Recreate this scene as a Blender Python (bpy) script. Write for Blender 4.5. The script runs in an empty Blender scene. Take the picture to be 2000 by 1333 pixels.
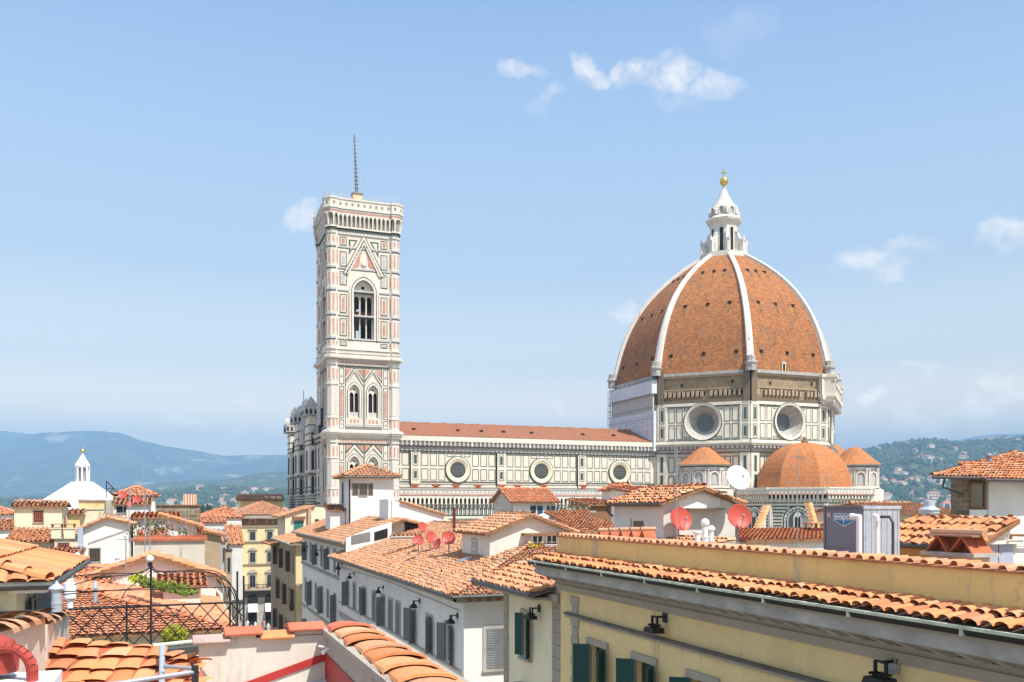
import bpy, math, random
import numpy as np
from mathutils import Vector, noise
from mathutils.geometry import tessellate_polygon
R = math.radians
random.seed(7); RS = np.random.RandomState(7)
C = bpy.context.scene.collection
SC = bpy.context.scene
# ---------------------------------------------------------------- camera, world, sun, exposure
F, HZ, EYE = 1726.0, 988.0, 24.0          # focal length in photo pixels, eye level row, eye height above the street
PH = R(21.0); CS, SN = math.cos(PH), math.sin(PH)
cam_d = bpy.data.cameras.new('camera'); cam = bpy.data.objects.new('camera', cam_d); C.objects.link(cam)
cam.location = (0, 0, EYE); cam.rotation_euler = (R(90), 0, -PH)
cam_d.sensor_width = 36; cam_d.lens = F / 2000 * 36; cam_d.shift_y = (HZ - 666.5) / 2000
cam_d.clip_start = .1; cam_d.clip_end = 60000
SC.camera = cam
SUN_AZ, SUN_EL = 24.0, 56.0               # degrees east of south, elevation
w = bpy.data.worlds.new("World"); SC.world = w; w.use_nodes = True
sun_d = bpy.data.lights.new('sun', 'SUN'); sun_d.energy = 4.0; sun_d.angle = R(.5); sun_d.color = (1, .95, .87)
sun = bpy.data.objects.new('sun', sun_d); C.objects.link(sun)
sdir = Vector((math.sin(R(SUN_AZ)) * math.cos(R(SUN_EL)), -math.cos(R(SUN_AZ)) * math.cos(R(SUN_EL)), math.sin(R(SUN_EL))))
sun.rotation_euler = sdir.to_track_quat('Z', 'Y').to_euler(); sun.location = (0, 0, 200)
SC.view_settings.view_transform = 'Standard'; SC.view_settings.look = 'None'; SC.view_settings.gamma = 1
SC.view_settings.exposure = 0.85
SC.cycles.max_bounces = 6; SC.cycles.diffuse_bounces = 3; SC.cycles.volume_bounces = 0
SC.cycles.transparent_max_bounces = 12; SC.cycles.use_denoising = True
SC.cycles.sample_clamp_indirect = 4

def ray(px, py):                          # photo pixel -> world direction (per metre of depth)
    a, z = (px - 1000) / F, (HZ - py) / F
    return Vector((CS * a + SN, -SN * a + CS, z))
def at(px, py, b): return Vector((0, 0, EYE)) + ray(px, py) * b
def onY(px, py, Y): r = ray(px, py); return at(px, py, Y / r.y)
def onX(px, py, X): r = ray(px, py); return at(px, py, X / r.x)
def onZ(px, py, Z): r = ray(px, py); return at(px, py, (Z - EYE) / r.z)

def N(nt, t, **k):
    n = nt.nodes.new('ShaderNode' + t)
    for a, b in k.items():
        if a.startswith('i_'):
            n.inputs[int(a[2:]) if a[2:].isdigit() else a[2:].replace('_', ' ')].default_value = b
        else: setattr(n, a, b)
    return n
def L(nt, a, b): nt.links.new(a, b)
def mixc(nt, f, a, b, mode='MIX'):
    m = N(nt, 'Mix', data_type='RGBA', blend_type=mode)
    for s, v in ((0, f), (6, a), (7, b)):
        if isinstance(v, bpy.types.NodeSocket): L(nt, v, m.inputs[s])
        elif s == 0: m.inputs[0].default_value = v
        else: m.inputs[s].default_value = (*v[:3], 1)
    return m.outputs[2]
def mth(nt, op, a, b=0., c=None, clamp=False):
    m = N(nt, 'Math', operation=op, use_clamp=clamp)
    for i, v in enumerate((a, b, c)):
        if v is None: continue
        if isinstance(v, bpy.types.NodeSocket): L(nt, v, m.inputs[i])
        else: m.inputs[i].default_value = v
    return m.outputs[0]
def ramp(nt, f, stops):
    r = N(nt, 'ValToRGB'); e = r.color_ramp.elements
    while len(e) < len(stops): e.new(.5)
    for i, (p, c) in enumerate(stops):
        e[i].position = p; e[i].color = (*c, 1) if isinstance(c, tuple) else (c, c, c, 1)
    L(nt, f, r.inputs[0]); return r.outputs[0]
def nz(nt, vec, scale, detail=4, rough=.6, stretch=None):
    if stretch:
        mp = N(nt, 'Mapping'); mp.inputs['Scale'].default_value = stretch; L(nt, vec, mp.inputs[0]); vec = mp.outputs[0]
    n = N(nt, 'TexNoise'); n.inputs['Scale'].default_value = scale; n.inputs['Detail'].default_value = detail
    n.inputs['Roughness'].default_value = rough; L(nt, vec, n.inputs['Vector']); return n.outputs['Fac']

# world: Nishita sky mixed into a gradient, brightness added overhead; small clouds by direction
nt = w.node_tree; nt.nodes.clear()
out = N(nt, 'OutputWorld'); bg = N(nt, 'Background'); bg.inputs[1].default_value = .105
sky = N(nt, 'TexSky'); sky.sky_type = 'NISHITA'; sky.sun_disc = False
sky.sun_elevation = R(SUN_EL); sky.sun_rotation = R(180 - SUN_AZ); sky.altitude = 60
sky.air_density = 1.0; sky.dust_density = 0.6; sky.ozone_density = 1.0
tc = N(nt, 'TexCoord'); dirv = tc.outputs['Generated']
CL = [(1235, 150, 95, 22, 1.), (1330, 150, 80, 33, 1.05), (1150, 128, 38, 16, .8), (1400, 160, 60, 26, .6), (1015, 150, 42, 16, .65), (1060, 195, 40, 14, .5),
      (583, 432, 44, 23, .95), (1690, 515, 66, 28, .8), (1770, 475, 52, 18, .6), (1970, 462, 58, 19, .75), (1230, 615, 45, 22, .7),
      (365, 822, 40, 18, .6), (1705, 771, 34, 12, .7), (1800, 830, 50, 26, .8), (1890, 795, 60, 24, .7), (1950, 745, 34, 14, .7), (1990, 768, 30, 14, .8),
      (1812, 710, 30, 11, .6), (1450, 45, 60, 30, .2), (1775, 812, 26, 12, .6), (490, 792, 24, 10, .4), (1100, 800, 40, 12, .35), (540, 842, 30, 12, .45), (450, 845, 24, 9, .4),
      (1320, 195, 50, 18, .4), (1920, 850, 60, 20, .5)]
acc = None
wn = N(nt, 'TexNoise'); wn.inputs['Scale'].default_value = 22; wn.inputs['Detail'].default_value = 6; L(nt, dirv, wn.inputs['Vector'])
wv = N(nt, 'VectorMath', operation='MULTIPLY_ADD'); L(nt, wn.outputs['Color'], wv.inputs[0]); wv.inputs[1].default_value = (.07,) * 3
wo = N(nt, 'VectorMath', operation='SUBTRACT'); L(nt, dirv, wo.inputs[0]); wo.inputs[1].default_value = (.035,) * 3
L(nt, wo.outputs[0], wv.inputs[2])
for (px, py, rx, ry, s) in CL:
    s *= 1.5 if py > 690 else 1.08
    d = ray(px, py); ln = d.length; d = d.normalized()
    r_ = Vector((CS, -SN, 0)); r_ = (r_ - d * r_.dot(d)).normalized(); u_ = r_.cross(d) * -1; u_ = d.cross(r_) * -1
    mp = []
    for ax, rad in ((r_, rx), (u_, ry)):
        dp = N(nt, 'VectorMath', operation='DOT_PRODUCT'); L(nt, wv.outputs[0], dp.inputs[0]); dp.inputs[1].default_value = ax
        k = mth(nt, 'MULTIPLY', dp.outputs['Value'], F * 1. / rad / ln); mp.append(mth(nt, 'POWER', mth(nt, 'ABSOLUTE', k), 2.))
    dd = N(nt, 'VectorMath', operation='DOT_PRODUCT'); L(nt, dirv, dd.inputs[0]); dd.inputs[1].default_value = d
    front = mth(nt, 'GREATER_THAN', dd.outputs['Value'], 0)
    g = mth(nt, 'SUBTRACT', 1., mth(nt, 'ADD', mp[0], mp[1]), clamp=True)
    g = mth(nt, 'MULTIPLY', mth(nt, 'MULTIPLY', g, s), front)
    acc = g if acc is None else mth(nt, 'MAXIMUM', acc, g)
det = nz(nt, dirv, 38, 8, .62)
cl = mth(nt, 'MULTIPLY', acc, mth(nt, 'SUBTRACT', mth(nt, 'MULTIPLY', det, 3.4), 1.05), clamp=True)
cl = mth(nt, 'MULTIPLY', cl, .92, clamp=True)
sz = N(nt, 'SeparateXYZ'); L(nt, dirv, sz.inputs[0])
grad = ramp(nt, sz.outputs[2], [(0., (2.7, 2.2, 1.3)), (.10, (2.6, 2.08, 1.25)), (.15, (1.3, 1.24, 1.06)), (.25, (.65, .79, .94)), (.37, (.48, .66, .92)), (.5, (.31, .49, .84)), (.56, (.32, .50, .86)), (.72, (.66, .80, 1.0)), (1., (.7, .84, 1.05))])  # stops above the view raised past a real zenith to fill shadows
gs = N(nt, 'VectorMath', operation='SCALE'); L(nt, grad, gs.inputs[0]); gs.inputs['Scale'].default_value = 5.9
cgr = ramp(nt, sz.outputs[2], [(0., (3.0, 2.6, 1.9)), (.10, (3.0, 2.6, 1.9)), (.15, (2.1, 1.85, 1.4)), (.25, (1.5, 1.35, 1.15)), (.5, (1.1, 1.04, .98))])
cs2 = N(nt, 'VectorMath', operation='SCALE'); L(nt, cgr, cs2.inputs[0]); cs2.inputs['Scale'].default_value = 5.9
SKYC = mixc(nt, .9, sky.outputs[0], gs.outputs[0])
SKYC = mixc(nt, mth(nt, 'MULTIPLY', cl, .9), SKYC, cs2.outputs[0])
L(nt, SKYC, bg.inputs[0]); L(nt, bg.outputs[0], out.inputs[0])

# ---------------------------------------------------------------- materials
M = {}
def newmat(name):
    m = bpy.data.materials.new(name); m.use_nodes = True; nt = m.node_tree
    b = nt.nodes['Principled BSDF']; M[name] = m
    b.inputs['Specular IOR Level'].default_value = .3
    return m, nt, b
def pos(nt): return N(nt, 'NewGeometry').outputs['Position']
def bump(nt, b, h, s=.3, d=.02):
    bp = N(nt, 'Bump'); bp.inputs['Strength'].default_value = s; bp.inputs['Distance'].default_value = d
    L(nt, h, bp.inputs['Height']); L(nt, bp.outputs[0], b.inputs['Normal'])
def plain(name, c, rough=.7, metal=0., var=.12, sc=1.5, spec=.3, bmp=.1):
    m, nt, b = newmat(name); p = pos(nt)
    n = nz(nt, p, sc, 5); lo = tuple(x * (1 - var) for x in c); hi = tuple(min(1, x * (1 + var)) for x in c)
    L(nt, ramp(nt, n, [(.3, lo), (.7, hi)]), b.inputs['Base Color'])
    b.inputs['Roughness'].default_value = rough; b.inputs['Metallic'].default_value = metal; b.inputs['Specular IOR Level'].default_value = spec
    if bmp: bump(nt, b, nz(nt, p, sc * 12, 3), bmp, .02)
    return m
def plaster(name, c, stain=(.32, .3, .27), amt=.45, seed=0, streak=.5):
    m, nt, b = newmat(name); p = pos(nt)
    ad = N(nt, 'VectorMath', operation='ADD'); L(nt, p, ad.inputs[0]); ad.inputs[1].default_value = (seed * 13.7, seed * 5.1, seed * 3.3); p = ad.outputs[0]
    n1 = nz(nt, p, .55, 6, .65); n2 = nz(nt, p, 1.6, 5, .7, (1, 1, .18)); n3 = nz(nt, p, 7, 4)
    c0 = ramp(nt, n1, [(.3, tuple(x * .86 for x in c)), (.5, c), (.72, tuple(min(1, x * 1.07) for x in c))])
    f = ramp(nt, n2, [(.56, 0.), (.74, 1.)])
    c1 = mixc(nt, mth(nt, 'MULTIPLY', f, amt * streak), c0, stain)
    f2 = ramp(nt, mth(nt, 'MULTIPLY', n1, n3), [(.34, 0.), (.42, 1.)])
    c2 = mixc(nt, mth(nt, 'MULTIPLY', f2, amt * .7), c1, tuple(x * .6 + s * .3 for x, s in zip(c, stain)))
    L(nt, c2, b.inputs['Base Color']); b.inputs['Roughness'].default_value = .92; b.inputs['Specular IOR Level'].default_value = .15
    bump(nt, b, nz(nt, p, 18, 6, .7), .25, .02)
    return m
def tilemat(name, stops, patch=(.2, .16, .12), pamt=.5, seed=0):
    m, nt, b = newmat(name); p = pos(nt)
    ri = N(nt, 'NewGeometry').outputs['Random Per Island']
    c0 = ramp(nt, ri, [(q, tuple(v * k for v, k in zip(c, (.93, .87, .84)))) for q, c in stops])
    ad = N(nt, 'VectorMath', operation='ADD'); L(nt, p, ad.inputs[0]); ad.inputs[1].default_value = (seed * 7.7, seed * 3.1, 0); p = ad.outputs[0]
    n1 = nz(nt, p, .9, 5, .7); n2 = nz(nt, p, 9, 6, .7)
    f = ramp(nt, mth(nt, 'ADD', mth(nt, 'MULTIPLY', n1, .5), mth(nt, 'MULTIPLY', n2, .5)), [(.47, 0.), (.60, 1.)])
    c1 = mixc(nt, mth(nt, 'MULTIPLY', f, pamt), c0, patch)
    n4 = ramp(nt, nz(nt, p, 40, 5, .75), [(.35, .82), (.65, 1.1)])
    c2 = mixc(nt, 1., c1, n4, 'MULTIPLY')
    L(nt, c2, b.inputs['Base Color']); b.inputs['Roughness'].default_value = .9; b.inputs['Specular IOR Level'].default_value = .2
    bump(nt, b, n2, .35, .02)
    return m
def brickmat(name, c1, c2, mortar, bw, bh, ms=.02, sc=1., dark=(.1, .07, .05), damt=.4, spots=0., bm=.4):
    m, nt, b = newmat(name)
    uv = N(nt, 'TexCoord').outputs['UV']; p = pos(nt)
    br = N(nt, 'TexBrick'); br.inputs['Color1'].default_value = (*c1, 1); br.inputs['Color2'].default_value = (*c2, 1); br.inputs['Mortar'].default_value = (*mortar, 1)
    br.inputs['Scale'].default_value = sc; br.inputs['Brick Width'].default_value = bw; br.inputs['Row Height'].default_value = bh; br.inputs['Mortar Size'].default_value = ms
    br.inputs['Mortar Smooth'].default_value = .3; L(nt, uv, br.inputs['Vector'])
    n = nz(nt, p, .25, 8, .72)
    c = mixc(nt, mth(nt, 'MULTIPLY', ramp(nt, n, [(.5, 0.), (.68, 1.)]), damt), br.outputs['Color'], dark)
    st_n = nz(nt, p, 1.1, 4, .6, (1, 1, .12)); c = mixc(nt, mth(nt, 'MULTIPLY', ramp(nt, st_n, [(.55, 0.), (.7, 1.)]), .35), c, dark)
    c = mixc(nt, 1., c, ramp(nt, nz(nt, p, 2.2, 6, .7), [(.3, .78), (.7, 1.18)]), 'MULTIPLY')
    if spots:
        f = ramp(nt, nz(nt, p, 1.1, 3, .5), [(.66, 0.), (.69, 1.)]); c = mixc(nt, mth(nt, 'MULTIPLY', f, spots), c, (.05, .03, .02))
    L(nt, c, b.inputs['Base Color']); b.inputs['Roughness'].default_value = .9
    bump(nt, b, br.outputs['Fac'], bm, -.05)
    return m
def glass(name, c=(.03, .04, .05), rough=.08):
    m, nt, b = newmat(name); b.inputs['Base Color'].default_value = (*c, 1); b.inputs['Roughness'].default_value = rough; b.inputs['Specular IOR Level'].default_value = .6
    return m
# sun-bleached marble
plaster('marble', (.72, .66, .58), (.36, .34, .3), .55, 1)
plaster('marble_cream', (.77, .72, .61), (.34, .33, .27), .6, 2)
plaster('marble_grey', (.50, .49, .48), (.15, .15, .15), .8, 3)
plaster('marble_dirty', (.30, .28, .25), (.06, .06, .06), .9, 4, 1.)
plain('marble_green', (.065, .10, .08), .6, var=.35)
plain('marble_pink', (.56, .27, .19), .6, var=.25)
brickmat('dome_tile', (.50, .205, .072), (.33, .125, .045), (.14, .06, .03), .7, .5, .035, dark=(.21, .12, .075), damt=.85, spots=.6)
brickmat('small_dome_tile', (.60, .24, .085), (.48, .165, .055), (.24, .11, .06), .45, .30, .02, dark=(.28, .17, .11), damt=.7)
brickmat('rough_brick', (.46, .34, .20), (.34, .25, .15), (.2, .15, .1), .5, .22, .02, dark=(.15, .12, .08), damt=.7)
brickmat('rubble', (.30, .22, .13), (.19, .13, .08), (.34, .28, .2), .55, .28, .04, dark=(.1, .08, .05), damt=.6)
brickmat('nave_tile', (.42, .17, .09), (.33, .12, .065), (.15, .07, .045), .3, .4, .03, dark=(.17, .11, .07), damt=.5)
plaster('rib', (.72, .69, .63), (.30, .28, .25), 1.2, 21, 1.)
plaster('white_sheet', (.66, .68, .74), (.40, .41, .44), .6, 33, 1.)
plain('gold', (.85, .60, .16), .28, 1., var=.03, spec=.5)
plain('lead', (.25, .27, .29), .6, .3)
plain('dark', (.018, .017, .016), .8, var=.2)
glass('glass'); glass('glass_blue', (.05, .10, .13), .2); glass('glass_pale', (.22, .27, .3), .12)
# rooftops
TS = [(0., (.66, .27, .11)), (.2, (.80, .38, .17)), (.4, (.70, .28, .13)), (.58, (.84, .46, .25)), (.74, (.60, .21, .11)), (.86, (.84, .55, .36)), (.95, (.42, .17, .10)), (1., (.74, .34, .16))]
tilemat('tile', TS, (.40, .27, .18), .6)
tilemat('tile_old', [(0., (.60, .27, .13)), (.18, (.76, .40, .21)), (.36, (.62, .29, .15)), (.52, (.78, .48, .29)), (.66, (.50, .24, .14)), (.8, (.80, .44, .22)), (.92, (.38, .23, .16)), (1., (.78, .53, .36))], (.38, .27, .19), .75, 2)
tilemat('tile_red', [(0., (.74, .28, .13)), (.3, (.84, .37, .19)), (.5, (.78, .31, .15)), (.7, (.86, .44, .26)), (.85, (.68, .24, .12)), (1., (.86, .50, .34))], (.42, .22, .14), .4, 3)
tilemat('tile_new', [(0., (.80, .33, .13)), (.25, (.86, .40, .18)), (.5, (.70, .27, .11)), (.7, (.86, .48, .27)), (.85, (.60, .22, .11)), (1., (.84, .42, .20))], (.34, .18, .1), .45, 4)
plain('tile_bed', (.44, .20, .11), .95, var=.3)
plain('tile_dark', (.07, .045, .035), .95, var=.3)
plaster('yellow', (.80, .61, .31), (.3, .26, .2), .9, 5, .8)
plaster('yellow_warm', (.80, .64, .36), (.35, .3, .2), .35, 6)
plaster('ochre', (.84, .60, .24), (.42, .39, .34), 1.2, 7, .9)
plaster('cream', (.82, .73, .52), (.4, .36, .28), .4, 8)
plaster('white', (.82, .80, .77), (.42, .4, .37), .32, 9)
plaster('white_warm', (.84, .78, .70), (.42, .38, .33), .35, 10)
plaster('pale', (.68, .66, .62), (.34, .31, .27), .5, 11)
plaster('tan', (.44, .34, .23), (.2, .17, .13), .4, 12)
plaster('old_wall_dark', (.42, .36, .30), (.2, .17, .14), .95, 23, 1.)
plaster('old_wall', (.66, .59, .50), (.25, .2, .16), .95, 13, 1.)
plaster('grey_stone', (.40, .35, .28), (.18, .17, .15), .4, 14)
plaster('dark_stone', (.13, .125, .115), (.05, .05, .05), .4, 15)
plain('red_paint', (.42, .035, .03), .55, var=.2)
plain('red_dish', (.52, .085, .06), .45, var=.1, sc=.9)
plain('cowl_red', (.40, .06, .045), .6, var=.3, sc=6)
plain('red_dark', (.16, .03, .03), .6)
plain('white_paint', (.85, .85, .86), .4, var=.05)
plain('grey_metal', (.36, .38, .41), .45, .3, var=.1)
plain('galv', (.50, .55, .62), .4, .35, var=.12, sc=4)
plain('hvac', (.20, .215, .27), .5, .1, var=.1)
plain('iron', (.035, .032, .035), .6, .3)
plain('gutter', (.10, .10, .095), .5, .3, var=.3)
plain('verdigris', (.54, .56, .43), .7, var=.25, sc=4)
plain('shutter_green', (.018, .085, .07), .5)
plain('shutter_grey', (.20, .215, .22), .6)
plain('shutter_brown', (.16, .12, .09), .6)
plain('shutter_teal', (.03, .20, .17), .5)
plain('wood', (.28, .14, .07), .8, var=.3, sc=4)
plain('plank', (.62, .33, .14), .8, var=.25, sc=5)
plain('cap_clay', (.60, .17, .09), .7, var=.18, sc=3)
plain('cap_orange', (.80, .30, .12), .75, var=.18, sc=3)
plain('cap_grey', (.46, .33, .29), .85, var=.2, sc=3)
plain('rust_pot', (.44, .13, .06), .8, var=.3)
plain('concrete', (.42, .40, .37), .9, var=.25)
plain('asphalt', (.055, .055, .055), .9, var=.2)
plain('paving', (.20, .19, .175), .9, var=.2, sc=.2)
plain('leaf', (.13, .17, .02), .8, var=.5, sc=8)
plain('leaf_yellow', (.36, .36, .02), .8, var=.5, sc=8)
plain('leaf_dark', (.035, .065, .02), .85, var=.5, sc=3)
plain('flower_red', (.6, .03, .05), .7, var=.4, sc=8)
plain('flower_yellow', (.75, .7, .12), .7, var=.3, sc=8)
plain('canvas', (.86, .86, .86), .8, var=.04)
plain('skin', (.5, .3, .2), .7); plain('cloth_dark', (.03, .04, .08), .8); plain('cloth_white', (.7, .7, .7), .8)
plain('logo_blue', (.03, .22, .42), .5, var=.03); plain('logo_white', (.85, .85, .85), .5, var=.02); plain('sticker', (.75, .45, .45), .6)
# hills
def hillmat(name, a, b_, fields, sc):
    m, nt, b = newmat(name); p = pos(nt)
    n1 = nz(nt, p, sc, 9, .7); n2 = nz(nt, p, sc * 1.1, 7, .65, (1, .45, 1))
    c = ramp(nt, n1, [(.36, a), (.6, b_)])
    c = mixc(nt, mth(nt, 'MULTIPLY', ramp(nt, n2, [(.56, 0.), (.64, 1.)]), .75), c, fields)
    L(nt, c, b.inputs['Base Color']); b.inputs['Roughness'].default_value = 1; b.inputs['Specular IOR Level'].default_value = 0
hillmat('hill_far', (.02, .035, .02), (.09, .12, .05), (.45, .44, .30), .0026)
hillmat('hill_near', (.035, .055, .02), (.08, .10, .04), (.26, .25, .13), .008)

# ---------------------------------------------------------------- mesh builder
ROOT = {}
class MB:
    def __init__(s): s.v = []; s.f = []; s.m = []; s.n = 0; s.uv = []
    def add(s, vs, fs, mi=0, uv=None):
        k = s.n; s.v.append(np.array([tuple(x) for x in vs], dtype=float).reshape(-1, 3)); s.n += len(vs)
        for i, f in enumerate(fs):
            s.f.append(tuple(j + k for j in f)); s.m.append(mi); s.uv.append([uv[j] for j in f] if uv else None)
        return s
    def addnp(s, V, Fq, mi=0):
        k = s.n; s.v.append(V); s.n += len(V); s.f += [tuple(r) for r in (Fq + k).tolist()]; s.m += [mi] * len(Fq); s.uv += [None] * len(Fq)
    def hexa(s, p, mi=0):   # 8 points: bottom 4 ccw, top 4 ccw
        return s.add(p, [(3, 2, 1, 0), (4, 5, 6, 7), (0, 1, 5, 4), (1, 2, 6, 5), (2, 3, 7, 6), (3, 0, 4, 7)], mi)
    def box(s, x0, x1, y0, y1, z0, z1, mi=0):
        return s.hexa([(x0, y0, z0), (x1, y0, z0), (x1, y1, z0), (x0, y1, z0), (x0, y0, z1), (x1, y0, z1), (x1, y1, z1), (x0, y1, z1)], mi)
    def prism(s, poly, z0, z1, mi=0, cap=True, poly1=None):
        n = len(poly); q = poly1 or poly
        vs = [(x, y, z0) for x, y in poly] + [(x, y, z1) for x, y in q]
        fs = [(i, (i + 1) % n, n + (i + 1) % n, n + i) for i in range(n)]
        if cap: fs += [tuple(range(n - 1, -1, -1)), tuple(range(n, 2 * n))]
        return s.add(vs, fs, mi)
    def tube(s, a, b, r, seg=8, mi=0, r1=None, cap=True):
        a, b = Vector(a), Vector(b); d = (b - a).normalized(); x = d.orthogonal().normalized(); y = d.cross(x); r1 = r if r1 is None else r1
        vs = [a + (x * math.cos(t) + y * math.sin(t)) * r for t in [2 * math.pi * i / seg for i in range(seg)]]
        vs += [b + (x * math.cos(t) + y * math.sin(t)) * r1 for t in [2 * math.pi * i / seg for i in range(seg)]]
        fs = [(i, (i + 1) % seg, seg + (i + 1) % seg, seg + i) for i in range(seg)]
        if cap: fs += [tuple(range(seg - 1, -1, -1)), tuple(range(seg, 2 * seg))]
        return s.add(vs, fs, mi)
    def path(s, pts, r, seg=6, mi=0):
        for a, b in zip(pts, pts[1:]): s.tube(a, b, r, seg, mi)
        return s
    def lathe(s, c, prof, seg=16, mi=0, rot=0., axis=None):   # prof: (radius, height); axis: (x,y,z) unit frame
        c = Vector(c); X, Y, Z = axis or (Vector((1, 0, 0)), Vector((0, 1, 0)), Vector((0, 0, 1)))
        vs = []
        for r, h in prof:
            for i in range(seg):
                t = rot + 2 * math.pi * i / seg; vs.append(c + X * (r * math.cos(t)) + Y * (r * math.sin(t)) + Z * h)
        fs = [(k * seg + i, k * seg + (i + 1) % seg, (k + 1) * seg + (i + 1) % seg, (k + 1) * seg + i) for k in range(len(prof) - 1) for i in range(seg)]
        return s.add(vs, fs, mi)
    def build(s, name, mats, parent=None, smooth=False, local=False):
        if not s.n: return None
        me = bpy.data.meshes.new(name); V = np.concatenate(s.v)
        if parent is not None and not local: V = V - np.array(ROOT.get(parent.name, (0, 0, 0)))
        me.from_pydata(V.tolist(), [], s.f)
        for mt in ([mats] if isinstance(mats, str) else mats): me.materials.append(M[mt])
        me.polygons.foreach_set('material_index', s.m)
        if smooth: me.polygons.foreach_set('use_smooth', [True] * len(s.f))
        if any(u for u in s.uv):
            l = me.uv_layers.new(name='UVMap'); i = 0; dat = []
            for f, u in zip(s.f, s.uv):
                for j in range(len(f)): dat += list(u[j]) if u else [0, 0]
            l.data.foreach_set('uv', dat)
        me.update()
        o = bpy.data.objects.new(name, me); C.objects.link(o)
        if parent is not None:
            o.parent = parent; ROOT[o.name] = ROOT.get(parent.name, (0, 0, 0))
        return o
def T(name, label, cat, loc=(0, 0, 0), group=None):
    o = bpy.data.objects.new(name, None); C.objects.link(o); o.location = loc; o.empty_display_size = .3
    o['label'] = label; o['category'] = cat
    if group: o['group'] = group
    ROOT[o.name] = tuple(loc); return o
def tag(o, label, cat, group=None, kind=None):
    if label: o['label'] = label
    if cat: o['category'] = cat
    if group: o['group'] = group
    if kind: o['kind'] = kind
    return o
def dup(root, loc, rz=0., sc=1., label=None, group=None):
    def cp(o, par):
        c = o.copy(); C.objects.link(c); c.parent = par
        for ch in o.children: cp(ch, c)
        return c
    r = cp(root, None); r.location = loc; r.rotation_euler = (0, 0, rz); r.scale = (sc,) * 3 if not isinstance(sc, tuple) else sc
    if label: r['label'] = label
    if group: r['group'] = group
    return r
class Fr:      # a wall plane: origin o (x,y), direction u along it, outward normal n
    def __init__(s, o, u, n=None):
        s.o = Vector((o[0], o[1], 0)); s.u = Vector((u[0], u[1], 0)).normalized(); s.n = Vector((s.u.y, -s.u.x, 0)) if n is None else Vector((n[0], n[1], 0)).normalized()
    def P(s, a, z, d=0.): return s.o + s.u * a + s.n * d + Vector((0, 0, z))
    def box(s, mb, a0, a1, z0, z1, d0, d1, mi=0):
        P = s.P; return mb.hexa([P(a0, z0, d1), P(a1, z0, d1), P(a1, z0, d0), P(a0, z0, d0), P(a0, z1, d1), P(a1, z1, d1), P(a1, z1, d0), P(a0, z1, d0)], mi)
    def poly(s, mb, pts, d0, d1, mi=0):    # extruded 2D polygon (a,z)
        n = len(pts); vs = [s.P(a, z, d0) for a, z in pts] + [s.P(a, z, d1) for a, z in pts]
        tri = tessellate_polygon([[Vector((a, z, 0)) for a, z in pts]])
        fs = [(i, (i + 1) % n, n + (i + 1) % n, n + i) for i in range(n)] + [tuple(n + j for j in t) for t in tri] + [tuple(t[::-1]) for t in tri]
        return mb.add(vs, fs, mi)
    def plate(s, mb, outer, holes, d=0., depth=.3, mi=0, mr=None):   # a wall face with openings and their reveals
        loops = [[Vector((a, z, 0)) for a, z in l] for l in [outer] + holes]
        tri = tessellate_polygon(loops); flat = [p for l in loops for p in l]
        mb.add([s.P(p.x, p.y, d) for p in flat], [tuple(t) for t in tri], mi, [(p.x, p.y) for p in flat])
        for h in holes:
            n = len(h); vs = [s.P(a, z, d) for a, z in h] + [s.P(a, z, d - depth) for a, z in h]
            mb.add(vs, [(i, (i + 1) % n, n + (i + 1) % n, n + i) for i in range(n)], mi if mr is None else mr)
        return mb
    def frame(s, mb, a0, a1, z0, z1, w, d0, d1, mi=0):
        s.box(mb, a0, a1, z0, z0 + w, d0, d1, mi); s.box(mb, a0, a1, z1 - w, z1, d0, d1, mi)
        s.box(mb, a0, a0 + w, z0 + w, z1 - w, d0, d1, mi); s.box(mb, a1 - w, a1, z0 + w, z1 - w, d0, d1, mi)
    def ring(s, mb, a, z, r0, r1, d0, d1, seg=28, mi=0):     # ring between radii, front slanted from (r0,d0) to (r1,d1)
        vs = []
        for r, d in ((r0, d0), (r1, d1)):
            for i in range(seg): t = 2 * math.pi * i / seg; vs.append(s.P(a + r * math.cos(t), z + r * math.sin(t), d))
        mb.add(vs, [(i, (i + 1) % seg, seg + (i + 1) % seg, seg + i) for i in range(seg)], mi)
    def disc(s, mb, a, z, r, d, seg=28, mi=0):
        mb.add([s.P(a + r * math.cos(2 * math.pi * i / seg), z + r * math.sin(2 * math.pi * i / seg), d) for i in range(seg)], [tuple(range(seg))], mi)
def arch(a0, a1, z0, zs, pointed=True, seg=7, rise=None):
    w_ = a1 - a0; pts = [(a0, z0), (a1, z0)]
    if pointed:     # equilateral-ish pointed arch
        rr = w_ * (1.0 if rise is None else rise)
        cxr = a1 - rr; tm = math.acos((rr - w_ / 2) / rr)
        pts += [(cxr + rr * math.cos(tm * i / seg), zs + rr * math.sin(tm * i / seg)) for i in range(seg + 1)]
        cxl = a0 + rr
        pts += [(cxl - rr * math.cos(tm * i / seg), zs + rr * math.sin(tm * i / seg)) for i in range(seg - 1, -1, -1)]
    else:
        c = (a0 + a1) / 2; pts += [(c + w_ / 2 * math.cos(math.pi * i / (2 * seg)), zs + w_ / 2 * math.sin(math.pi * i / (2 * seg))) for i in range(2 * seg + 1)]
    return pts
def rect(a0, a1, z0, z1): return [(a0, z0), (a1, z0), (a1, z1), (a0, z1)]
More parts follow.
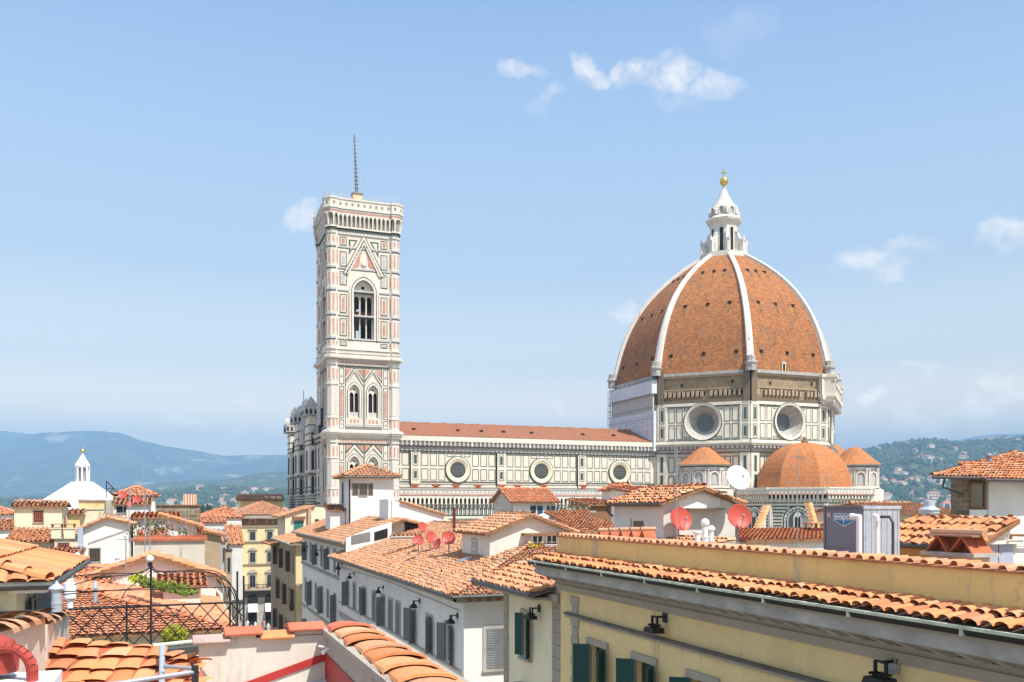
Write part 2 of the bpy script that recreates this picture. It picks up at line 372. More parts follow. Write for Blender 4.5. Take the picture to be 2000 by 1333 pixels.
def archband(fr, mb, a0, a1, z0, zs, wd, d0, d1, mi=0, pointed=True, rise=None):   # arch-shaped moulding of width wd round an opening
    o = arch(a0 - wd, a1 + wd, z0, zs, pointed, 7, rise); i_ = arch(a0, a1, z0, zs, pointed, 7, rise)
    o2 = o[1:] + [o[0]]; i2 = i_[1:] + [i_[0]]
    for k in range(len(o2) - 1):
        mb.hexa([fr.P(*i2[k], d1), fr.P(*i2[k + 1], d1), fr.P(*i2[k + 1], d0), fr.P(*i2[k], d0), fr.P(*o2[k], d1), fr.P(*o2[k + 1], d1), fr.P(*o2[k + 1], d0), fr.P(*o2[k], d0)], mi)

def tiles(mb, poly, sp=.24, row=.40, r=.085, seg=5, jit=1., mi=0, bed=1, lift=.02, thick=.12, side=2, flat=.95, lap=.028):
    """clay roof over a planar convex polygon of world points (first two = eave line); adds slab and one half-round tile per course and column"""
    P = [Vector(p) for p in poly]; O = P[0]; U = (P[1] - P[0]).normalized(); Nn = Vector((0, 0, 0))
    for i in range(1, len(P) - 1):
        Nn += (P[i] - O).cross(P[i + 1] - O)
    Nn.normalize()
    if Nn.z < 0: Nn = -Nn
    V = Nn.cross(U); V.normalize()
    if V.z < 0: V = -V
    q = [((p - O).dot(U), (p - O).dot(V)) for p in P]; n = len(P)
    vs = [p for p in P] + [p - Vector((0, 0, thick)) for p in P]
    mb.add(vs, [tuple(range(n))], bed); mb.add(vs, [(i, (i + 1) % n, n + (i + 1) % n, n + i) for i in range(n)] + [tuple(range(2 * n - 1, n - 1, -1))], side)
    u0, u1 = min(a for a, _ in q), max(a for a, _ in q); nc = max(1, int((u1 - u0) / sp)); sp = (u1 - u0) / nc
    rows = []
    for i in range(nc):
        u = u0 + (i + .5) * sp; vv = []
        for k in range(n):
            (a, b), (c, d) = q[k], q[(k + 1) % n]
            if (a - u) * (c - u) <= 0 and abs(a - c) > 1e-9: vv.append(b + (u - a) / (c - a) * (d - b))
        if len(vv) < 2: continue
        lo, hi = min(vv), max(vv); v = lo - .06
        while v < hi - .05:
            rows.append((u, v, min(v + row * 1.12, hi + .03))); v += row
    if not rows: return mb
    A = np.array(rows); nT = len(A); A[:, 0] += RS.normal(0, .010 * jit, nT); A[:, 1] += RS.normal(0, .016 * jit, nT)
    th = np.linspace(0, math.pi, seg); sk = RS.normal(0, .05 * jit, nT)
    rr = r * (1 + RS.normal(0, .06 * jit, nT)); up = np.abs(RS.normal(0, .012 * jit, nT))
    On, Un, Vn, Nn_ = (np.array(x) for x in (O, U, V, Nn))
    vts = []
    for e, (vc, sc_, hh) in enumerate(((A[:, 1], 1.08, lift + lap), (A[:, 2], .80, lift - .012))):
        for t in th:
            uu = A[:, 0] + rr * sc_ * math.cos(t) + (sk * (A[:, 2] - A[:, 1]) if e else 0)
            hN = rr * sc_ * flat * math.sin(t) + hh + up * (1 if e == 0 else .2)
            vts.append(On + uu[:, None] * Un + vc[:, None] * Vn + hN[:, None] * Nn_)
    VV = np.stack(vts, 1).reshape(-1, 3); base = (np.arange(nT) * 2 * seg)[:, None]
    Fq = np.concatenate([base + np.array([[i, i + 1, seg + i + 1, seg + i]]) for i in range(seg - 1)])
    mb.addnp(VV, Fq, mi); return mb
def caps(mb, a, b, r=.11, ln=.42, mi=0, seg=6, up=.03, fl=1.):    # ridge tiles
    a, b = Vector(a), Vector(b); D = (b - a); n = max(1, int(D.length / ln)); d = D.normalized(); x = Vector((d.y, -d.x, 0)).normalized(); z = x.cross(d)
    if z.z < 0: z = -z
    for i in range(n):
        p, q_ = a + D * (i / n), a + D * ((i + 1.12) / n); rj = r * random.uniform(.9, 1.1); h = random.uniform(0, .02)
        vs = [p + x * (rj * 1.1 * math.cos(t)) + z * (rj * 1.1 * fl * math.sin(t) + up + h + .02) for t in [math.pi * k / (seg - 1) for k in range(seg)]]
        vs += [q_ + x * (rj * .85 * math.cos(t)) + z * (rj * .85 * fl * math.sin(t) + up + h) for t in [math.pi * k / (seg - 1) for k in range(seg)]]
        mb.add(vs, [(k, k + 1, seg + k + 1, seg + k) for k in range(seg - 1)], mi)
    return mb
# ================================================================ the cathedral
def inlay(fr, mb, a0, a1, z0, z1, w=.14, mi=1, fill=None, d=.05):
    fr.frame(mb, a0, a1, z0, z1, w, 0, d, mi)
    if fill is not None: fr.box(mb, a0 + w * 1.8, a1 - w * 1.8, z0 + w * 1.8, z1 - w * 1.8, 0, d * .6, fill)
MAR = ['marble_cream', 'marble_green', 'marble_pink', 'dark', 'marble_dirty', 'marble_grey', 'marble']
# indices: 0 cream 1 green 2 pink 3 dark 4 dirty 5 grey 6 white
DC = at(1414, HZ, 240); DX, DY = DC.x, DC.y
cath = T('cathedral', 'huge marble cathedral with ribbed terracotta dome, long nave and small domed tribunes', 'cathedral', (DX, DY, 0))
def zz(px, py, Y): return onY(px, py, Y).z
# --- nave clerestory
YN = DY - 10.5; XW = 28.0; XE = DX - 24
fn = Fr((0, YN), (1, 0)); mb = MB(); zc = lambda y: zz(900, y, YN)
fn.plate(mb, rect(XW, XE, 14, zc(855)), [], 0)
bx = [onY(p, 900, YN).x for p in (801, 969.5, 1127, 1272)]; step = bx[1] - bx[0]; bx = [bx[0] - step] + bx
oc = [onY(p, 917, YN).x for p in (727, 894, 1057, 1210)]; zo = zc(918.5)
for i in range(4):
    s0, s1 = bx[i], bx[i + 1]; pw = 2.3
    fn.box(mb, s0 - .12, s0 + .12, zc(955), zc(884), 0, .35, 3)
    fn.box(mb, s0 + .12, s0 + pw, zc(946), zc(884), 0, .22, 0); fn.box(mb, s0 + pw, s0 + pw + .1, zc(946), zc(884), 0, .1, 1)
    for (ya, yb) in ((911, 886.5), (939, 917.5)):
        inlay(Fr((0, YN - .22), (1, 0)), mb, s0 + .55, s0 + 1.8, zc(ya), zc(yb), .1, 1); fn.box(mb, s0 + .85, s0 + 1.5, zc(ya - 4), zc(yb + 4), 0, .27, 1)
    nP = 9; pp = (s1 - s0 - pw - .2) / nP
    for k in range(nP):
        a = s0 + pw + .3 + k * pp
        for (ya, yb) in ((911, 886.5), (939, 916.5)):
            c = a + pp / 2 - .15
            if abs(c - oc[i]) < 2.6 and not (yb < 900 and abs(c - oc[i]) < 2.6): continue
            y_a = ya if not (abs(c - oc[i]) < 2.6 and ya < 915) else 893
            inlay(fn, mb, a, a + pp - .42, zc(y_a), zc(yb), .13, 1)
for (y0, y1, d, mi) in ((943, 941, .1, 1), (947, 946, .15, 1), (952, 948, .3, 0), (955, 952, .5, 4), (884.5, 882.5, .25, 1), (882.5, 875, .3, 5), (875, 872, .6, 4), (872, 864, .9, 4), (864, 854.5, 1.15, 0)):
    fn.box(mb, XW, XE + (2 if d > .2 else 0), zc(y0), zc(y1), 0, d, mi)
for k in range(86):     # corbels below the white cornice
    a = XW + k * (XE - XW) / 86; fn.box(mb, a, a + .4, zc(873), zc(864.6), .9, 1.12, 5 if k % 7 else 0)
mb.build('nave_wall', MAR, cath)
for k, o in enumerate(oc[1:] + [oc[0]]):
    r = onY(894 + 23.5, 917, YN).x - onY(894, 917, YN).x
    mb = MB(); fn.ring(mb, o, zo, r + .25, r, .12, .3, mi=1); fn.ring(mb, o, zo, r, r - .25, .32, .4, mi=0); fn.ring(mb, o, zo, r - .25, r * .64, .4, .10, mi=2); fn.ring(mb, o, zo, r * .64, r * .6, .10, .09, mi=1)
    q = mb.build('round_window', ['marble_cream', 'marble_green', 'cream'], cath)
    g = MB(); fn.disc(g, o, zo, r * .64, .08)
    for t in range(-2, 3): fn.box(g, o - r * .5, o + r * .5, zo + t * .42 - .03, zo + t * .42 + .03, .08, .1, 1)
    g.build('glass', ['glass', 'lead'], q)
# nave roof
mb = MB(); zr = zz(900, 829.5, DY) ; ze = zc(854.5) + .05; x0, x1 = XW, DX - 20
def uvq(mb, pts, s=1., mi=0):
    o = Vector(pts[0]); u = (Vector(pts[1]) - o).normalized(); nrm = u.cross(Vector(pts[2]) - o).normalized(); v = nrm.cross(u)
    mb.add(pts, [tuple(range(len(pts)))], mi, [((Vector(p) - o).dot(u) * s, (Vector(p) - o).dot(v) * s) for p in pts])
uvq(mb, [(x0, YN - 1.2, ze), (XE, YN - 1.2, ze), (x1 - 6.5, DY, zr), (x0, DY, zr)]); uvq(mb, [(x1, DY + 11.7, ze), (x0, DY + 11.7, ze), (x0, DY, zr), (x1, DY, zr)])
mb.add([(x0, YN - 1.2, ze), (x0, DY, zr), (x0, DY + 11.7, ze)], [(0, 1, 2)], 1)
uvq(mb, [(XE, YN - 1.2, ze), (XE + 4, DY, ze), (x1 - 6.5, DY, zr)])
for p in (808, 894, 940, 983, 1038, 1138, 1198):
    q = onY(p, 844, YN + 4); zq = ze + (q.y - YN + 1.2) / 11.7 * (zr - ze); mb.box(q.x - .35, q.x + .35, q.y - .4, q.y + .4, zq - .2, zq + .35, 2)
for k in range(60): mb.box(x0 + k * 1.4, x0 + k * 1.4 + 1.1, DY - .2, DY + .2, zr - .1, zr + .16 + .06 * (k % 3), 3)
mb.build('nave_roof', ['nave_tile', 'marble_dirty', 'dark', 'tile_bed'], cath)
# --- aisle wall with its corbel gallery
YA = DY - 21.; fa = Fr((0, YA), (1, 0)); za = lambda y: zz(880, y, YA); XA1 = DX - 27
mb = MB(); fa.plate(mb, rect(XW, XA1, 0, za(971)), [], 0)
arc = []; sp = .95; n = int((XA1 - XW) / sp)
for k in range(n): arc.append(arch(XW + k * sp + .2, XW + k * sp + .78, za(985), za(977), True, 3))
fa.plate(mb, rect(XW, XA1, za(985.5), za(968)), arc, .9, .5, 0); fa.box(mb, XW, XA1, za(985), za(969), .35, .4, 3)
fa.box(mb, XW, XA1, za(968), za(966), .4, 1.05, 2); fa.box(mb, XW, XA1, za(966), za(963.5), .4, 1.0, 5); fa.box(mb, XW, XA1, za(963.5), za(957), .6, .95, 0); fa.box(mb, XW, XA1, za(957), za(955), .55, 1.1, 5)
for k in range(n): fa.box(mb, XW + k * sp, XW + k * sp + .5, za(963), za(958.2), .95, 1.0, 5); fa.box(mb, XW + k * sp + .05, XW + k * sp + .2, za(992), za(984), 0, .75, 0)
fa.box(mb, XW, XA1, za(987.5), za(985.5), 0, .5, 1)
fa.box(mb, XW, XA1, za(1009), za(1006), 0, .3, 1)
for k in range(n):
    a = XW + k * sp; fa.box(mb, a, a + .26, za(1006), za(989), 0, .25, 6); fa.box(mb, a + .34, a + .86, za(1005), za(990), 0, .06, 1); fa.box(mb, a + .5, a + .7, za(1004), za(991), .0, .09, 5)
fa.box(mb, XW, XA1, za(1013), za(1009), 0, .35, 0)
for j in range(12): fa.box(mb, XW, XA1, za(1020 + j * 12), za(1016 + j * 12), 0, .05, 1 if j % 3 else 2)
for px_ in (765, 860, 1050, 1150):      # tall windows lower down
    a = onY(px_, 1050, YA).x; fa.box(mb, a - 1.2, a + 1.2, 4, za(1030), 0, .3, 5); fa.box(mb, a - .7, a + .7, 5, za(1040), .3, .35, 3)
mb.build('aisle_wall', MAR, cath)
mb = MB(); mb.add([(XW, YA, za(966)), (XA1, YA, za(966)), (XA1, YN, zc(956)), (XW, YN, zc(956))], [(0, 1, 2, 3)]); mb.build('aisle_roof', ['nave_tile'], cath)
for p in (810, 852, 891, 934, 980, 1011, 1062, 1140):   # little red vents in the roof
    q = onY(p, 951, YN - 1.5); mb = MB(); mb.box(q.x - .9, q.x + .9, q.y - .4, q.y + .4, q.z + .1, q.z + .5, 0); mb.box(q.x - .5, q.x + .5, q.y - .3, q.y + .3, q.z - .6, q.z + .1, 0); mb.build('roof_vent', ['rust_pot'], cath)
mb = MB(); mb.box(XW, DX - 28, DY + 10.5, DY + 11, 0, ze, 0); mb.box(XW, DX - 28, DY + 20.5, DY + 21, 0, za(955), 0); mb.build('north_wall', ['marble'], cath)
# --- west front, seen from the side
mb = MB(); fw = Fr((XW - .6, 0), (0, -1)); zw = lambda px, py: onX(px, py, XW - .6).z
yv = lambda px: -onX(px, HZ, XW - .6).y
a0, a1 = yv(575), yv(626)
fw.box(mb, a0, a1, 0, zw(590, 855), -2.5, 0, 6)
mb.add([fw.P(a0 + 8, zw(590, 850), 0), fw.P(a1 - 14, zw(600, 792), 0), fw.P(a1, zw(600, 815), 0), fw.P(a1, zw(600, 850), 0), fw.P(a0 + 8, zw(590, 850), -2.5), fw.P(a1 - 14, zw(600, 792), -2.5), fw.P(a1, zw(600, 815), -2.5), fw.P(a1, zw(600, 850), -2.5)], [(0, 1, 2, 3), (4, 5, 6, 7), (0, 1, 5, 4), (1, 2, 6, 5)], 5)
L_ = a1 - a0
for (c0, c1, top, prj) in ((a0, a0 + 5., 822, 1.6), (a0 + 11, a0 + 17, 812, 1.4), (a1 - 12, a1 - 6, 812, 1.4)):
    fw.box(mb, c0, c1, 0, zw(590, top + 18), 0, prj, 6)
    fw.box(mb, c0 - .6, c1 + .6, zw(590, top + 17), zw(590, top), 0, prj + .9, 5)
    fS_ = Fr((XW - .6 - prj, -c1), (1, 0)); tp_ = zw(590, top)
    for k in range(3): fS_.poly(mb, arch(-.8 + k * .9, -.35 + k * .9, zw(590, top + 15), zw(590, top + 9), True, 4), .6, .64, 3)
    for (w0, w1) in ((925, 890), (967, 935), (880, 858)):
        fS_.poly(mb, arch(prj * .2, prj * .85, zw(590, w0), zw(590, w1 + 4), True, 4), 0, .05, 5); fS_.poly(mb, arch(prj * .35, prj * .7, zw(590, w0), zw(590, w1 + 4), True, 4), .05, .08, 3)
    for k in range(7): mb.lathe((XW - .6 - prj - .6 + .1, -c0 + .4 - k * (c1 - c0 + .8) / 6, tp_), [(.3, 0), (.3, .5), (.02, 1.5)], 5, 6)
    mb.lathe((XW - .6 - prj * .4, -(c0 + c1) / 2, tp_), [(1.6, 0), (1.4, .5), (.1, 2.2)], 8, 5)
    for k in range(5): fw.box(mb, c0 + .2 + k * .95, c0 + .7 + k * .95, zw(590, top + 15), zw(590, top + 7), prj + .88, prj + .93, 3)
    for (w0, w1) in ((925, 890), (967, 935)):
        for s in (.32, .62): fw.box(mb, c0 + (c1 - c0) * s - .55, c0 + (c1 - c0) * s + .35, zw(590, w0), zw(590, w1), prj, prj + .06, 3)
    for zb in (872, 845, 860, 955, 962, 970, 975, 980, 985, 990, 930, 933, 880): fw.box(mb, c0 - .1, c1 + .1, zw(590, zb + 1.6), zw(590, zb), 0, prj + .12, 1)
for (w0, w1) in ((925, 885), (975, 935)):
    for k in range(10):
        q_ = a0 + 5.8 + k * 3.6; fw.poly(mb, arch(q_ - .1, q_ + 1.3, zw(590, w0), zw(590, w1 + 6)), 0, .1, 5); fw.poly(mb, arch(q_ + .1, q_ + .5, zw(590, w0), zw(590, w1 + 5)), .1, .14, 3); fw.poly(mb, arch(q_ + .7, q_ + 1.1, zw(590, w0), zw(590, w1 + 5)), .1, .14, 3)
for zb in (878, 870, 928, 956, 964, 972, 982, 990, 998, 850, 1006, 1014): fw.box(mb, a0, a1, zw(590, zb + 3), zw(590, zb), 0, .3, 1 if zb % 4 else 5)
for k in range(40): fw.box(mb, a0 + k * 1.05, a0 + k * 1.05 + .5, zw(590, 865), zw(590, 852), 0, .5, 3 if k % 2 else 6)
mb.build('west_front', MAR, cath)
mb = MB(); q = onX(593, 790, XW - 1); mb.tube(q - Vector((0, 0, 3)), q + Vector((0, 0, 3)), .09); mb.lathe(q + Vector((0, 0, -9)), [(.9, 0), (.9, 3), (1.2, 3.2), (.1, 6.5)], 8); mb.build('pinnacle', ['marble_grey'], cath)

# --- drum and dome
RD = 29.4; AP = RD * math.cos(R(22.5)); LN = 2 * RD * math.sin(R(22.5))
def octf(k, ap=AP, ln=LN, c=None):
    c = c or (DX, DY); t = R(45 * k); n = (math.cos(t), math.sin(t)); u = (-n[1], n[0])
    return Fr((c[0] + n[0] * ap - u[0] * ln / 2, c[1] + n[1] * ap - u[1] * ln / 2), u)
def octp(r, rot=22.5, c=None, n=8): c = c or (DX, DY); return [(c[0] + r * math.cos(R(rot + 360 / n * i)), c[1] + r * math.sin(R(rot + 360 / n * i))) for i in range(n)]
q = octf(5); mid = q.P(LN / 2, 0); bD = mid.x * SN + mid.y * CS
zd = lambda y: EYE + (HZ - y) / F * bD
Z_TILE, Z_BR, Z_MB, Z_CB = zd(727), zd(787), zd(866), zd(880)
mb = MB(); mb.prism(octp(RD - .1), 0, Z_CB, 0, False)
ocz = zd(824); ocr = 34.5 / F * bD
glassz = []
for k in range(8):
    f = octf(k); hole = [(LN / 2 + ocr * math.cos(2 * math.pi * i / 36), ocz + ocr * math.sin(2 * math.pi * i / 36)) for i in range(36)]
    f.plate(mb, rect(0, LN, Z_CB, Z_BR), [hole], 0, .05)
    pr = 2.3
    for s in (0, LN - pr):
        f.box(mb, s, s + pr, Z_CB, Z_BR, 0, .3, 0)
        for (ya, yb) in ((826, 795), (858, 831)):
            f.frame(mb, s + .55, s + pr - .55, zd(ya), zd(yb), .12, .3, .36, 1); f.box(mb, s + .85, s + pr - .85, zd(ya - 4), zd(yb + 4), .3, .34, 1)
    cols = [pr + .45 + i * 1.93 for i in range(3)]; cols += [LN - c - 1.55 for c in cols]
    for c in sorted(cols):
        for (ya, yb) in ((825, 796), (858, 829)):
            ci = abs(c + .77 - LN / 2) < 5.6
            if ci:
                inlay(f, mb, c, c + 1.55, zd(ya if ya > 840 else 801), zd(yb if yb < 800 else 853), .15, 1); continue
            inlay(f, mb, c, c + 1.55, zd(ya), zd(yb), .15, 1)
    f.box(mb, 0, LN, zd(865), zd(860), 0, .25, 0); f.box(mb, 0, LN, zd(861), zd(859.5), 0, .3, 1)
    f.box(mb, -.4, LN + .4, zd(868), zd(865), -.5, .8, 0); f.box(mb, -.6, LN + .6, zd(873), zd(868), -.5, 1.3, 4); f.box(mb, -.4, LN + .4, zd(879), zd(873), -.5, .9, 4)
    for i in range(20): f.box(mb, i * LN / 20 + .2, i * LN / 20 + .8, zd(877), zd(872), .9, 1.2, 5)
    f.box(mb, 0, LN, zd(884), zd(879), -.5, .5, 5); f.box(mb, 0, LN, zd(886), zd(884), -.5, .55, 1)
    f.box(mb, 0, LN, zd(793), zd(787.2), 0, .35, 0); f.box(mb, 0, LN, zd(795), zd(793), 0, .1, 1)
    for s in (0, LN - pr): f.box(mb, s, s + pr, 10, zd(886), -.5, .45, 0)
    for i in range(9):
        a = pr + .4 + i * (LN - 2 * pr - .3) / 9
        for (ya, yb) in ((922, 892), (956, 928)): f.frame(mb, a, a + 1.5, zd(ya), zd(yb), .15, -.3, .06, 1)
    for s in (0, LN - pr):
        for (ya, yb) in ((922, 892), (956, 928)): f.box(mb, s + .8, s + pr - .8, zd(ya), zd(yb), .4, .52, 1)
    for y_ in range(962, 1060, 7): f.box(mb, 0, LN, zd(y_ + 3), zd(y_), -.3, .1, 1)
mb.build('drum_wall', MAR, cath)
for k in range(8):
    f = octf(k); mb = MB(); c = LN / 2
    f.ring(mb, c, ocz, ocr + .45, ocr + .2, .3, .5, 36, 1); f.ring(mb, c, ocz, ocr + .2, ocr - .35, .5, .35, 36, 0); f.ring(mb, c, ocz, ocr - .35, ocr * .50, .35, -2.6, 36, 2); f.ring(mb, c, ocz, ocr + .45, ocr + .45, .3, 0, 36, 0)
    q = mb.build('oculus', ['marble_cream', 'marble_green', 'marble_dirty' if k == 99 else 'concrete'], cath, smooth=False)
    g = MB(); f.disc(g, c, ocz, ocr * .51, -2.58, 30)
    for t in range(-3, 4): f.box(g, c + t * .6 - .03, c + t * .6 + .03, ocz - 2, ocz + 2, -2.58, -2.5, 1); f.box(g, c - 2, c + 2, ocz + t * .6 - .03, ocz + t * .6 + .03, -2.58, -2.5, 1)
    g.build('glass', ['glass_blue', 'lead'], q)
# rough brick band under the tiles
mb = MB()
for k in range(8):
    f = octf(k, AP - .35, LN - .2)
    l = LN - .2
    if k == 7: continue
    mb.add([f.P(0, Z_BR, 0), f.P(l, Z_BR, 0), f.P(l, Z_TILE + .2, 0), f.P(0, Z_TILE + .2, 0)], [(0, 1, 2, 3)], 0, [(0, 0), (l, 0), (l, 8), (0, 8)])
    f.box(mb, 0, l, zd(737), zd(733), 0, .5, 1); f.box(mb, 0, l, zd(733), zd(727), 0, .8, 2); f.box(mb, 0, l, zd(761), zd(759), 0, .25, 1); f.box(mb, 0, l, zd(787), zd(781), 0, .7, 0)
    for i in range(17):
        a = 1.6 + i * (l - 3.2) / 17
        if (k * 7 + i * 5) % 11 == 3: continue
        f.box(mb, a, a + .62, zd(775), zd(763 + (i % 3)), 0, .75 + .1 * (i % 2), 1)
        f.box(mb, a + .62, a + 1.05, zd(774), zd(765), 0, .04, 3)
    for s in (0, l - 1.5): f.box(mb, s, s + 1.5, Z_BR, zd(722), -.3, .85, 0)
    for a, y in ((l * .8, 745), (l * .25, 748)): f.box(mb, a, a + .6, zd(y + 6), zd(y), 0, .06, 3)
mb.build('drum_brickwork', ['rough_brick', 'tan', 'concrete', 'dark'], cath)
# finished gallery on the south-east side
mb = MB(); f = octf(7, AP - .35, LN - .2); l = LN - .2
mb.add([f.P(0, Z_BR, 0), f.P(l, Z_BR, 0), f.P(l, Z_TILE, 0), f.P(0, Z_TILE, 0)], [(0, 1, 2, 3)], 0)
f.box(mb, -1.6, l + 1.6, zd(790), zd(784), -1, 1.6, 5); f.box(mb, -2.0, l + 2.0, zd(784), zd(774), -1, 2.2, 0); f.box(mb, -2.3, l + 2.3, zd(774), zd(770), -1, 2.7, 0); f.box(mb, -2.0, l + 2.0, zd(747), zd(742), 1.6, 2.5, 0)
for i in range(16): a = -1.6 + i * (l + 3.2) / 16; f.box(mb, a, a + .6, zd(770), zd(747), 1.7, 2.2, 0); f.box(mb, a, a + .4, zd(790), zd(784), 1.6, 2.5, 5)
for s in (-2.0, l - .6): f.box(mb, s, s + 2.7, zd(770), zd(735), -1, 2.6, 0); f.box(mb, s - .2, s + 2.9, zd(735), zd(730), -1, 2.9, 0); f.box(mb, s + .9, s + 1.8, zd(764), zd(744), 2.6, 2.64, 3)
f2 = octf(6, AP, LN); f2.box(mb, LN - 2.2, LN + .4, zd(770), zd(735), -1.2, 1.1, 0); f2.box(mb, LN - 2.4, LN + .6, zd(735), zd(729), -1.2, 1.4, 0); f2.box(mb, LN - 1.3, LN - .5, zd(764), zd(745), 1.1, 1.14, 3)
f2.box(mb, LN - 2.3, LN + .7, zd(779), zd(770), -1, 1.5, 0); f2.box(mb, LN - 1.9, LN + .4, zd(787), zd(779), -1, 1.0, 0)
mb.build('gallery', MAR, cath)
# dome shell
R0, H = 29.8, zd(0) * 0; ZT = EYE + (HZ - 506) / F * 238; R1 = 5.7; H = ZT - Z_TILE
def RZ(z): h = (z - Z_TILE) / H; return R0 * (1 - .235 * h - .55 * h ** 3)
NZ = 34; prof = []; s_ = 0
for i in range(NZ + 1):
    z_ = Z_TILE + H * i / NZ; r_ = RZ(z_)
    if prof: s_ += math.hypot(r_ - prof[-1][0], z_ - prof[-1][1])
    prof.append((r_, z_, s_))
mb = MB()
for k in range(8):
    c0, c1 = R(45 * k - 22.5), R(45 * k + 22.5)
    for i in range(NZ):
        (ra, z0, s0), (rb, z1, s1) = prof[i], prof[i + 1]; h0, h1 = ra * math.sin(R(22.5)), rb * math.sin(R(22.5))
        mb.add([(DX + ra * math.cos(c0), DY + ra * math.sin(c0), z0), (DX + ra * math.cos(c1), DY + ra * math.sin(c1), z0), (DX + rb * math.cos(c1), DY + rb * math.sin(c1), z1), (DX + rb * math.cos(c0), DY + rb * math.sin(c0), z1)],
               [(0, 1, 2, 3)], 0, [(-h0 + k * 50, s0), (h0 + k * 50, s0), (h1 + k * 50, s1), (-h1 + k * 50, s1)])
dome = mb.build('dome', ['dome_tile'], cath)
for k in range(8):
    t = R(45 * k); n = Vector((math.cos(t), math.sin(t), 0)); u = Vector((-n.y, n.x, 0))
    for zf, sp in ((.12, .27), (.50, .22), (.80, .17)):
        z = Z_TILE + H * zf; r = RZ(z) * math.cos(R(22.5)); dr = (RZ(z + .5) - RZ(z - .5)); up = (n * dr + Vector((0, 0, 1))).normalized()
        for j in (-1, 0, 1):
            p = Vector((DX, DY, z)) + n * r + u * (j * RZ(z) * sp + .2 * math.sin(k * 3 + j * 5)); nn = u.cross(up)
            q = lambda a, b, c: p + u * a + up * b + nn * c; mb = MB()
            mb.hexa([q(-.32, 0, .05), q(.32, 0, .05), q(.32, 0, -.2), q(-.32, 0, -.2), q(-.32, .7, .3), q(.32, .7, .3), q(.32, .7, -.2), q(-.32, .7, -.2)], 0)
            mb.hexa([q(-.42, .7, .45), q(.42, .7, .45), q(.42, .7, -.1), q(-.42, .7, -.1), q(-.42, 1.1, .1), q(.42, 1.1, .1), q(.42, 1.1, -.1), q(-.42, 1.1, -.1)], 1)
            mb.hexa([q(-.10, -2.2, .03), q(.10, -2.2, .03), q(.10, -2.2, -.05), q(-.10, -2.2, -.05), q(-.16, 0, .03), q(.16, 0, .03), q(.2, 0, -.05), q(-.2, 0, -.05)], 2)
            mb.build('dome_opening', ['dark', 'dome_tile', 'rough_brick'], dome)
mb = MB(); f = octf(6, AP - .8, LN); p = f.P(LN * .42, zd(727)); mb.box(p.x - .5, p.x + .5, p.y - 1.2, p.y + 1, p.z - .3, p.z + 2.2, 0); mb.box(p.x - .3, p.x + .3, p.y - 1.25, p.y, p.z, p.z + 1.8, 1); mb.build('dormer', ['marble_cream', 'dark'], dome)
for k in range(8):
    t = R(45 * k + 22.5); n = Vector((math.cos(t), math.sin(t), 0)); u = Vector((-n.y, n.x, 0)); mb = MB(); vs = []
    for i, (r, z, s) in enumerate(prof):
        a = math.atan((.235 + 1.65 * (i / NZ) ** 2) * R0 / H); nn = n * math.cos(a) + Vector((0, 0, math.sin(a))); hw = .84 - .36 * i / NZ; p = Vector((DX, DY, z)) + n * r
        vs += [p - u * hw - nn * .5, p - u * hw + nn * .55, p + nn * .75, p + u * hw + nn * .55, p + u * hw - nn * .5]
    fs = [(5 * i + j, 5 * i + j + 1, 5 * i + 5 + j + 1, 5 * i + 5 + j) for i in range(NZ) for j in range(4)]
    mb.add(vs, fs); p = Vector((DX, DY, 0)) + n * (R0 + .35); z0 = Z_TILE
    mb.lathe((p.x, p.y, zd(731)), [(1.25, 0), (1.25, 1.6), (1.5, 1.8), (1.5, 2.2), (1.1, 2.4), (1.1, 3.6), (.2, 3.9)], 8, 1, R(22.5 + 45 * k))
    mb.build('rib', ['rib', 'concrete'], dome)
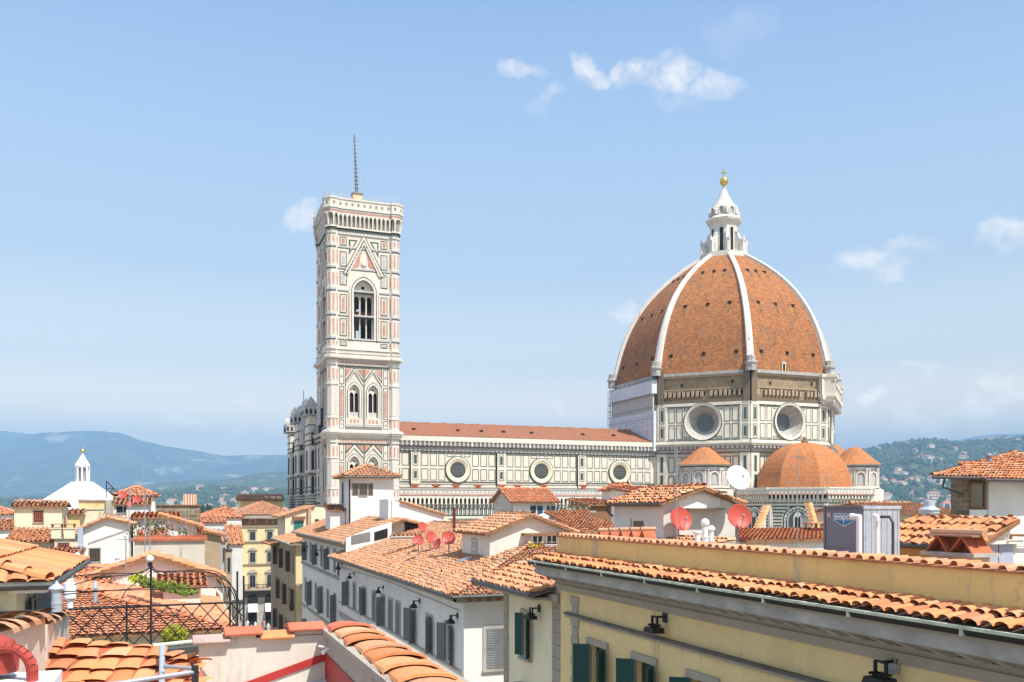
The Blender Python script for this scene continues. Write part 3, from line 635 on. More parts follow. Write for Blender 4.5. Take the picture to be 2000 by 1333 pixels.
# lantern
zl = lambda y: EYE + (HZ - y) / F * 240
lan = T('x', None, None) if 0 else None
mb = MB(); c = (DX, DY, 0); O8 = R(22.5)
mb.lathe(c, [(6.1, ZT - .8), (6.5, ZT - .2), (6.5, zl(501)), (5.6, zl(500)), (3.9, zl(500)), (3.75, zl(497)), (3.75, zl(452)), (3.9, zl(444)), (4.0, zl(442)), (4.8, zl(437)), (5.0, zl(433)), (4.6, zl(430)), (3.8, zl(427)), (3.7, zl(425)), (3.6, zl(411)), (3.3, zl(410))], 8, 0, O8)
lantern = mb.build('lantern', ['rib', 'marble'], cath)
for k in range(8):
    f = octf(k, 3.75 * math.cos(O8), 2 * 3.75 * math.sin(O8)); l = 2 * 3.75 * math.sin(O8)
    w_ = MB(); f.poly(w_, arch(l / 2 - .5, l / 2 + .5, zl(496), zl(454), False), .03, .06, 0); w_.build('window', ['dark'], lantern)
    b2 = MB(); archband(f, b2, l / 2 - .5, l / 2 + .5, zl(496), zl(454), .22, 0, .14, 0, False)
    f3 = octf(k, 3.65 * math.cos(O8), 2 * 3.65 * math.sin(O8)); archband(f3, b2, l / 2 - .55, l / 2 + .55, zl(424), zl(415), .3, 0, .35, 0, False); f3.poly(b2, arch(l / 2 - .55, l / 2 + .55, zl(424), zl(415), False), .02, .05, 1); b2.build('moulding', ['rib', 'concrete'], lantern)
    t = R(45 * k + 22.5); n = Vector((math.cos(t), math.sin(t), 0)); u = Vector((-n.y, n.x, 0)); b3 = MB(); fb = Fr((DX, DY), n, u)
    fb.poly(b3, [(3.6, zl(500)), (4.7, zl(500)), (4.7, zl(484)), (5.1, zl(482)), (5.1, zl(500)), (6.2, zl(500)), (6.25, zl(480)), (6.0, zl(477)), (5.2, zl(475)), (4.6, zl(468)), (4.5, zl(462)), (3.6, zl(458))], -.42, .42, 0)
    b3.lathe((DX + n.x * 6.1, DY + n.y * 6.1, zl(480)), [(.35, 0), (.4, .3), (.3, .6), (.3, .9), (.02, 1.5)], 8)
    b3.lathe((DX + n.x * 3.8, DY + n.y * 3.8, zl(425)), [(.45, 0), (.45, 1.2), (.2, 1.5), (.2, 1.9), (.02, 2.8)], 6)
    b3.build('buttress', ['rib'], lantern)
mb = MB(); mb.lathe(c, [(3.5, zl(411)), (2.3, zl(397)), (1.2, zl(382)), (.35, zl(368)), (.5, zl(366)), (.3, zl(364))], 16); mb.build('cone', ['marble'], lantern)
mb = MB(); zb = zl(354.5); mb.lathe(c, [(.25, zb - 1.7), (.35, zb - 1.2)] + [(max(.02, 1.15 * math.sin(math.pi * i / 12)), zb - 1.15 * math.cos(math.pi * i / 12)) for i in range(13)], 20); mb.build('ball', ['gold'], lantern, smooth=True)
mb = MB(); mb.tube((DX, DY, zb + 1), (DX, DY, zl(331)), .2, 6); p = Vector((DX, DY, zl(338))); mb.tube(p - Vector((.8, 0, 0)), p + Vector((.75, 0, 0)), .18, 6); mb.build('cross', ['gold'], lantern)
# south tribune with its small dome, exedrae on the diagonals
def polyC(cx, cy, r, n, rot): return [(cx + r * math.cos(R(rot) + 2 * math.pi * i / n), cy + r * math.sin(R(rot) + 2 * math.pi * i / n)) for i in range(n)]
def tribune(cx, cy, rot, zt, zba, rr):
    zf = lambda y: EYE + (HZ - y) / F * (cx * SN + cy * CS)
    rt = 15.2; mb = MB(); mb.prism(octp(rt, rot, (cx, cy)), 0, zf(960), 0)
    for k in range(8):
        ap, ln = rt * math.cos(O8), 2 * rt * math.sin(O8); t = R(rot - 22.5 + 45 * k); n = (math.cos(t), math.sin(t)); u = (-n[1], n[0])
        f = Fr((cx + n[0] * ap - u[0] * ln / 2, cy + n[1] * ap - u[1] * ln / 2), u)
        f.box(mb, -.2, ln + .2, zf(957), zf(954.5), -.4, 1.3, 0); f.box(mb, -.3, ln + .3, zf(966), zf(957), .8, 1.15, 0); f.box(mb, -.3, ln + .3, zf(968), zf(966), 0, 1.2, 2)
        m_ = 13
        for i in range(m_):
            a = i * ln / m_; f.box(mb, a + .15, a + .5, zf(976), zf(968), 0, .95 - .2 * (i % 2) * 0, 0); f.box(mb, a + .5, a + ln / m_ + .15, zf(975), zf(968), 0, .2, 3); f.box(mb, a + .1, a + .4, zf(982), zf(976), 0, .5, 0)
            f.box(mb, a + .2, a + .6, zf(964.5), zf(959), 1.15, 1.2, 5)
        f.box(mb, 0, ln, zf(984), zf(982), 0, .2, 1)
        # blind pointed arch with two-light window
        c_ = ln / 2
        for (wd, mi, dd) in ((3.2, 1, .06), (2.9, 0, .12), (2.55, 1, .16), (2.25, 5, .2), (1.9, 1, .23)):
            f.poly(mb, arch(c_ - wd, c_ + wd, zf(1040), zf(1014), False), 0, dd, mi)
        for i in range(11): a = R(180 * i / 10); rd = 2.42; f.box(mb, c_ + rd * math.cos(a) - .12, c_ + rd * math.cos(a) + .12, zf(1014) + rd * math.sin(a) - .12, zf(1014) + rd * math.sin(a) + .12, .16, .24, 0)
        f.poly(mb, arch(c_ - .95, c_ + .95, zf(1060), zf(1012), True), 0, .3, 6); f.poly(mb, arch(c_ - .6, c_ - .06, zf(1058), zf(1012), True), 0, .33, 3); f.poly(mb, arch(c_ + .06, c_ + .6, zf(1058), zf(1012), True), 0, .33, 3)
        for y_ in range(988, 1075, 6):
            hw = 3.3 if y_ > 1012 else (0 if y_ < 990 else 3.3 * math.sqrt(max(0, 1 - ((1014 - y_) * .118 / 3.3) ** 2)) if y_ > 986 else 0)
            for (s0, s1) in ((.3, c_ - hw - .15), (c_ + hw + .15, ln - .3)):
                if s1 > s0 + .2: f.box(mb, s0, s1, zf(y_ + 2.6), zf(y_), 0, .06, 1)
        f.box(mb, -.35, .35, 0, zf(984), -.2, .45, 6); f.box(mb, ln - .35, ln + .35, 0, zf(984), -.2, .45, 6)
    mb.build('tribune_wall', MAR, cath)
    ps = []; nb = 14
    z0, z1 = zf(953.5), zf(865); h = z1 - z0; mb = MB()
    for i in range(nb + 1): a = math.pi / 2 * i / nb; ps.append((rr * math.cos(a) ** .92 if i < nb else .3, z0 + h * math.sin(a) ** 1.0))
    s = 0
    for i in range(nb):
        for k in range(8):
            c0, c1 = R(rot + 45 * k), R(rot + 45 * k + 45); (ra, za_), (rb, zb_) = ps[i], ps[i + 1]; h0, h1 = ra * .383, rb * .383; ds = math.hypot(ra - rb, zb_ - za_)
            mb.add([(cx + ra * math.cos(c0), cy + ra * math.sin(c0), za_), (cx + ra * math.cos(c1), cy + ra * math.sin(c1), za_), (cx + rb * math.cos(c1), cy + rb * math.sin(c1), zb_), (cx + rb * math.cos(c0), cy + rb * math.sin(c0), zb_)], [(0, 1, 2, 3)], 0, [(-h0 + 30 * k, s), (h0 + 30 * k, s), (h1 + 30 * k, s + ds), (-h1 + 30 * k, s + ds)])
        s += ds
    mb.lathe((cx, cy, 0), [(1.0, z1 - .5), (.8, z1 + .3), (.35, z1 + .5), (.3, z1 + 1.1), (.02, z1 + 1.4)], 8, 0)
    mb.build('tribune_dome', ['small_dome_tile'], cath)
tribune(DX - .2, DY - 33, 22.5, 0, 0, 11.2)
tribune(DX + 33, DY, 22.5, 0, 0, 11.2)
def exedra(cx, cy, face):
    zf = lambda y: EYE + (HZ - y) / F * (cx * SN + cy * CS); n = 20
    mb = MB(); mb.lathe((cx, cy, 0), [(5.6, 20), (5.6, zf(911)), (6.0, zf(911.2)), (6.3, zf(909))], n, 0); mb.lathe((cx, cy, 0), [(7.0, 0), (7.0, zf(957)), (5.6, zf(956))], n, 0)
    for j, (y0, y1, rr, mi) in enumerate(((954, 950, 6.0, 0), (956, 954, 5.8, 1), (914, 912, 5.75, 1), (922, 921, 5.7, 1))): mb.lathe((cx, cy, 0), [(5.6, zf(y0)), (rr, zf(y0)), (rr, zf(y1)), (5.6, zf(y1))], n, mi)
    ap = 5.6
    for i in range(-3, 4):
        t = R(face + i * 36); nn = (math.cos(t), math.sin(t)); u = (-nn[1], nn[0]); f = Fr((cx + nn[0] * ap, cy + nn[1] * ap), u)
        f.poly(mb, arch(-.95, .95, zf(949), zf(932), False), -.3, .03, 2); archband(f, mb, -.95, .95, zf(949), zf(932), .3, -.3, .3, 0, False); f.poly(mb, arch(-.5, .5, zf(948), zf(934), False), -.3, .06, 5)
        t = R(face + i * 36 + 18); nn = (math.cos(t), math.sin(t)); u = (-nn[1], nn[0]); f = Fr((cx + nn[0] * ap, cy + nn[1] * ap), u)
        for s in (-.55, .2): f.box(mb, s, s + .35, zf(950), zf(920), -.2, .35, 0)
        f.box(mb, -.7, .7, zf(921), zf(916), -.2, .42, 5)
    mb.build('exedra', ['marble', 'marble_green', 'concrete', 'dark', 'marble_dirty', 'marble_grey'], cath)
    mb = MB(); s = 0; ps = [(6.7, zf(909)), (5.1, zf(900.5)), (3.6, zf(890.5)), (2.3, zf(881)), (1.25, zf(875.5)), (.05, zf(873))]
    for (ra, za_), (rb, zb_) in zip(ps, ps[1:]):
        ds = math.hypot(ra - rb, zb_ - za_)
        for k in range(16):
            c0, c1 = 2 * math.pi * k / 16, 2 * math.pi * (k + 1) / 16; h0, h1 = ra * .2, rb * .2
            mb.add([(cx + ra * math.cos(c0), cy + ra * math.sin(c0), za_), (cx + ra * math.cos(c1), cy + ra * math.sin(c1), za_), (cx + rb * math.cos(c1), cy + rb * math.sin(c1), zb_), (cx + rb * math.cos(c0), cy + rb * math.sin(c0), zb_)], [(0, 1, 2, 3)], 0, [(-h0 + 3 * k, s), (h0 + 3 * k, s), (h1 + 3 * k, s + ds), (-h1 + 3 * k, s + ds)])
        s += ds
    mb.build('exedra_roof', ['small_dome_tile'], cath)
e = 31 * .7071; exedra(DX - e + 1., DY - e - .4, 225)
e = 33.5 * .7071; exedra(DX - .6 + e, DY - e, 315)
# scaffold wrapped in white sheets on the west side of the drum
sc_ = T('scaffold', 'tall scaffold wrapped in pale sheets against the left side of the drum', 'scaffold', (DX - 29, DY, 0))
f = octf(4); mb = MB(); f.box(mb, .3, LN + .8, zd(880), zd(800), .9, 1.6, 0); f.box(mb, .3, LN - .2, zd(800), zd(765), .9, 1.3, 1)
f.box(mb, .1, LN + .3, zd(765), zd(738), .4, 1.9, 0)
mb.build('sheet', ['white_sheet', 'marble_grey'], sc_)
mb = MB()
for zz_ in (738, 765, 790, 812): f.box(mb, .1, LN + .4, zd(zz_ + 1.2), zd(zz_), 1.85 if zz_ < 770 else 1.55, 2.0 if zz_ < 770 else 1.7, 0)
for i in range(10): f.box(mb, .1 + i * 2.4, .22 + i * 2.4, zd(738), zd(731), 1.75, 1.87, 0)
f.box(mb, .1, LN, zd(732), zd(731), 1.75, 1.87, 0)
for s in (-.9, .1):
    for i in range(2): p = f.P(s, zd(870), 1 + .8 * i); mb.tube(p, f.P(s, zd(738), 1 + .8 * i), .09, 5)
for i in range(9): f.box(mb, -1.0, .3, zd(868 - i * 14), zd(867.2 - i * 14), .9, 1.9, 0)
for i in range(11): f.box(mb, .4 + i * 2.2, .46 + i * 2.2, zd(872), zd(801), 1.6, 1.63, 0)
for i in range(7): f.box(mb, .3, LN + .8, zd(868 - i * 10), zd(867.6 - i * 10), 1.6, 1.63, 0)
f5 = octf(5); f5.box(mb, -3.6, -.3, zd(866), zd(760), .2, .26, 0) if False else None
mb.build('frame', ['grey_metal'], sc_)

# ================================================================ the bell tower
Y0 = 170.; X0, X1 = onY(640, HZ, Y0).x, onY(781, HZ, Y0).x; W = X1 - X0
camp = T('bell_tower', 'tall square marble bell tower with green and pink inlay and corbelled top', 'tower', (X0 + W / 2, Y0 + W / 2, 0))
zt = lambda y: zz(712, y, Y0)
def outline(e, c=1.08, r=1.17, ins=.5, er=None):
    er = e if er is None else er; pts = []
    for ph, cx, cy in ((225, c, c), (315, W - c, c), (45, W - c, W - c), (135, c, W - c)):
        v = [(cx + (r + er) * math.cos(R(ph + d)), cy + (r + er) * math.sin(R(ph + d))) for d in (-67.5, -22.5, 22.5, 67.5)]
        lo, hi = ins - e, W - ins + e
        if ph == 225: a, b = (lo, v[0][1]), (v[3][0], lo)
        elif ph == 315: a, b = (v[0][0], lo), (hi, v[3][1])
        elif ph == 45: a, b = (hi, v[0][1]), (v[3][0], hi)
        else: a, b = (v[0][0], hi), (lo, v[3][1])
        pts += [a] + v + [b]
    return [(X0 + x, Y0 + y) for x, y in pts]
mb = MB()     # corner turrets
for cx, cy, in ((1.08, 1.08), (W - 1.08, 1.08), (W - 1.08, W - 1.08), (1.08, W - 1.08)):
    c8 = octp(1.17, 22.5, (X0 + cx, Y0 + cy)); mb.prism(c8, 0, zt(455), 6, False)
    ap8, l8 = 1.17 * math.cos(O8), 2 * 1.17 * math.sin(O8)
    for k in range(8):
        f = octf(k, ap8, l8, (X0 + cx, Y0 + cy)); m = .2
        for (ya, yb, mi) in ((479, 466, 2), (520, 492, 2), (560, 536, 2), (612, 577, 2), (657, 625, 2), (677, 668, 2), (745, 722, 2), (700, 690, 6), (836, 818, 2), (895, 872, 2), (972, 958, 2), (1020, 985, 2)):
            if ya == 700: continue
            f.frame(mb, m * .4, l8 - m * .4, zt(ya), zt(yb), .09, 0, .035, 6 if mi == 2 else 1); f.box(mb, m * 1.5, l8 - m * 1.5, zt(ya - 2), zt(yb + 2), 0, .03, mi)
        for (ya, yb) in ((812, 755), (950, 905)): f.frame(mb, m * .5, l8 - m * .5, zt(ya), zt(yb), .07, 0, .03, 5)
for y_ in (485, 526, 569, 617, 663): # string courses
    mb.prism(outline(.1, er=.16), zt(y_ + 2), zt(y_ - 1.5), 5); mb.prism(outline(.05, er=.1), zt(y_ + 3.5), zt(y_ + 2), 1)
for y_ in (752, 817, 895, 955):
    for cx, cy, in ((1.08, 1.08), (W - 1.08, 1.08), (W - 1.08, W - 1.08), (1.08, W - 1.08)): mb.prism(octp(1.3, 22.5, (X0 + cx, Y0 + cy)), zt(y_ + 1.5), zt(y_), 6)
mb.build('turret', MAR, camp)
def cornice(z0y, z1y):
    return None
mb = MB()     # main cornices
for (ya, yb, e) in ((704, 702, .45), (702, 698, .75), (698, 696, .55), (857, 855, .3), (855, 850, .5), (850, 847, .8), (847, 843, .95), (843, 841, .6), (692, 690, .25), (685, 683, .3), (1000, 990, .6)):
    mb.prism(outline(e), zt(ya), zt(yb), 6)
for (ya, yb, e) in ((715, 713.5, .22), (706, 704, .15), (866, 865, .22)): mb.prism(outline(e), zt(ya), zt(yb), 5)
mb.build('cornice', MAR, camp)
FCS = [Fr((X0, Y0), (1, 0)), Fr((X1, Y0), (0, 1)), Fr((X1, Y0 + W), (-1, 0)), Fr((X0, Y0 + W), (0, -1))]
for f0 in FCS:
    fi = Fr((f0.o - f0.n * .5), f0.u); mb = MB(); c = W / 2
    big = arch(c - 2.0, c + 2.0, zt(665), zt(571), True, 8, .62)
    small = []
    for yb, ys in ((816, 766), (962, 906)):
        for s in (-1, 1): small.append(arch(c + s * 1.83 - 1.0, c + s * 1.83 + 1.0, zt(yb), zt(ys), True, 6, .75))
    fi.plate(mb, rect(.8, W - .8, zt(685), zt(455)), [big], 0, 1.5, 6, 5)
    fi.plate(mb, rect(.8, W - .8, zt(843), zt(702)), small[:2], 0, .8, 6, 5)
    fi.plate(mb, rect(.8, W - .8, 0, zt(850)), small[2:], 0, .8, 6, 5); fi.box(mb, .8, W - .8, zt(702), zt(685), -.5, .02, 6)
    # big window: gable, arch bands, side strips
    archband(fi, mb, c - 2.0, c + 2.0, zt(665), zt(571), .35, 0, .18, 6, True, .62); archband(fi, mb, c - 2.35, c + 2.35, zt(665), zt(571), .12, 0, .12, 1, True, .62); archband(fi, mb, c - 2.5, c + 2.5, zt(665), zt(571), .35, 0, .2, 6, True, .62)
    for s in (-1, 1):
        bxx = lambda a, b, y0, y1, d, mi: fi.box(mb, min(c + s * a, c + s * b), max(c + s * a, c + s * b), zt(y0), zt(y1), 0, d, mi)
        # gable bars
        for (o1, o2, mi, dd) in ((0, .32, 6, .3), (.36, .5, 1, .2), (.54, .95, 6, .15), (1.0, 1.14, 1, .1)):
            A, B = (3.0 + o1, zt(538)), (0, zt(478) + o1 * 1.9); A2, B2 = (3.0 + o2, zt(538)), (0, zt(478) + o2 * 1.9)
            P_ = [(c + s * A[0], A[1]), (c + s * A2[0], A2[1]), (c + s * B2[0], B2[1]), (c + s * B[0], B[1])]
            fi.poly(mb, P_, 0, dd, mi)
        fi.poly(mb, [(c + s * .35, zt(488)), (c + s * 2.2, zt(526)), (c + s * .9, zt(520)), (c + s * .75, zt(507))], 0, .06, 2)
        for i in range(9): fi.box(mb, c + s * (3.6 - i * .39) - .12, c + s * (3.6 - i * .39) + .12, zt(537 - i * 6.6), zt(534 - i * 6.6), 0, .3, 6)
        fi.poly(mb, [(c + s * 1.2, zt(470)), (c + s * 2.9, zt(470)), (c + s * 2.9, zt(500))], 0, .05, 1); fi.poly(mb, [(c + s * 1.6, zt(473)), (c + s * 2.6, zt(473)), (c + s * 2.6, zt(491))], 0, .08, 6)
        for (ya, yb, fl) in ((483, 466, 2), (524, 494, 5), (560, 533, 5), (614, 577, 2), (659, 624, 2), (678, 669, 5)):
            a0_, a1_ = c + s * 4.65, c + s * 3.3
            a0_, a1_ = min(a0_, a1_), max(a0_, a1_); inlay(fi, mb, a0_, a1_, zt(ya), zt(yb), .13, 1); fi.frame(mb, a0_ + .22, a1_ - .22, zt(ya - 2.5), zt(yb + 2.5), .12, 0, .07, 6); 
            if ya - yb > 20: fi.poly(mb, arch((a0_ + a1_) / 2 - .22, (a0_ + a1_) / 2 + .22, zt(ya - 6), zt(yb + 10), True, 4), 0, .09, fl)
            else: fi.box(mb, (a0_ + a1_) / 2 - .25, (a0_ + a1_) / 2 + .25, zt(ya - 5), zt(yb + 5), 0, .09, fl)
        bxx(3.0, 2.5, 664, 571, .25, 6); bxx(2.9, 2.75, 660, 575, .28, 2)
        # paired windows of the two lower storeys
        for dy0, yb, ys, ya_, yp in ((0, 816, 766, 720, 839), (146, 962, 906, 868, 985)):
            cc = c + s * 1.83
            archband(fi, mb, cc - 1.0, cc + 1.0, zt(yb), zt(ys), .28, 0, .16, 6, True, .75); archband(fi, mb, cc - 1.28, cc + 1.28, zt(yb), zt(ys), .1, 0, .12, 1, True, .75)
            fi.frame(mb, cc - 1.78, cc + 1.78, zt(yp), zt(ya_ - 1), .1, 0, .06, 1)
            for q in (-1, 1):
                za_ = zt(ys - 15); zb2 = zt(ya_ + 1)
                fi.poly(mb, [(cc + q * 1.7, za_ - .2), (cc + q * 1.7, za_ + .35), (cc, zb2), (cc, zb2 - .6)], 0, .22, 6)
                fi.poly(mb, [(cc + q * 1.72, za_ + .5), (cc + q * 1.72, za_ + .75), (cc + q * .15, zb2), (cc, zb2)], 0, .1, 1)
                for i in range(6): fi.box(mb, cc + q * (1.55 - i * .27) - .08, cc + q * (1.55 - i * .27) + .08, za_ + .42 + i * .36, za_ + .62 + i * .36, .1, .24, 1)
                fi.poly(mb, [(cc + q * 1.62, zt(ya_ + 2)), (cc + q * .6, zt(ya_ + 2)), (cc + q * 1.62, zt(ya_ + 17))], 0, .07, 2)
            fi.box(mb, cc - 1.35, cc + 1.35, zt(yb + 14), zt(yb), 0, .12, 6); fi.box(mb, cc - 1.7, cc + 1.7, zt(yb + 18), zt(yb + 15), 0, .3, 5); fi.box(mb, cc - 1.7, cc + 1.7, zt(yb + 22), zt(yb + 18), 0, .06, 5)
            for i in range(3): fi.box(mb, cc - .9 + i * .7, cc - .5 + i * .7, zt(yb + 11), zt(yb + 4), .12, .15, 2)
            a0_, a1_ = c + s * 4.75, c + s * 3.85; a0_, a1_ = min(a0_, a1_), max(a0_, a1_)
            for (y2, y1, fl) in ((ya_ + 32, ya_, 5), (ya_ + 98, ya_ + 36, 2), (ya_ + 118, ya_ + 101, 5)):
                inlay(fi, mb, a0_, a1_, zt(y2), zt(y1), .1, 1); m_ = (a0_ + a1_) / 2
                if fl == 2: fi.poly(mb, arch(m_ - .2, m_ + .2, zt(y2 - 5), zt(y1 + 8), True, 4), 0, .09, 2)
                else: fi.box(mb, m_ - .13, m_ + .13, (zt(y1) + zt(y2)) / 2 - .13, (zt(y1) + zt(y2)) / 2 + .13, 0, .09, 4)
    t_ = [(c + .55 * math.cos(2 * math.pi * i / 16), zt(515) + .55 * math.sin(2 * math.pi * i / 16)) for i in range(16)]; fi.poly(mb, t_, 0, .2, 5); fi.poly(mb, [(c + (a - c) * .7, zt(515) + (b - zt(515)) * .7) for a, b in t_], 0, .25, 6)
    # friezes
    for ya, yb in ((713, 706), (865, 858), (695, 686)):
        fi.box(mb, .8, W - .8, zt(ya), zt(yb), 0, .12, 6)
        for i in range(22): a = 2.4 + i * (W - 4.8) / 22; fi.box(mb, a + .08, a + .35, zt(ya - 1), zt(yb + 1), .12, .16, 2 if ya != 695 else 5)
    fi.box(mb, 2, W - 2, zt(718), zt(716), 0, .1, 1); fi.box(mb, 2, W - 2, zt(869), zt(867.5), 0, .1, 1)
    mb.build('wall', MAR, camp)
    # tracery of the three-light window and balustrade
    mb = MB(); ft = Fr(fi.o - fi.n * .9, fi.u)
    lights = [arch(c + x - .48, c + x + .48, zt(664), zt(584), True, 5, .85) for x in (-1.25, 0, 1.25)]
    rounds = [[(c + x + r_ * math.cos(2 * math.pi * i / 12), zt(y_) + r_ * math.sin(2 * math.pi * i / 12)) for i in range(12)] for x, y_, r_ in ((0, 560, .33), (-.8, 566, .22), (.8, 566, .22))]
    ft.plate(mb, arch(c - 1.98, c + 1.98, zt(665), zt(571), True, 8, .61), lights + rounds, 0, .22, 6, 6)
    for x in (-1.9, -.62, .62, 1.9): mb.tube(ft.P(c + x, zt(664), .05), ft.P(c + x, zt(582), .05), .13, 8, 6)
    mb.build('tracery', MAR, camp)
    for yb, ys in ((816, 766), (962, 906)):
        for s in (-1, 1):
            cc = c + s * 1.83; mb = MB(); ft = Fr(fi.o - fi.n * .45, fi.u)
            ft.plate(mb, arch(cc - .99, cc + .99, zt(yb), zt(ys), True, 6, .74), [arch(cc + x - .36, cc + x + .36, zt(yb - 3), zt(ys + 6), True, 4, .85) for x in (-.46, .46)] + [[(cc + .2 * math.cos(i), zt(ys - 5) + .2 * math.sin(i)) for i in range(6)]], 0, .15, 6, 6)
            ft.box(mb, cc - .98, cc + .98, zt(yb), zt(yb - 11), -.1, -.02, 5); ft.box(mb, cc - 1.0, cc + 1.0, zt(yb) - .3, zt(ys) + 2.2, -.42, -.38, 3)
            for i in range(4): ft.box(mb, cc - .9 + i * .47, cc - .75 + i * .47, zt(yb - 10), zt(yb), -.02, .02, 6)
            mb.tube(ft.P(cc, zt(yb), .06), ft.P(cc, zt(ys + 4), .06), .1, 6, 6); mb.build('window', MAR, camp)
mb = MB(); mb.box(X0 + 2.2, X1 - 2.2, Y0 + 2.2, Y0 + W - 2.2, zt(690), zt(680), 0); mb.box(X0 + 1.2, X1 - 1.2, Y0 + 1.2, Y0 + W - 1.2, zt(545), zt(540), 0)
mb.box(X0 + 3, X1 - 3, Y0 + 3, Y0 + W - 3, 2, zt(690), 0)
for i in range(3): mb.box(X0 + 1.5, X1 - 1.5, Y0 + 4 + i * 2.8, Y0 + 4.4 + i * 2.8, zt(606), zt(601), 1)
for x, y, r_ in ((-1.6, 0, .9), (.4, .8, 1.0), (1.9, -.8, .75)):
    mb.lathe((X0 + W / 2 + x, Y0 + W / 2 + y, zt(618)), [(r_, 0), (r_ * .85, .4), (r_ * .6, 1.2), (r_ * .5, 1.6), (.1, 1.8)], 14, 2)
mb.build('bell_chamber', ['tan', 'wood', 'verdigris'], camp)
# projecting gallery
mb = MB(); mb.prism(outline(.15), zt(462), zt(452), 5); mb.prism(outline(.25), zt(455), zt(453), 1); mb.prism(outline(.45), zt(450), zt(447), 6); mb.prism(outline(.2), zt(450), zt(420), 4)
mb.prism(outline(.68), zt(424), zt(421), 6); mb.prism(outline(.72), zt(421), zt(418), 2); mb.prism(outline(.75), zt(418), zt(414), 5); mb.prism(outline(.88), zt(414), zt(411), 6); mb.prism(outline(.72), zt(411), zt(396), 6); mb.prism(outline(.86), zt(396), zt(393), 6)
ol = outline(.25); ol2 = outline(1.02)
def along(pl, sp):
    out = []
    for i in range(len(pl)):
        a, b = Vector((*pl[i], 0)), Vector((*pl[(i + 1) % len(pl)], 0)); l = (b - a).length
        if l < .6: continue
        n = max(1, round(l / sp)); u = (b - a).normalized()
        for k in range(n): out.append((a + u * (l * (k + .5) / n), u, Vector((u.y, -u.x, 0))))
    return out
for p, u, n in along(ol, .85):
    q = lambda a, d, y: p + u * a + n * d + Vector((0, 0, zt(y)))
    mb.hexa([q(-.14, .12, 449), q(.14, .12, 449), q(.14, -.3, 449), q(-.14, -.3, 449), q(-.16, .5, 428), q(.16, .5, 428), q(.16, -.3, 428), q(-.16, -.3, 428)], 6)
    mb.hexa([q(-.16, .5, 428), q(.16, .5, 428), q(.16, -.3, 428), q(-.16, -.3, 428), q(-.42, .5, 423), q(.42, .5, 423), q(.42, -.3, 423), q(-.42, -.3, 423)], 6)
for p, u, n in along(outline(.72), 1.15):
    q = lambda a, d, y: p + u * a + n * d + Vector((0, 0, zt(y)))
    mb.hexa([q(-.2, .03, 407), q(.2, .03, 407), q(.2, -.1, 407), q(-.2, -.1, 407), q(-.2, .03, 401), q(.2, .03, 401), q(.2, -.1, 401), q(-.2, -.1, 401)], 4)
for p, u, n in along(outline(.15), .7):
    q = lambda a, d, y: p + u * a + n * d + Vector((0, 0, zt(y)))
    mb.hexa([q(-.2, .05, 461), q(.2, .05, 461), q(.2, -.1, 461), q(-.2, -.1, 461), q(-.2, .05, 457), q(.2, .05, 457), q(.2, -.1, 457), q(-.2, -.1, 457)], 6)
mb.build('gallery', MAR, camp)
mb = MB()     # safety mesh on top
pl = outline(.6); ztop = zt(384)
for i in range(len(pl)):
    a, b = pl[i], pl[(i + 1) % len(pl)]
    for y_ in (384, 387, 390): mb.tube((*a, zt(y_)), (*b, zt(y_)), .035, 4)
for p, u, n in along(pl, 1.6): mb.tube((p.x, p.y, zt(394)), (p.x, p.y, zt(383)), .045, 4)
mb.build('railing', ['galv'], camp)
mb = MB(); uvq(mb, [(X0, Y0, zt(393)), (X1, Y0, zt(393)), (X0 + W / 2, Y0 + W / 2, zt(388))]); uvq(mb, [(X1, Y0, zt(393)), (X1, Y0 + W, zt(393)), (X0 + W / 2, Y0 + W / 2, zt(388))]); uvq(mb, [(X1, Y0 + W, zt(393)), (X0, Y0 + W, zt(393)), (X0 + W / 2, Y0 + W / 2, zt(388))]); uvq(mb, [(X0, Y0 + W, zt(393)), (X0, Y0, zt(393)), (X0 + W / 2, Y0 + W / 2, zt(388))]); mb.build('roof', ['small_dome_tile'], camp)
p = at(697, 384, 178); q = at(692, 262, 178); mb = MB(); mb.box(p.x - .9, p.x + .9, p.y - .9, p.y + .9, p.z - 2.5, p.z + .2, 1); mb.box(p.x - 1.1, p.x + 1.1, p.y - 1.1, p.y + 1.1, p.z + .2, p.z + .5, 0)
n_ = 16
for i in range(n_):
    a, b = p.lerp(q, i / n_), p.lerp(q, (i + 1) / n_); mb.tube(a, b, .3 - .012 * i, 6, 0); mb.tube(a, a + Vector((0, 0, .15)), .45 - .015 * i, 6, 0)
for dx in (-3, 3): mb.tube(p.lerp(q, .5), (p.x + dx, p.y - 1, p.z), .03, 4)
mb.build('mast', ['lead', 'yellow_warm'], camp)

# ================================================================ baptistery
BX, BY = -17.5, DY; b_ = BX * SN + BY * CS; zb_ = lambda y: EYE + (HZ - y) / F * b_
bap = T('baptistery', 'white octagonal pyramid roof with slender white lantern and gold ball at far left', 'baptistery', (BX, BY, 0))
c = (BX, BY, 0)
mb = MB(); mb.lathe(c, [(14.2, zb_(1022)), (14.2, zb_(1019)), (2.3, zb_(943)), (2.3, zb_(941.5)), (.1, zb_(941.5))], 8, 0, O8); mb.build('roof', ['white_paint'], bap)
mb = MB(); mb.lathe(c, [(13.6, 0), (13.6, zb_(1021))], 8, 0, O8)
for k in range(8):
    f = octf(k, 13.6 * math.cos(O8), 27.2 * math.sin(O8), (BX, BY)); l = 27.2 * math.sin(O8)
    for z0 in (2, 8, 14): 
        for i in range(3): f.frame(mb, .6 + i * 3.2, 3.4 + i * 3.2, z0, z0 + 5, .25, 0, .08, 1)
    f.box(mb, -.3, l + .3, zb_(1024), zb_(1020), -.2, .7, 0)
mb.build('wall', ['marble', 'marble_green'], bap)
mb = MB()
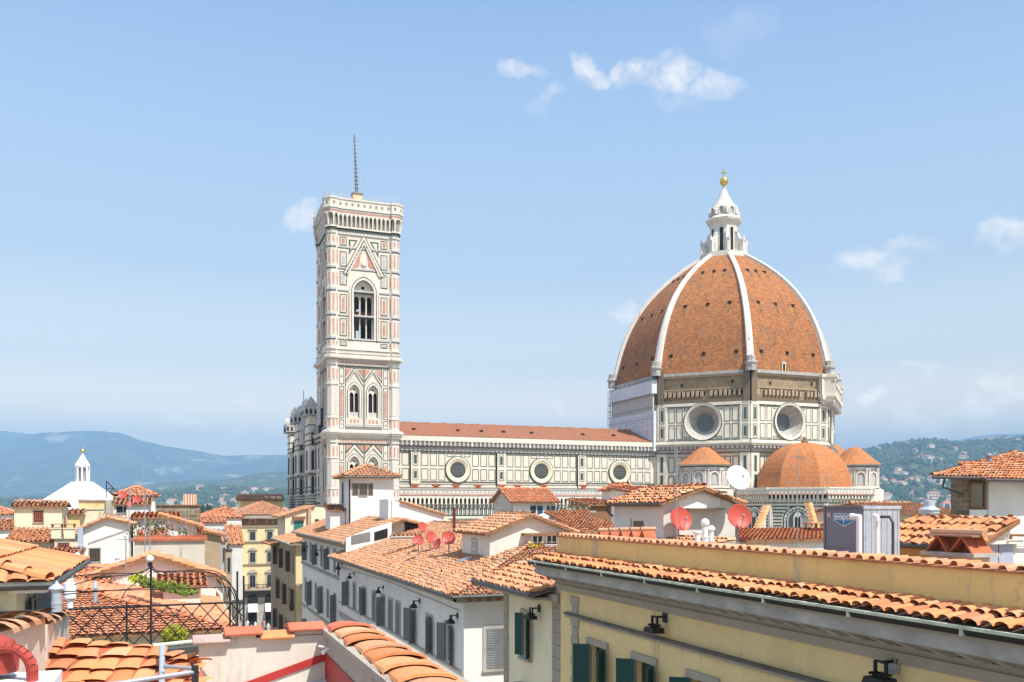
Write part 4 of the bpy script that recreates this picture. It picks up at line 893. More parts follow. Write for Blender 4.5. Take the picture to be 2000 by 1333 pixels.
for k in range(8): t = R(45 * k); mb.tube((BX + 1.2 * math.cos(t), BY + 1.2 * math.sin(t), zb_(942)), (BX + 1.2 * math.cos(t), BY + 1.2 * math.sin(t), zb_(912)), .17, 8)
mb.lathe(c, [(.75, zb_(942)), (.75, zb_(912))], 8, 1); mb.lathe(c, [(1.3, zb_(914)), (1.5, zb_(911)), (1.5, zb_(909)), (.12, zb_(887))], 8, 0, O8)
lanb = mb.build('lantern', ['white_paint', 'grey_metal'], bap)
mb = MB(); mb.lathe(c, [(.1, zb_(888))] + [(max(.02, .42 * math.sin(math.pi * i / 8)), zb_(881) - .42 * math.cos(math.pi * i / 8)) for i in range(9)], 12); mb.tube((BX, BY, zb_(880)), (BX, BY, zb_(874)), .04, 4); mb.build('ball', ['gold'], lanb, smooth=True)
# ================================================================ ground, hills, far city, haze
mb = MB(); g_ = 15000; mb.add([(-g_, -2000, 0), (g_, -2000, 0), (g_, g_, 0), (-g_, g_, 0)], [(0, 1, 2, 3)]); tag(mb.build('ground', ['hill_near']), None, None, kind='structure')
mb = MB(); mb.add([(3, -60, .02), (11.5, -60, .02), (11.5, 160, .02), (3, 160, .02)], [(0, 1, 2, 3)]); tag(mb.build('street', ['paving']), None, None, kind='structure')
mb = MB(); mb.add([(-900, -200, .012), (1100, -200, .012), (1100, 1900, .012), (-900, 1900, .012)], [(0, 1, 2, 3)]); tag(mb.build('pavement', ['paving']), None, None, kind='structure')
def interp(pts, x):
    if x <= pts[0][0]: return pts[0][1]
    for (a, b), (c, d) in zip(pts, pts[1:]):
        if x <= c: t = (x - a) / (c - a); t = t * t * (3 - 2 * t) * .4 + t * .6; return b + (d - b) * t
    return pts[-1][1]
def ridge(name, pts, b, dep, mt, x0=-700, x1=2800, nx=260, ny=26, amp=.06, sc=.0012, sd=0):
    mb = MB(); vs = []; H_ = []
    for j in range(ny + 1):
        v = j / ny; bb = b - dep + (dep * 1.6) * v; h = min(1, v / .62)
        h = h * h * (3 - 2 * h) * .45 + h * .55
        if v > .62: h = 1 - (v - .62) / .38 * .8
        for i in range(nx + 1):
            px = x0 + (x1 - x0) * i / nx; zc_ = (HZ - interp(pts, px)) / F * b + EYE
            p = at(px, HZ, bb); n1 = noise.fractal(Vector((p.x * sc, p.y * sc, sd)), .9, 2.1, 6)
            z = zc_ * h * (1 + amp * 2.6 * n1 * (4 * h * (1 - h) + .06)) ; z = max(z, -2) if j else -3
            if .55 < v < .7: z += zc_ * .012 * noise.noise(Vector((px * .05, sd, 0)))
            vs.append((p.x, p.y, z))
    W_ = nx + 1
    mb.add(vs, [(j * W_ + i, j * W_ + i + 1, (j + 1) * W_ + i + 1, (j + 1) * W_ + i) for j in range(ny) for i in range(nx)])
    tag(mb.build(name, [mt], smooth=True), None, None, kind='structure')
    def hat(px, v):     # surface point for a fraction of the slope
        i = (px - x0) / (x1 - x0) * nx; j = v * ny; i0, j0 = int(i), int(j); fi, fj = i - i0, j - j0
        g = lambda a, b_: Vector(vs[b_ * W_ + a])
        return (g(i0, j0) * (1 - fi) + g(i0 + 1, j0) * fi) * (1 - fj) + (g(i0, j0 + 1) * (1 - fi) + g(i0 + 1, j0 + 1) * fi) * fj
    return hat
ridge('hills', [(-900, 870), (-200, 838), (0, 842), (40, 846), (110, 856), (400, 905), (900, 900), (1500, 890), (1640, 886), (1760, 872), (1850, 862), (1950, 848), (2050, 847), (2400, 830), (3000, 860)], 12500, 2500, 'hill_far', sd=3)
ridge('hills', [(-900, 900), (-400, 862), (0, 858), (50, 851), (100, 847), (140, 844), (200, 843), (235, 846), (290, 864), (330, 874), (380, 881), (440, 891), (480, 889), (540, 890), (575, 891), (700, 905), (1000, 940), (1500, 940), (1700, 930), (3000, 930)], 10000, 3600, 'hill_far', sd=8, amp=.1)
ridge('hills', [(-900, 975), (0, 968), (150, 962), (260, 950), (330, 940), (400, 938), (450, 936), (500, 926), (540, 922), (600, 924), (700, 940), (1000, 970), (1500, 975), (3000, 960)], 5200, 1900, 'hill_near', sd=15, amp=.08)
hl = ridge('hills', [(-900, 984), (0, 980), (150, 976), (300, 962), (400, 956), (500, 958), (600, 962), (900, 980), (1600, 982), (3000, 982)], 3200, 1300, 'hill_near', sd=21, amp=.08, ny=20)
hr = ridge('hills', [(-900, 990), (1300, 985), (1500, 940), (1600, 900), (1665, 884), (1700, 879), (1750, 869), (1800, 864), (1830, 863), (1870, 868), (1930, 864), (1965, 862), (2000, 858), (2200, 850), (2600, 880), (3000, 930)], 4200, 2300, 'hill_near', sd=31, amp=.1, sc=.0022)
# woods on the near hills: thousands of crowns read as one mass
def blob(mb, p, r, h):
    n = 5; vs = [p + Vector((0, 0, h))]; ph = random.random() * 6
    for zf, rf in ((.72, .75), (.3, 1.)):
        for i in range(n): a = ph + 2 * math.pi * i / n; k = r * rf * random.uniform(.75, 1.2); vs.append(p + Vector((k * math.cos(a), k * math.sin(a), h * zf * random.uniform(.85, 1.15))))
    vs += [p + Vector((0, 0, -1))]
    fs = [(0, 1 + i, 1 + (i + 1) % n) for i in range(n)] + [(1 + i, 1 + n + i, 1 + n + (i + 1) % n, 1 + (i + 1) % n) for i in range(n)] + [(1 + n + i, 2 * n + 1, 1 + n + (i + 1) % n) for i in range(n)]
    mb.add(vs, fs)
def wood(hat, px0, px1, v0, v1, n, label, lo=.42, R_=(5, 11)):
    mb = MB(); k = 0
    while k < n:
        px, v = random.uniform(px0, px1), v0 + (v1 - v0) * random.random() ** .8; p = hat(px, v)
        if noise.fractal(p * .0035, 1, 2, 4) + .35 < lo + random.random() * .35: 
            if random.random() < .8: n -= .15; continue
        r = random.uniform(*R_); blob(mb, p, r, r * random.uniform(1.2, 2.2)); k += 1
    tag(mb.build('woodland', ['wood_leaf']), label, 'woodland', kind='stuff')
plain('wood_leaf', (.05, .085, .03), .95, var=.45, sc=.012, bmp=0)
wood(hr, 1500, 2300, .02, .66, 6500, 'green woods on the hillside with villas at right')
wood(hl, -150, 900, .02, .66, 5500, 'dark woods on the low hills behind the left rooftops', R_=(4, 9))
# small houses of the hillsides and the flat town
for nm, c in (('town_a', (.82, .74, .58)), ('town_b', (.84, .80, .74)), ('town_c', (.78, .60, .36)), ('town_d', (.70, .62, .52))): plain(nm, c, .9, var=.08, bmp=0)
plain('town_roof', (.58, .25, .14), .95, var=.25, sc=.3, bmp=0); plain('town_roof_b', (.48, .24, .16), .95, var=.25, sc=.3, bmp=0)
def townhouse(w_, d_, h_, rise, wm, rm, cols, rows, label, hip=True):
    t = T('house', label, 'house'); mb = MB(); mb.box(-w_ / 2, w_ / 2, -d_ / 2, d_ / 2, -25, h_); mb.build('wall', [wm], t)
    mb = MB(); o = .6; a, b = w_ / 2 + o, d_ / 2 + o; r = a - b if hip and a > b else a * .98
    r = max(r, .3)
    mb.add([(-a, -b, h_), (a, -b, h_), (a, b, h_), (-a, b, h_), (-r, 0, h_ + rise), (r, 0, h_ + rise)], [(0, 1, 5, 4), (1, 2, 5), (2, 3, 4, 5), (3, 0, 4), (3, 2, 1, 0)]); mb.build('roof', [rm], t)
    for k in range(rows):
        for i in range(cols):
            x = -w_ / 2 + (i + .5) * w_ / cols; z = h_ - 2.6 - k * 3.4; mb = MB(); mb.box(x - .5, x + .5, -d_ / 2 - .06, -d_ / 2 - .02, z, z + 1.6); mb.build('window', ['dark'], t)
    return t
hh = [townhouse(15, 11, 8, 2.6, 'town_a', 'town_roof', 3, 2, 'x'), townhouse(22, 12, 10, 3, 'town_b', 'town_roof_b', 4, 2, 'x'), townhouse(11, 10, 9, 2.4, 'town_c', 'town_roof', 2, 2, 'x'), townhouse(26, 14, 13, 2.8, 'town_d', 'town_roof_b', 4, 3, 'x')]
HG = 'small pale villas scattered over the wooded hillsides'; CG = 'tile-roofed houses of the flat town below the hills'
LB = ['cream villa with low red hip roof on a wooded slope', 'long white villa with brownish hip roof on a wooded slope', 'ochre villa with red hip roof on a wooded slope', 'large beige block with brownish roof on a wooded slope']
LC = ['cream town house with low red hip roof far below the hills', 'long white town building with brownish roof far below the hills', 'ochre town house with red hip roof far below the hills', 'large beige town block with brownish roof far below the hills']
used = set()
def put(k, p, sc, hill):
    kw = dict(loc=p, rz=R(random.choice([-30, -20, 0, 15, 40, 70])), sc=sc, label=(LB if hill else LC)[k], group=HG if hill else CG)
    dup(hh[k], **kw)
random.seed(11)
for (px, v) in [(random.gauss(1790, 60), random.uniform(.05, .6)) for _ in range(42)] + [(random.uniform(1660, 1990), random.uniform(.02, .25)) for _ in range(40)] + [(random.uniform(1750, 1990), .6) for _ in range(7)]:
    if 1640 < px < 2100: p = hr(px, v); put(random.randrange(4), (p.x, p.y, p.z - 1), random.uniform(.9, 1.7), True)
for i in range(64):
    px = random.uniform(10, 590) if i % 3 else random.gauss(460, 50); p = hl(min(max(px, -50), 700), random.uniform(.15, .62)); put(random.randrange(4), (p.x, p.y, p.z - 1), random.uniform(.7, 1.2), True)
for i in range(120):
    left = i < 80; px = random.uniform(-60, 620) if left else random.uniform(1700, 2060); b = random.uniform(260, 1700) ** 1.0
    p = at(px, HZ, b)
    if p.y < 255: continue
    put(random.randrange(4), (p.x, p.y, random.uniform(-2, 6) if b > 500 else random.uniform(-2, 4)), random.uniform(.9, 1.3), False)
for o in hh:
    for c in list(o.children): bpy.data.objects.remove(c, do_unlink=True)
    bpy.data.objects.remove(o, do_unlink=True)
# trees of the middle distance
def tree_proto(name, label, r, h, mat_, n=420, leaf=.5, trunk=.3):
    t = T(name, label, 'tree'); mb = MB(); mb.tube((0, 0, 0), (0, 0, h * .55), trunk, 7, 0, trunk * .6)
    for k in range(6): a = k * 1.05; mb.tube((0, 0, h * (.35 + .04 * k)), (r * .6 * math.cos(a), r * .6 * math.sin(a), h * (.6 + .04 * k)), trunk * .4, 5, 0, trunk * .15)
    mb.build('trunk', ['wood'], t); mb = MB(); cl_ = [(random.uniform(-.6, .6) * r, random.uniform(-.6, .6) * r, h * random.uniform(.5, .9), r * random.uniform(.3, .5)) for _ in range(9)]
    for i in range(n):
        cx_, cy_, cz_, cr = random.choice(cl_); d = Vector((random.gauss(0, 1), random.gauss(0, 1), random.gauss(0, 1))).normalized() * cr * random.uniform(.7, 1.1); p = Vector((cx_, cy_, cz_)) + d; s = leaf * random.uniform(.6, 1.3)
        u = Vector((random.gauss(0, 1), random.gauss(0, 1), random.gauss(0, 1))).normalized(); v = u.orthogonal().normalized(); mb.add([p - u * s, p + v * s * .6, p + u * s, p - v * s * .6], [(0, 1, 2, 3)])
    mb.build('crown', [mat_], t); return t
tp = tree_proto('pine_tree', 'x', 9, 17, 'leaf_dark', 700, 1.3, .5)
for (px, b, s, lb) in ((1862, 330, 1.0, 'green umbrella pine beside the mushroom vent'), (1905, 360, .95, 'green tree just left of the stone house'), (1740, 520, 1.1, 'dark tree right of the cathedral tribune'), (1775, 560, .9, 'second dark tree right of the cathedral tribune'), (1700, 480, .8, 'dark tree tight against the cathedral tribune'), (430, 620, 1., 'tree over the far pink roofs'), (350, 560, .9, 'tree behind the striped terracotta chimney'), (405, 700, 1.2, 'tree right of the striped chimney'), (530, 640, 1., 'tree behind the yellow corner palace')):
    p = at(px, HZ, b); dup(tp, (p.x, p.y, 1), random.random() * 6, s, lb, 'trees standing among the far rooftops')
for c in list(tp.children): bpy.data.objects.remove(c, do_unlink=True)
bpy.data.objects.remove(tp, do_unlink=True)
# haze: one closed box of thin air round the whole place
hm = bpy.data.materials.new('haze'); hm.use_nodes = True; nt = hm.node_tree; nt.nodes.clear()
o_ = N(nt, 'OutputMaterial'); v_ = N(nt, 'VolumePrincipled'); v_.inputs['Color'].default_value = (.36, .62, .95, 1); v_.inputs['Density'].default_value = 1.7e-4; v_.inputs['Anisotropy'].default_value = -.15
L(nt, v_.outputs[0], o_.inputs['Volume']); M['haze'] = hm
mb = MB(); mb.box(-16500, 16500, -2200, 15200, -5, 1180); tag(mb.build('haze', ['haze']), None, None, kind='stuff')
# ================================================================ builders for the rooftops
def sb(px0, px1, ytop, b, dep):
    m = (px0 + px1) / 2; Y = at(m, HZ, b).y; return onY(px0, HZ, Y).x, onY(px1, HZ, Y).x, Y, Y + dep, onY(m, ytop, Y).z
def roofmesh(kind, x0, x1, y0, y1, z, rise, mt, oh=.5, sp=.24, row=.38, r=.088, seg=4, ridge=True, **kw):
    mb = MB(); X0_, X1_, Y0_, Y1_ = x0 - oh, x1 + oh, y0 - oh, y1 + oh; xm, ym = (x0 + x1) / 2, (y0 + y1) / 2; t = lambda *p: tiles(mb, p, sp, row, r, seg, **kw); zr = z + rise
    if kind == 'gx':
        t((X0_, Y0_, z), (X1_, Y0_, z), (X1_, ym, zr), (X0_, ym, zr)); t((X1_, Y1_, z), (X0_, Y1_, z), (X0_, ym, zr), (X1_, ym, zr)); caps(mb, (X0_, ym, zr), (X1_, ym, zr), r * 1.35)
    elif kind == 'gy':
        t((X0_, Y1_, z), (X0_, Y0_, z), (xm, Y0_, zr), (xm, Y1_, zr)); t((X1_, Y0_, z), (X1_, Y1_, z), (xm, Y1_, zr), (xm, Y0_, zr)); caps(mb, (xm, Y0_, zr), (xm, Y1_, zr), r * 1.35)
    elif kind == 'hip':
        w_, d_ = X1_ - X0_, Y1_ - Y0_; h = min(w_, d_) / 2
        A, B = ((X0_ + h, ym, zr), (X1_ - h - .01, ym, zr)) if w_ >= d_ else ((xm, Y0_ + h, zr), (xm, Y1_ - h - .01, zr))
        c = [(X0_, Y0_, z), (X1_, Y0_, z), (X1_, Y1_, z), (X0_, Y1_, z)]
        if w_ >= d_: t(c[0], c[1], B, A); t(c[1], c[2], B); t(c[2], c[3], A, B); t(c[3], c[0], A)
        else: t(c[0], c[1], A); t(c[1], c[2], B, A); t(c[2], c[3], B); t(c[3], c[0], A, B)
        caps(mb, A, B, r * 1.3)
        for q, e in zip(c, ([A, B, B, A] if w_ >= d_ else [A, A, B, B])): caps(mb, q, e, r * 1.3)
    elif kind == 's': t((X0_, Y0_, z), (X1_, Y0_, z), (X1_, Y1_, zr), (X0_, Y1_, zr))
    elif kind == 'n': t((X1_, Y1_, z), (X0_, Y1_, z), (X0_, Y0_, zr), (X1_, Y0_, zr))
    elif kind == 'w': t((X0_, Y1_, z), (X0_, Y0_, z), (X1_, Y0_, zr), (X1_, Y1_, zr))
    elif kind == 'e': t((X1_, Y0_, z), (X1_, Y1_, z), (X0_, Y1_, zr), (X0_, Y0_, zr))
    return mb
def wallmesh(kind, x0, x1, y0, y1, z, rise, z0=0.):
    mb = MB(); mb.box(x0, x1, y0, y1, z0, z); xm, ym, zr = (x0 + x1) / 2, (y0 + y1) / 2, z + rise; T3 = lambda *p: mb.add(p, [tuple(range(len(p)))])
    if kind == 'gx': T3((x0, y0, z), (x0, ym, zr), (x0, y1, z)); T3((x1, y0, z), (x1, ym, zr), (x1, y1, z))
    if kind == 'gy': T3((x0, y0, z), (x1, y0, z), (xm, y0, zr)); T3((x0, y1, z), (x1, y1, z), (xm, y1, zr))
    if kind in 'snwe':
        h = {'s': (0, 0, 1, 1), 'n': (1, 1, 0, 0), 'w': (0, 1, 1, 0), 'e': (1, 0, 0, 1)}[kind]; c = [(x0, y0), (x1, y0), (x1, y1), (x0, y1)]
        for i in range(4): j = (i + 1) % 4; T3((*c[i], z), (*c[j], z), (*c[j], z + rise * h[j]), (*c[i], z + rise * h[i]))
    return mb
def bld(name, label, kind, x0, x1, y0, y1, z, rise, wm, rm='tile_old', oh=.5, group=None, z0=0., cat='building', gut=None, **kw):
    t = T(name, label, cat, ((x0 + x1) / 2, (y0 + y1) / 2, 0), group)
    wallmesh(kind, x0, x1, y0, y1, z - .03, rise, z0).build('wall', [wm], t)
    if kind != 'flat': roofmesh(kind, x0, x1, y0, y1, z, rise, rm, oh, **kw).build('roof', [rm, 'tile_bed', 'wood'], t)
    else: mb = MB(); mb.box(x0 - .15, x1 + .15, y0 - .15, y1 + .15, z - .03, z + .12); mb.build('roof', [rm], t)
    if gut:
        for g in gut:
            a = {'s': ((x0 - oh, y0 - oh - .07, z - .05), (x1 + oh, y0 - oh - .07, z - .05)), 'w': ((x0 - oh - .07, y0 - oh, z - .05), (x0 - oh - .07, y1 + oh, z - .05)), 'e': ((x1 + oh + .07, y0 - oh, z - .05), (x1 + oh + .07, y1 + oh, z - .05))}[g]
            MB().tube(a[0], a[1], .075, 8).build('gutter', ['gutter'], t)
    return t
def shutter(parent, fr, a, z, w_, h, side, ang, mt, slats=16, d=.06):
    # leaf hinged at (a, d), opening by ang degrees from closed (0) to flat on the wall (180); side -1 hinge at left, +1 at right
    t = R(ang); u = fr.u * (-side) * math.cos(t) + fr.n * math.sin(t); o = fr.P(a, 0, d); f = Fr((o.x, o.y), (u.x, u.y), None); mb = MB()
    f.frame(mb, 0, w_, z, z + h, .05, -.02, .02); f.box(mb, .05, w_ - .05, z + h * .5 - .03, z + h * .5 + .03, -.018, .018)
    if slats:
        for i in range(slats):
            zz_ = z + .05 + (h - .1) * (i + .1) / slats; q = (h - .1) / slats
            P = f.P; mb.hexa([P(.05, zz_, .018), P(w_ - .05, zz_, .018), P(w_ - .05, zz_ + q * .25, .018), P(.05, zz_ + q * .25, .018), P(.05, zz_ + q * .6, -.016), P(w_ - .05, zz_ + q * .6, -.016), P(w_ - .05, zz_ + q * .85, -.016), P(.05, zz_ + q * .85, -.016)])
        f.box(mb, .05, w_ - .05, z + .05, z + h - .05, -.006, 0)
    else: f.box(mb, .05, w_ - .05, z + .05, z + h - .05, -.012, .012)
    return mb.build('shutter', [mt], parent)
def win(parent, fr, a, z, w_, h, fm='grey_stone', pane='glass', fw=.14, fd=.06, sill=True, sh=None, shm='shutter_grey', ang=(165, 165), slats=0, rec=0., bars=1, muntin='shutter_brown', lintel=None):
    """a window of a facade: stone surround, glass with bars, shutters, sill; a = centre, z = sill height"""
    mb = MB(); x0, x1 = a - w_ / 2, a + w_ / 2
    for (p, q, r_, s) in ((x0 - fw, x0, z - fw * .3, z + h + fw), (x1, x1 + fw, z - fw * .3, z + h + fw), (x0, x1, z + h, z + h + fw)): fr.box(mb, p, q, r_, s, -.02, fd)
    if lintel:
        fr.box(mb, x0 - fw * 1.5, x1 + fw * 1.5, z + h + fw * 1.6, z + h + fw * 2.4, 0, fd * 3)
        if lintel == 'tri': fr.poly(mb, [(x0 - fw * 1.5, z + h + fw * 2.4), (x1 + fw * 1.5, z + h + fw * 2.4), (a, z + h + fw * 4.4)], 0, fd * 2.4)
    wn_ = mb.build('window', [fm], parent)
    mb = MB(); d = -rec + .012; fr.box(mb, x0, x1, z, z + h, d - .03, d)
    mb.build('pane', [pane], wn_)
    if bars:
        mb = MB(); m = .045; fr.frame(mb, x0, x1, z, z + h, m, d, d + .03); fr.box(mb, a - m * .7, a + m * .7, z, z + h, d, d + .032)
        for k in range(1, bars + 1): fr.box(mb, x0, x1, z + h * k / (bars + 1) - .018, z + h * k / (bars + 1) + .018, d, d + .028)
        mb.build('muntin', [muntin], wn_)
    if sill: mb = MB(); fr.box(mb, x0 - fw * 1.2, x1 + fw * 1.2, z - fw * .9, z - fw * .3, -.02, fd * 2.4); mb.build('sill', [fm], wn_)
    if sh == 'open':
        shutter(wn_, fr, x0, z, w_ / 2, h, -1, ang[0], shm, slats); shutter(wn_, fr, x1, z, w_ / 2, h, 1, ang[1], shm, slats)
    elif sh == 'closed':
        shutter(wn_, fr, x0 + .01, z, w_ / 2 - .015, h, -1, 0, shm, slats, .04); shutter(wn_, fr, x1 - .01, z, w_ / 2 - .015, h, 1, 0, shm, slats, .04)
    elif sh == 'half':
        shutter(wn_, fr, x0 + .01, z, w_ / 2 - .015, h, -1, 0, shm, slats, .04); shutter(wn_, fr, x1, z, w_ / 2, h, 1, ang[1], shm, slats)
    return wn_
def dish(label, p, r, mt, yaw=0., tilt=32., pole=1., pm='grey_metal', group=None):
    p = Vector(p); t = T('satellite_dish', label, 'satellite dish', (p.x, p.y, p.z - pole), group)
    el, az = R(tilt), R(yaw); ax = Vector((math.sin(az) * math.cos(el), -math.cos(az) * math.cos(el), math.sin(el))); x = ax.cross(Vector((0, 0, 1))).normalized(); y = x.cross(ax)
    mb = MB(); pr = [(r * k / 7, .22 * r * (k / 7) ** 2) for k in range(8)]; pr[0] = (.005, 0)
    mb.lathe(p, pr + [(r * 1.03, .22 * r + .01), (r * 1.03, .19 * r - .02)] + [(q, h - .02) for q, h in pr[::-1]], 28, 0, 0, (x, y, ax)); mb.build('reflector', [mt], t, smooth=True)
    q = p - ax * .12; mb = MB(); mb.tube(q - y * .05, (q.x, q.y, p.z - pole), .03, 7); mb.tube(q, p, .05, 6); mb.build('pole', [pm], t)
    e = p + ax * r * 1.0 - y * r * .15; mb = MB(); mb.tube(p - y * r * .95 + ax * .2 * r, e, .018, 5); mb.tube(e, e + ax * .001 - ax * .12, .035, 6); mb.build('feed_arm', [pm], t)
    return t
def antenna(label, p, h, yaw=0., n=7, ln=.9, group='thin television antennas on the roofs', mast=.02):
    p = Vector(p); t = T('antenna', label, 'antenna', p, group); mb = MB(); mb.tube(p, p + Vector((0, 0, h)), mast, 5); mb.build('mast', ['grey_metal'], t)
    u = Vector((math.cos(R(yaw)), math.sin(R(yaw)), 0)); v = Vector((-u.y, u.x, 0)); q = p + Vector((0, 0, h * .93)); mb = MB(); mb.tube(q - u * ln * .5, q + u * ln * .5, mast * .6, 4)
    for i in range(n): c = q + u * ln * (i / (n - 1) - .5); mb.tube(c - v * (.28 - .015 * i), c + v * (.28 - .015 * i), mast * .45, 4)
    mb.build('boom', ['grey_metal'], t); return t
def chimney(label, p, w_, d_, h, wm='old_wall', kind='tent', mt='tile_old', group=None):
    p = Vector(p); t = T('chimney', label, 'chimney', p, group); mb = MB(); mb.box(p.x - w_ / 2, p.x + w_ / 2, p.y - d_ / 2, p.y + d_ / 2, p.z, p.z + h); mb.box(p.x - w_ / 2 - .07, p.x + w_ / 2 + .07, p.y - d_ / 2 - .07, p.y + d_ / 2 + .07, p.z + h, p.z + h + .07); mb.build('stack', [wm], t)
    z = p.z + h + .07; mb = MB()
    if kind == 'tent':
        n = max(1, round(w_ / .3))
        for i in range(n):
            x = p.x - w_ / 2 + (i + .5) * w_ / n; s = w_ / n * .5
            for e in (-1, 1): mb.hexa([(x + e * s, p.y - d_ / 2, z), (x + e * s, p.y + d_ / 2, z), (x + e * (s - .03), p.y + d_ / 2, z), (x + e * (s - .03), p.y - d_ / 2, z), (x + e * .01, p.y - d_ / 2, z + .3), (x + e * .01, p.y + d_ / 2, z + .3), (x - e * .02, p.y + d_ / 2, z + .28), (x - e * .02, p.y - d_ / 2, z + .28)])
    elif kind == 'slab':
        for sx in (-1, 1):
            for sy in (-1, 1): x, y = p.x + sx * (w_ / 2 - .05), p.y + sy * (d_ / 2 - .05); mb.box(x - .05, x + .05, y - .05, y + .05, z, z + .25)
        mb.box(p.x - w_ / 2 - .08, p.x + w_ / 2 + .08, p.y - d_ / 2 - .08, p.y + d_ / 2 + .08, z + .25, z + .31)
    elif kind == 'pot': mb.lathe((p.x, p.y, z), [(.16, 0), (.12, .35), (.2, .4), (.2, .45), (.02, .6)], 10)
    mb.build('cowl', [mt], t); return t
def floodlight(label, fr, a, z, s=1., d=.34, group='black floodlights bracketed to the street walls'):
    q = fr.P(a, z, d); t = T('floodlight', label, 'floodlight', q, group); mb = MB()
    for e in (-.16, .16): fr.box(mb, a + e * s - .025, a + e * s + .025, z + .05 * s, z + .42 * s, d - .04, d + .01)
    fr.box(mb, a - .16 * s, a + .16 * s, z + .38 * s, z + .43 * s, d - .04, d + .01); fr.box(mb, a - .03, a + .03, z + .36 * s, z + .42 * s, 0, d - .03); fr.box(mb, a - .1, a + .1, z + .2 * s, z + .55 * s, 0, .04); mb.build('bracket', ['iron'], t)
    mb = MB(); P = fr.P; mb.hexa([P(a - .3 * s, z - .1 * s, d + .25 * s), P(a + .3 * s, z - .1 * s, d + .25 * s), P(a + .3 * s, z - .12 * s, d - .22 * s), P(a - .3 * s, z - .12 * s, d - .22 * s), P(a - .28 * s, z + .06 * s, d + .2 * s), P(a + .28 * s, z + .06 * s, d + .2 * s), P(a + .28 * s, z + .06 * s, d - .2 * s), P(a - .28 * s, z + .06 * s, d - .2 * s)])
    for i in range(5): fr.box(mb, a - .22 * s + i * .1 * s, a - .2 * s + i * .1 * s, z + .1 * s, z + .16 * s, d - .15 * s, d + .12 * s)
    mb.build('lamp_housing', ['iron'], t); return t

# ================================================================ yellow palace on the right
XP = 12.; west = lambda X: Fr((X, 0), (0, -1)); fp = west(XP); yA = lambda px, X=XP: -onX(px, HZ, X).y
yel = T('palace', 'long pale yellow palace with green gutter, bracketed cornice and green shutters', 'palace', (XP, 12, 0))
z1 = lambda px, y, X: onX(px, y, X).z
ya0, ya1 = -26.8, 12.; ZG = z1(1500, 1166, 11.0)
wins = [(yA((1150 + 1187) / 2), 0), (yA((1236 + 1284) / 2), 0), (yA(1375), 0)]; stp = wins[1][0] - wins[0][0]
wins = [wins[0][0] + stp * k for k in range(9)]; ZW = z1(1168, 1250, XP) - .2; wh, ww = 2.2, 1.02
hol = [rect(a - ww / 2, a + ww / 2, ZW - wh - k * 4.6, ZW - k * 4.6) for a in wins for k in (0, 1, 2)]
mb = MB(); fp.plate(mb, rect(ya0, ya1, 0, ZG - .25), hol, 0, .3); mb.box(XP, XP + 14, 26.78, 26.8, 0, ZG - .3); mb.build('wall', ['yellow'], yel)
mb = MB()
for a in [yA(1124.5)]:
    z = 0; k = 0
    while z < 20.9: h = .32; fp.box(mb, a - (.3 if k % 2 else .22), a + (.26 if k % 2 else .2), z, min(z + h - .02, 21.1), 0, .045); z += h; k += 1
mb.build('quoins', ['grey_stone'], yel)
zs = z1(1500, 1300, XP); mb = MB(); fp.box(mb, yA(1108), ya1, zs - .07, zs, 0, .14, 0); fp.box(mb, yA(1108), ya1, zs - .16, zs - .07, 0, .08, 1); mb.build('string_course', ['gutter', 'grey_stone'], yel)
mb = MB(); zc0 = z1(1500, 1242, XP - .1)      # cornice, stepped profile
H_ = ZG - .08 - zc0
for (h0, h1, d0, mi) in ((0, .10, .07, 0), (.10, .13, .12, 0), (.13, .22, .12, 0), (.22, .25, .2, 0), (.25, .37, .15, 0), (.58, .62, .78, 0), (.62, .84, .86, 1), (.84, .88, .90, 1), (.88, .98, .95, 0)):
    fp.box(mb, ya0 - .1, ya1, zc0 + h0 * H_, zc0 + h1 * H_, -.05, d0, mi)
fp.box(mb, ya0, ya1, zc0 + .37 * H_, zc0 + .58 * H_, -.05, .06, 0)
mb.build('cornice', ['grey_stone', 'concrete', 'yellow'], yel)
n = int((ya1 - ya0) / .62)
mb = MB()
for k in range(n):
    a = ya0 + .2 + k * (ya1 - ya0) / n; P = fp.P
    mb.hexa([P(a, zc0 + .38 * H_, .32), P(a + .2, zc0 + .38 * H_, .32), P(a + .2, zc0 + .38 * H_, .05), P(a, zc0 + .38 * H_, .05), P(a, zc0 + .575 * H_, .74), P(a + .2, zc0 + .575 * H_, .74), P(a + .2, zc0 + .575 * H_, .05), P(a, zc0 + .575 * H_, .05)]); 
o = mb.build('brackets', ['concrete'], yel); o['kind'] = 'stuff'
mb = MB(); g0, g1 = -26.9, ya1; seg = 9        # half-round gutter
for i in range(seg):
    t0, t1 = math.pi + math.pi * i / seg, math.pi + math.pi * (i + 1) / seg; q = lambda a, t, r_: fp.P(a, ZG + r_ * math.sin(t), 1.0 + r_ * math.cos(t))
    mb.add([q(g0, t0, .13), q(g1, t0, .13), q(g1, t1, .13), q(g0, t1, .13)], [(0, 1, 2, 3)], 0)
fp.box(mb, g0, g1, ZG - .02, ZG + .03, 1.07, 1.15, 1); fp.box(mb, g0 - .02, g0, ZG - .11, ZG + .02, .9, 1.12, 1)
for k in range(16): a = g0 + .6 + k * 2.35; fp.box(mb, a, a + .07, ZG - .12, ZG + .02, .88, 1.13, 2)
mb.build('gutter', ['iron', 'verdigris', 'verdigris'], yel)
XQ = 11.82; zp0, zp1 = z1(1500, 1127, XQ), z1(1500, 1080, XQ)
mb = MB(); tiles(mb, [(11.02, 26.9, ZG + .03), (11.02, -12, ZG + .03), (XQ + .1, -12, zp0 - .06), (XQ + .1, 26.9, zp0 - .06)], .262, .47, .112, 6, 1.5, thick=.1, flat=.7); mb.build('eave_tiles', ['tile_new', 'tile_dark', 'gutter'], yel)
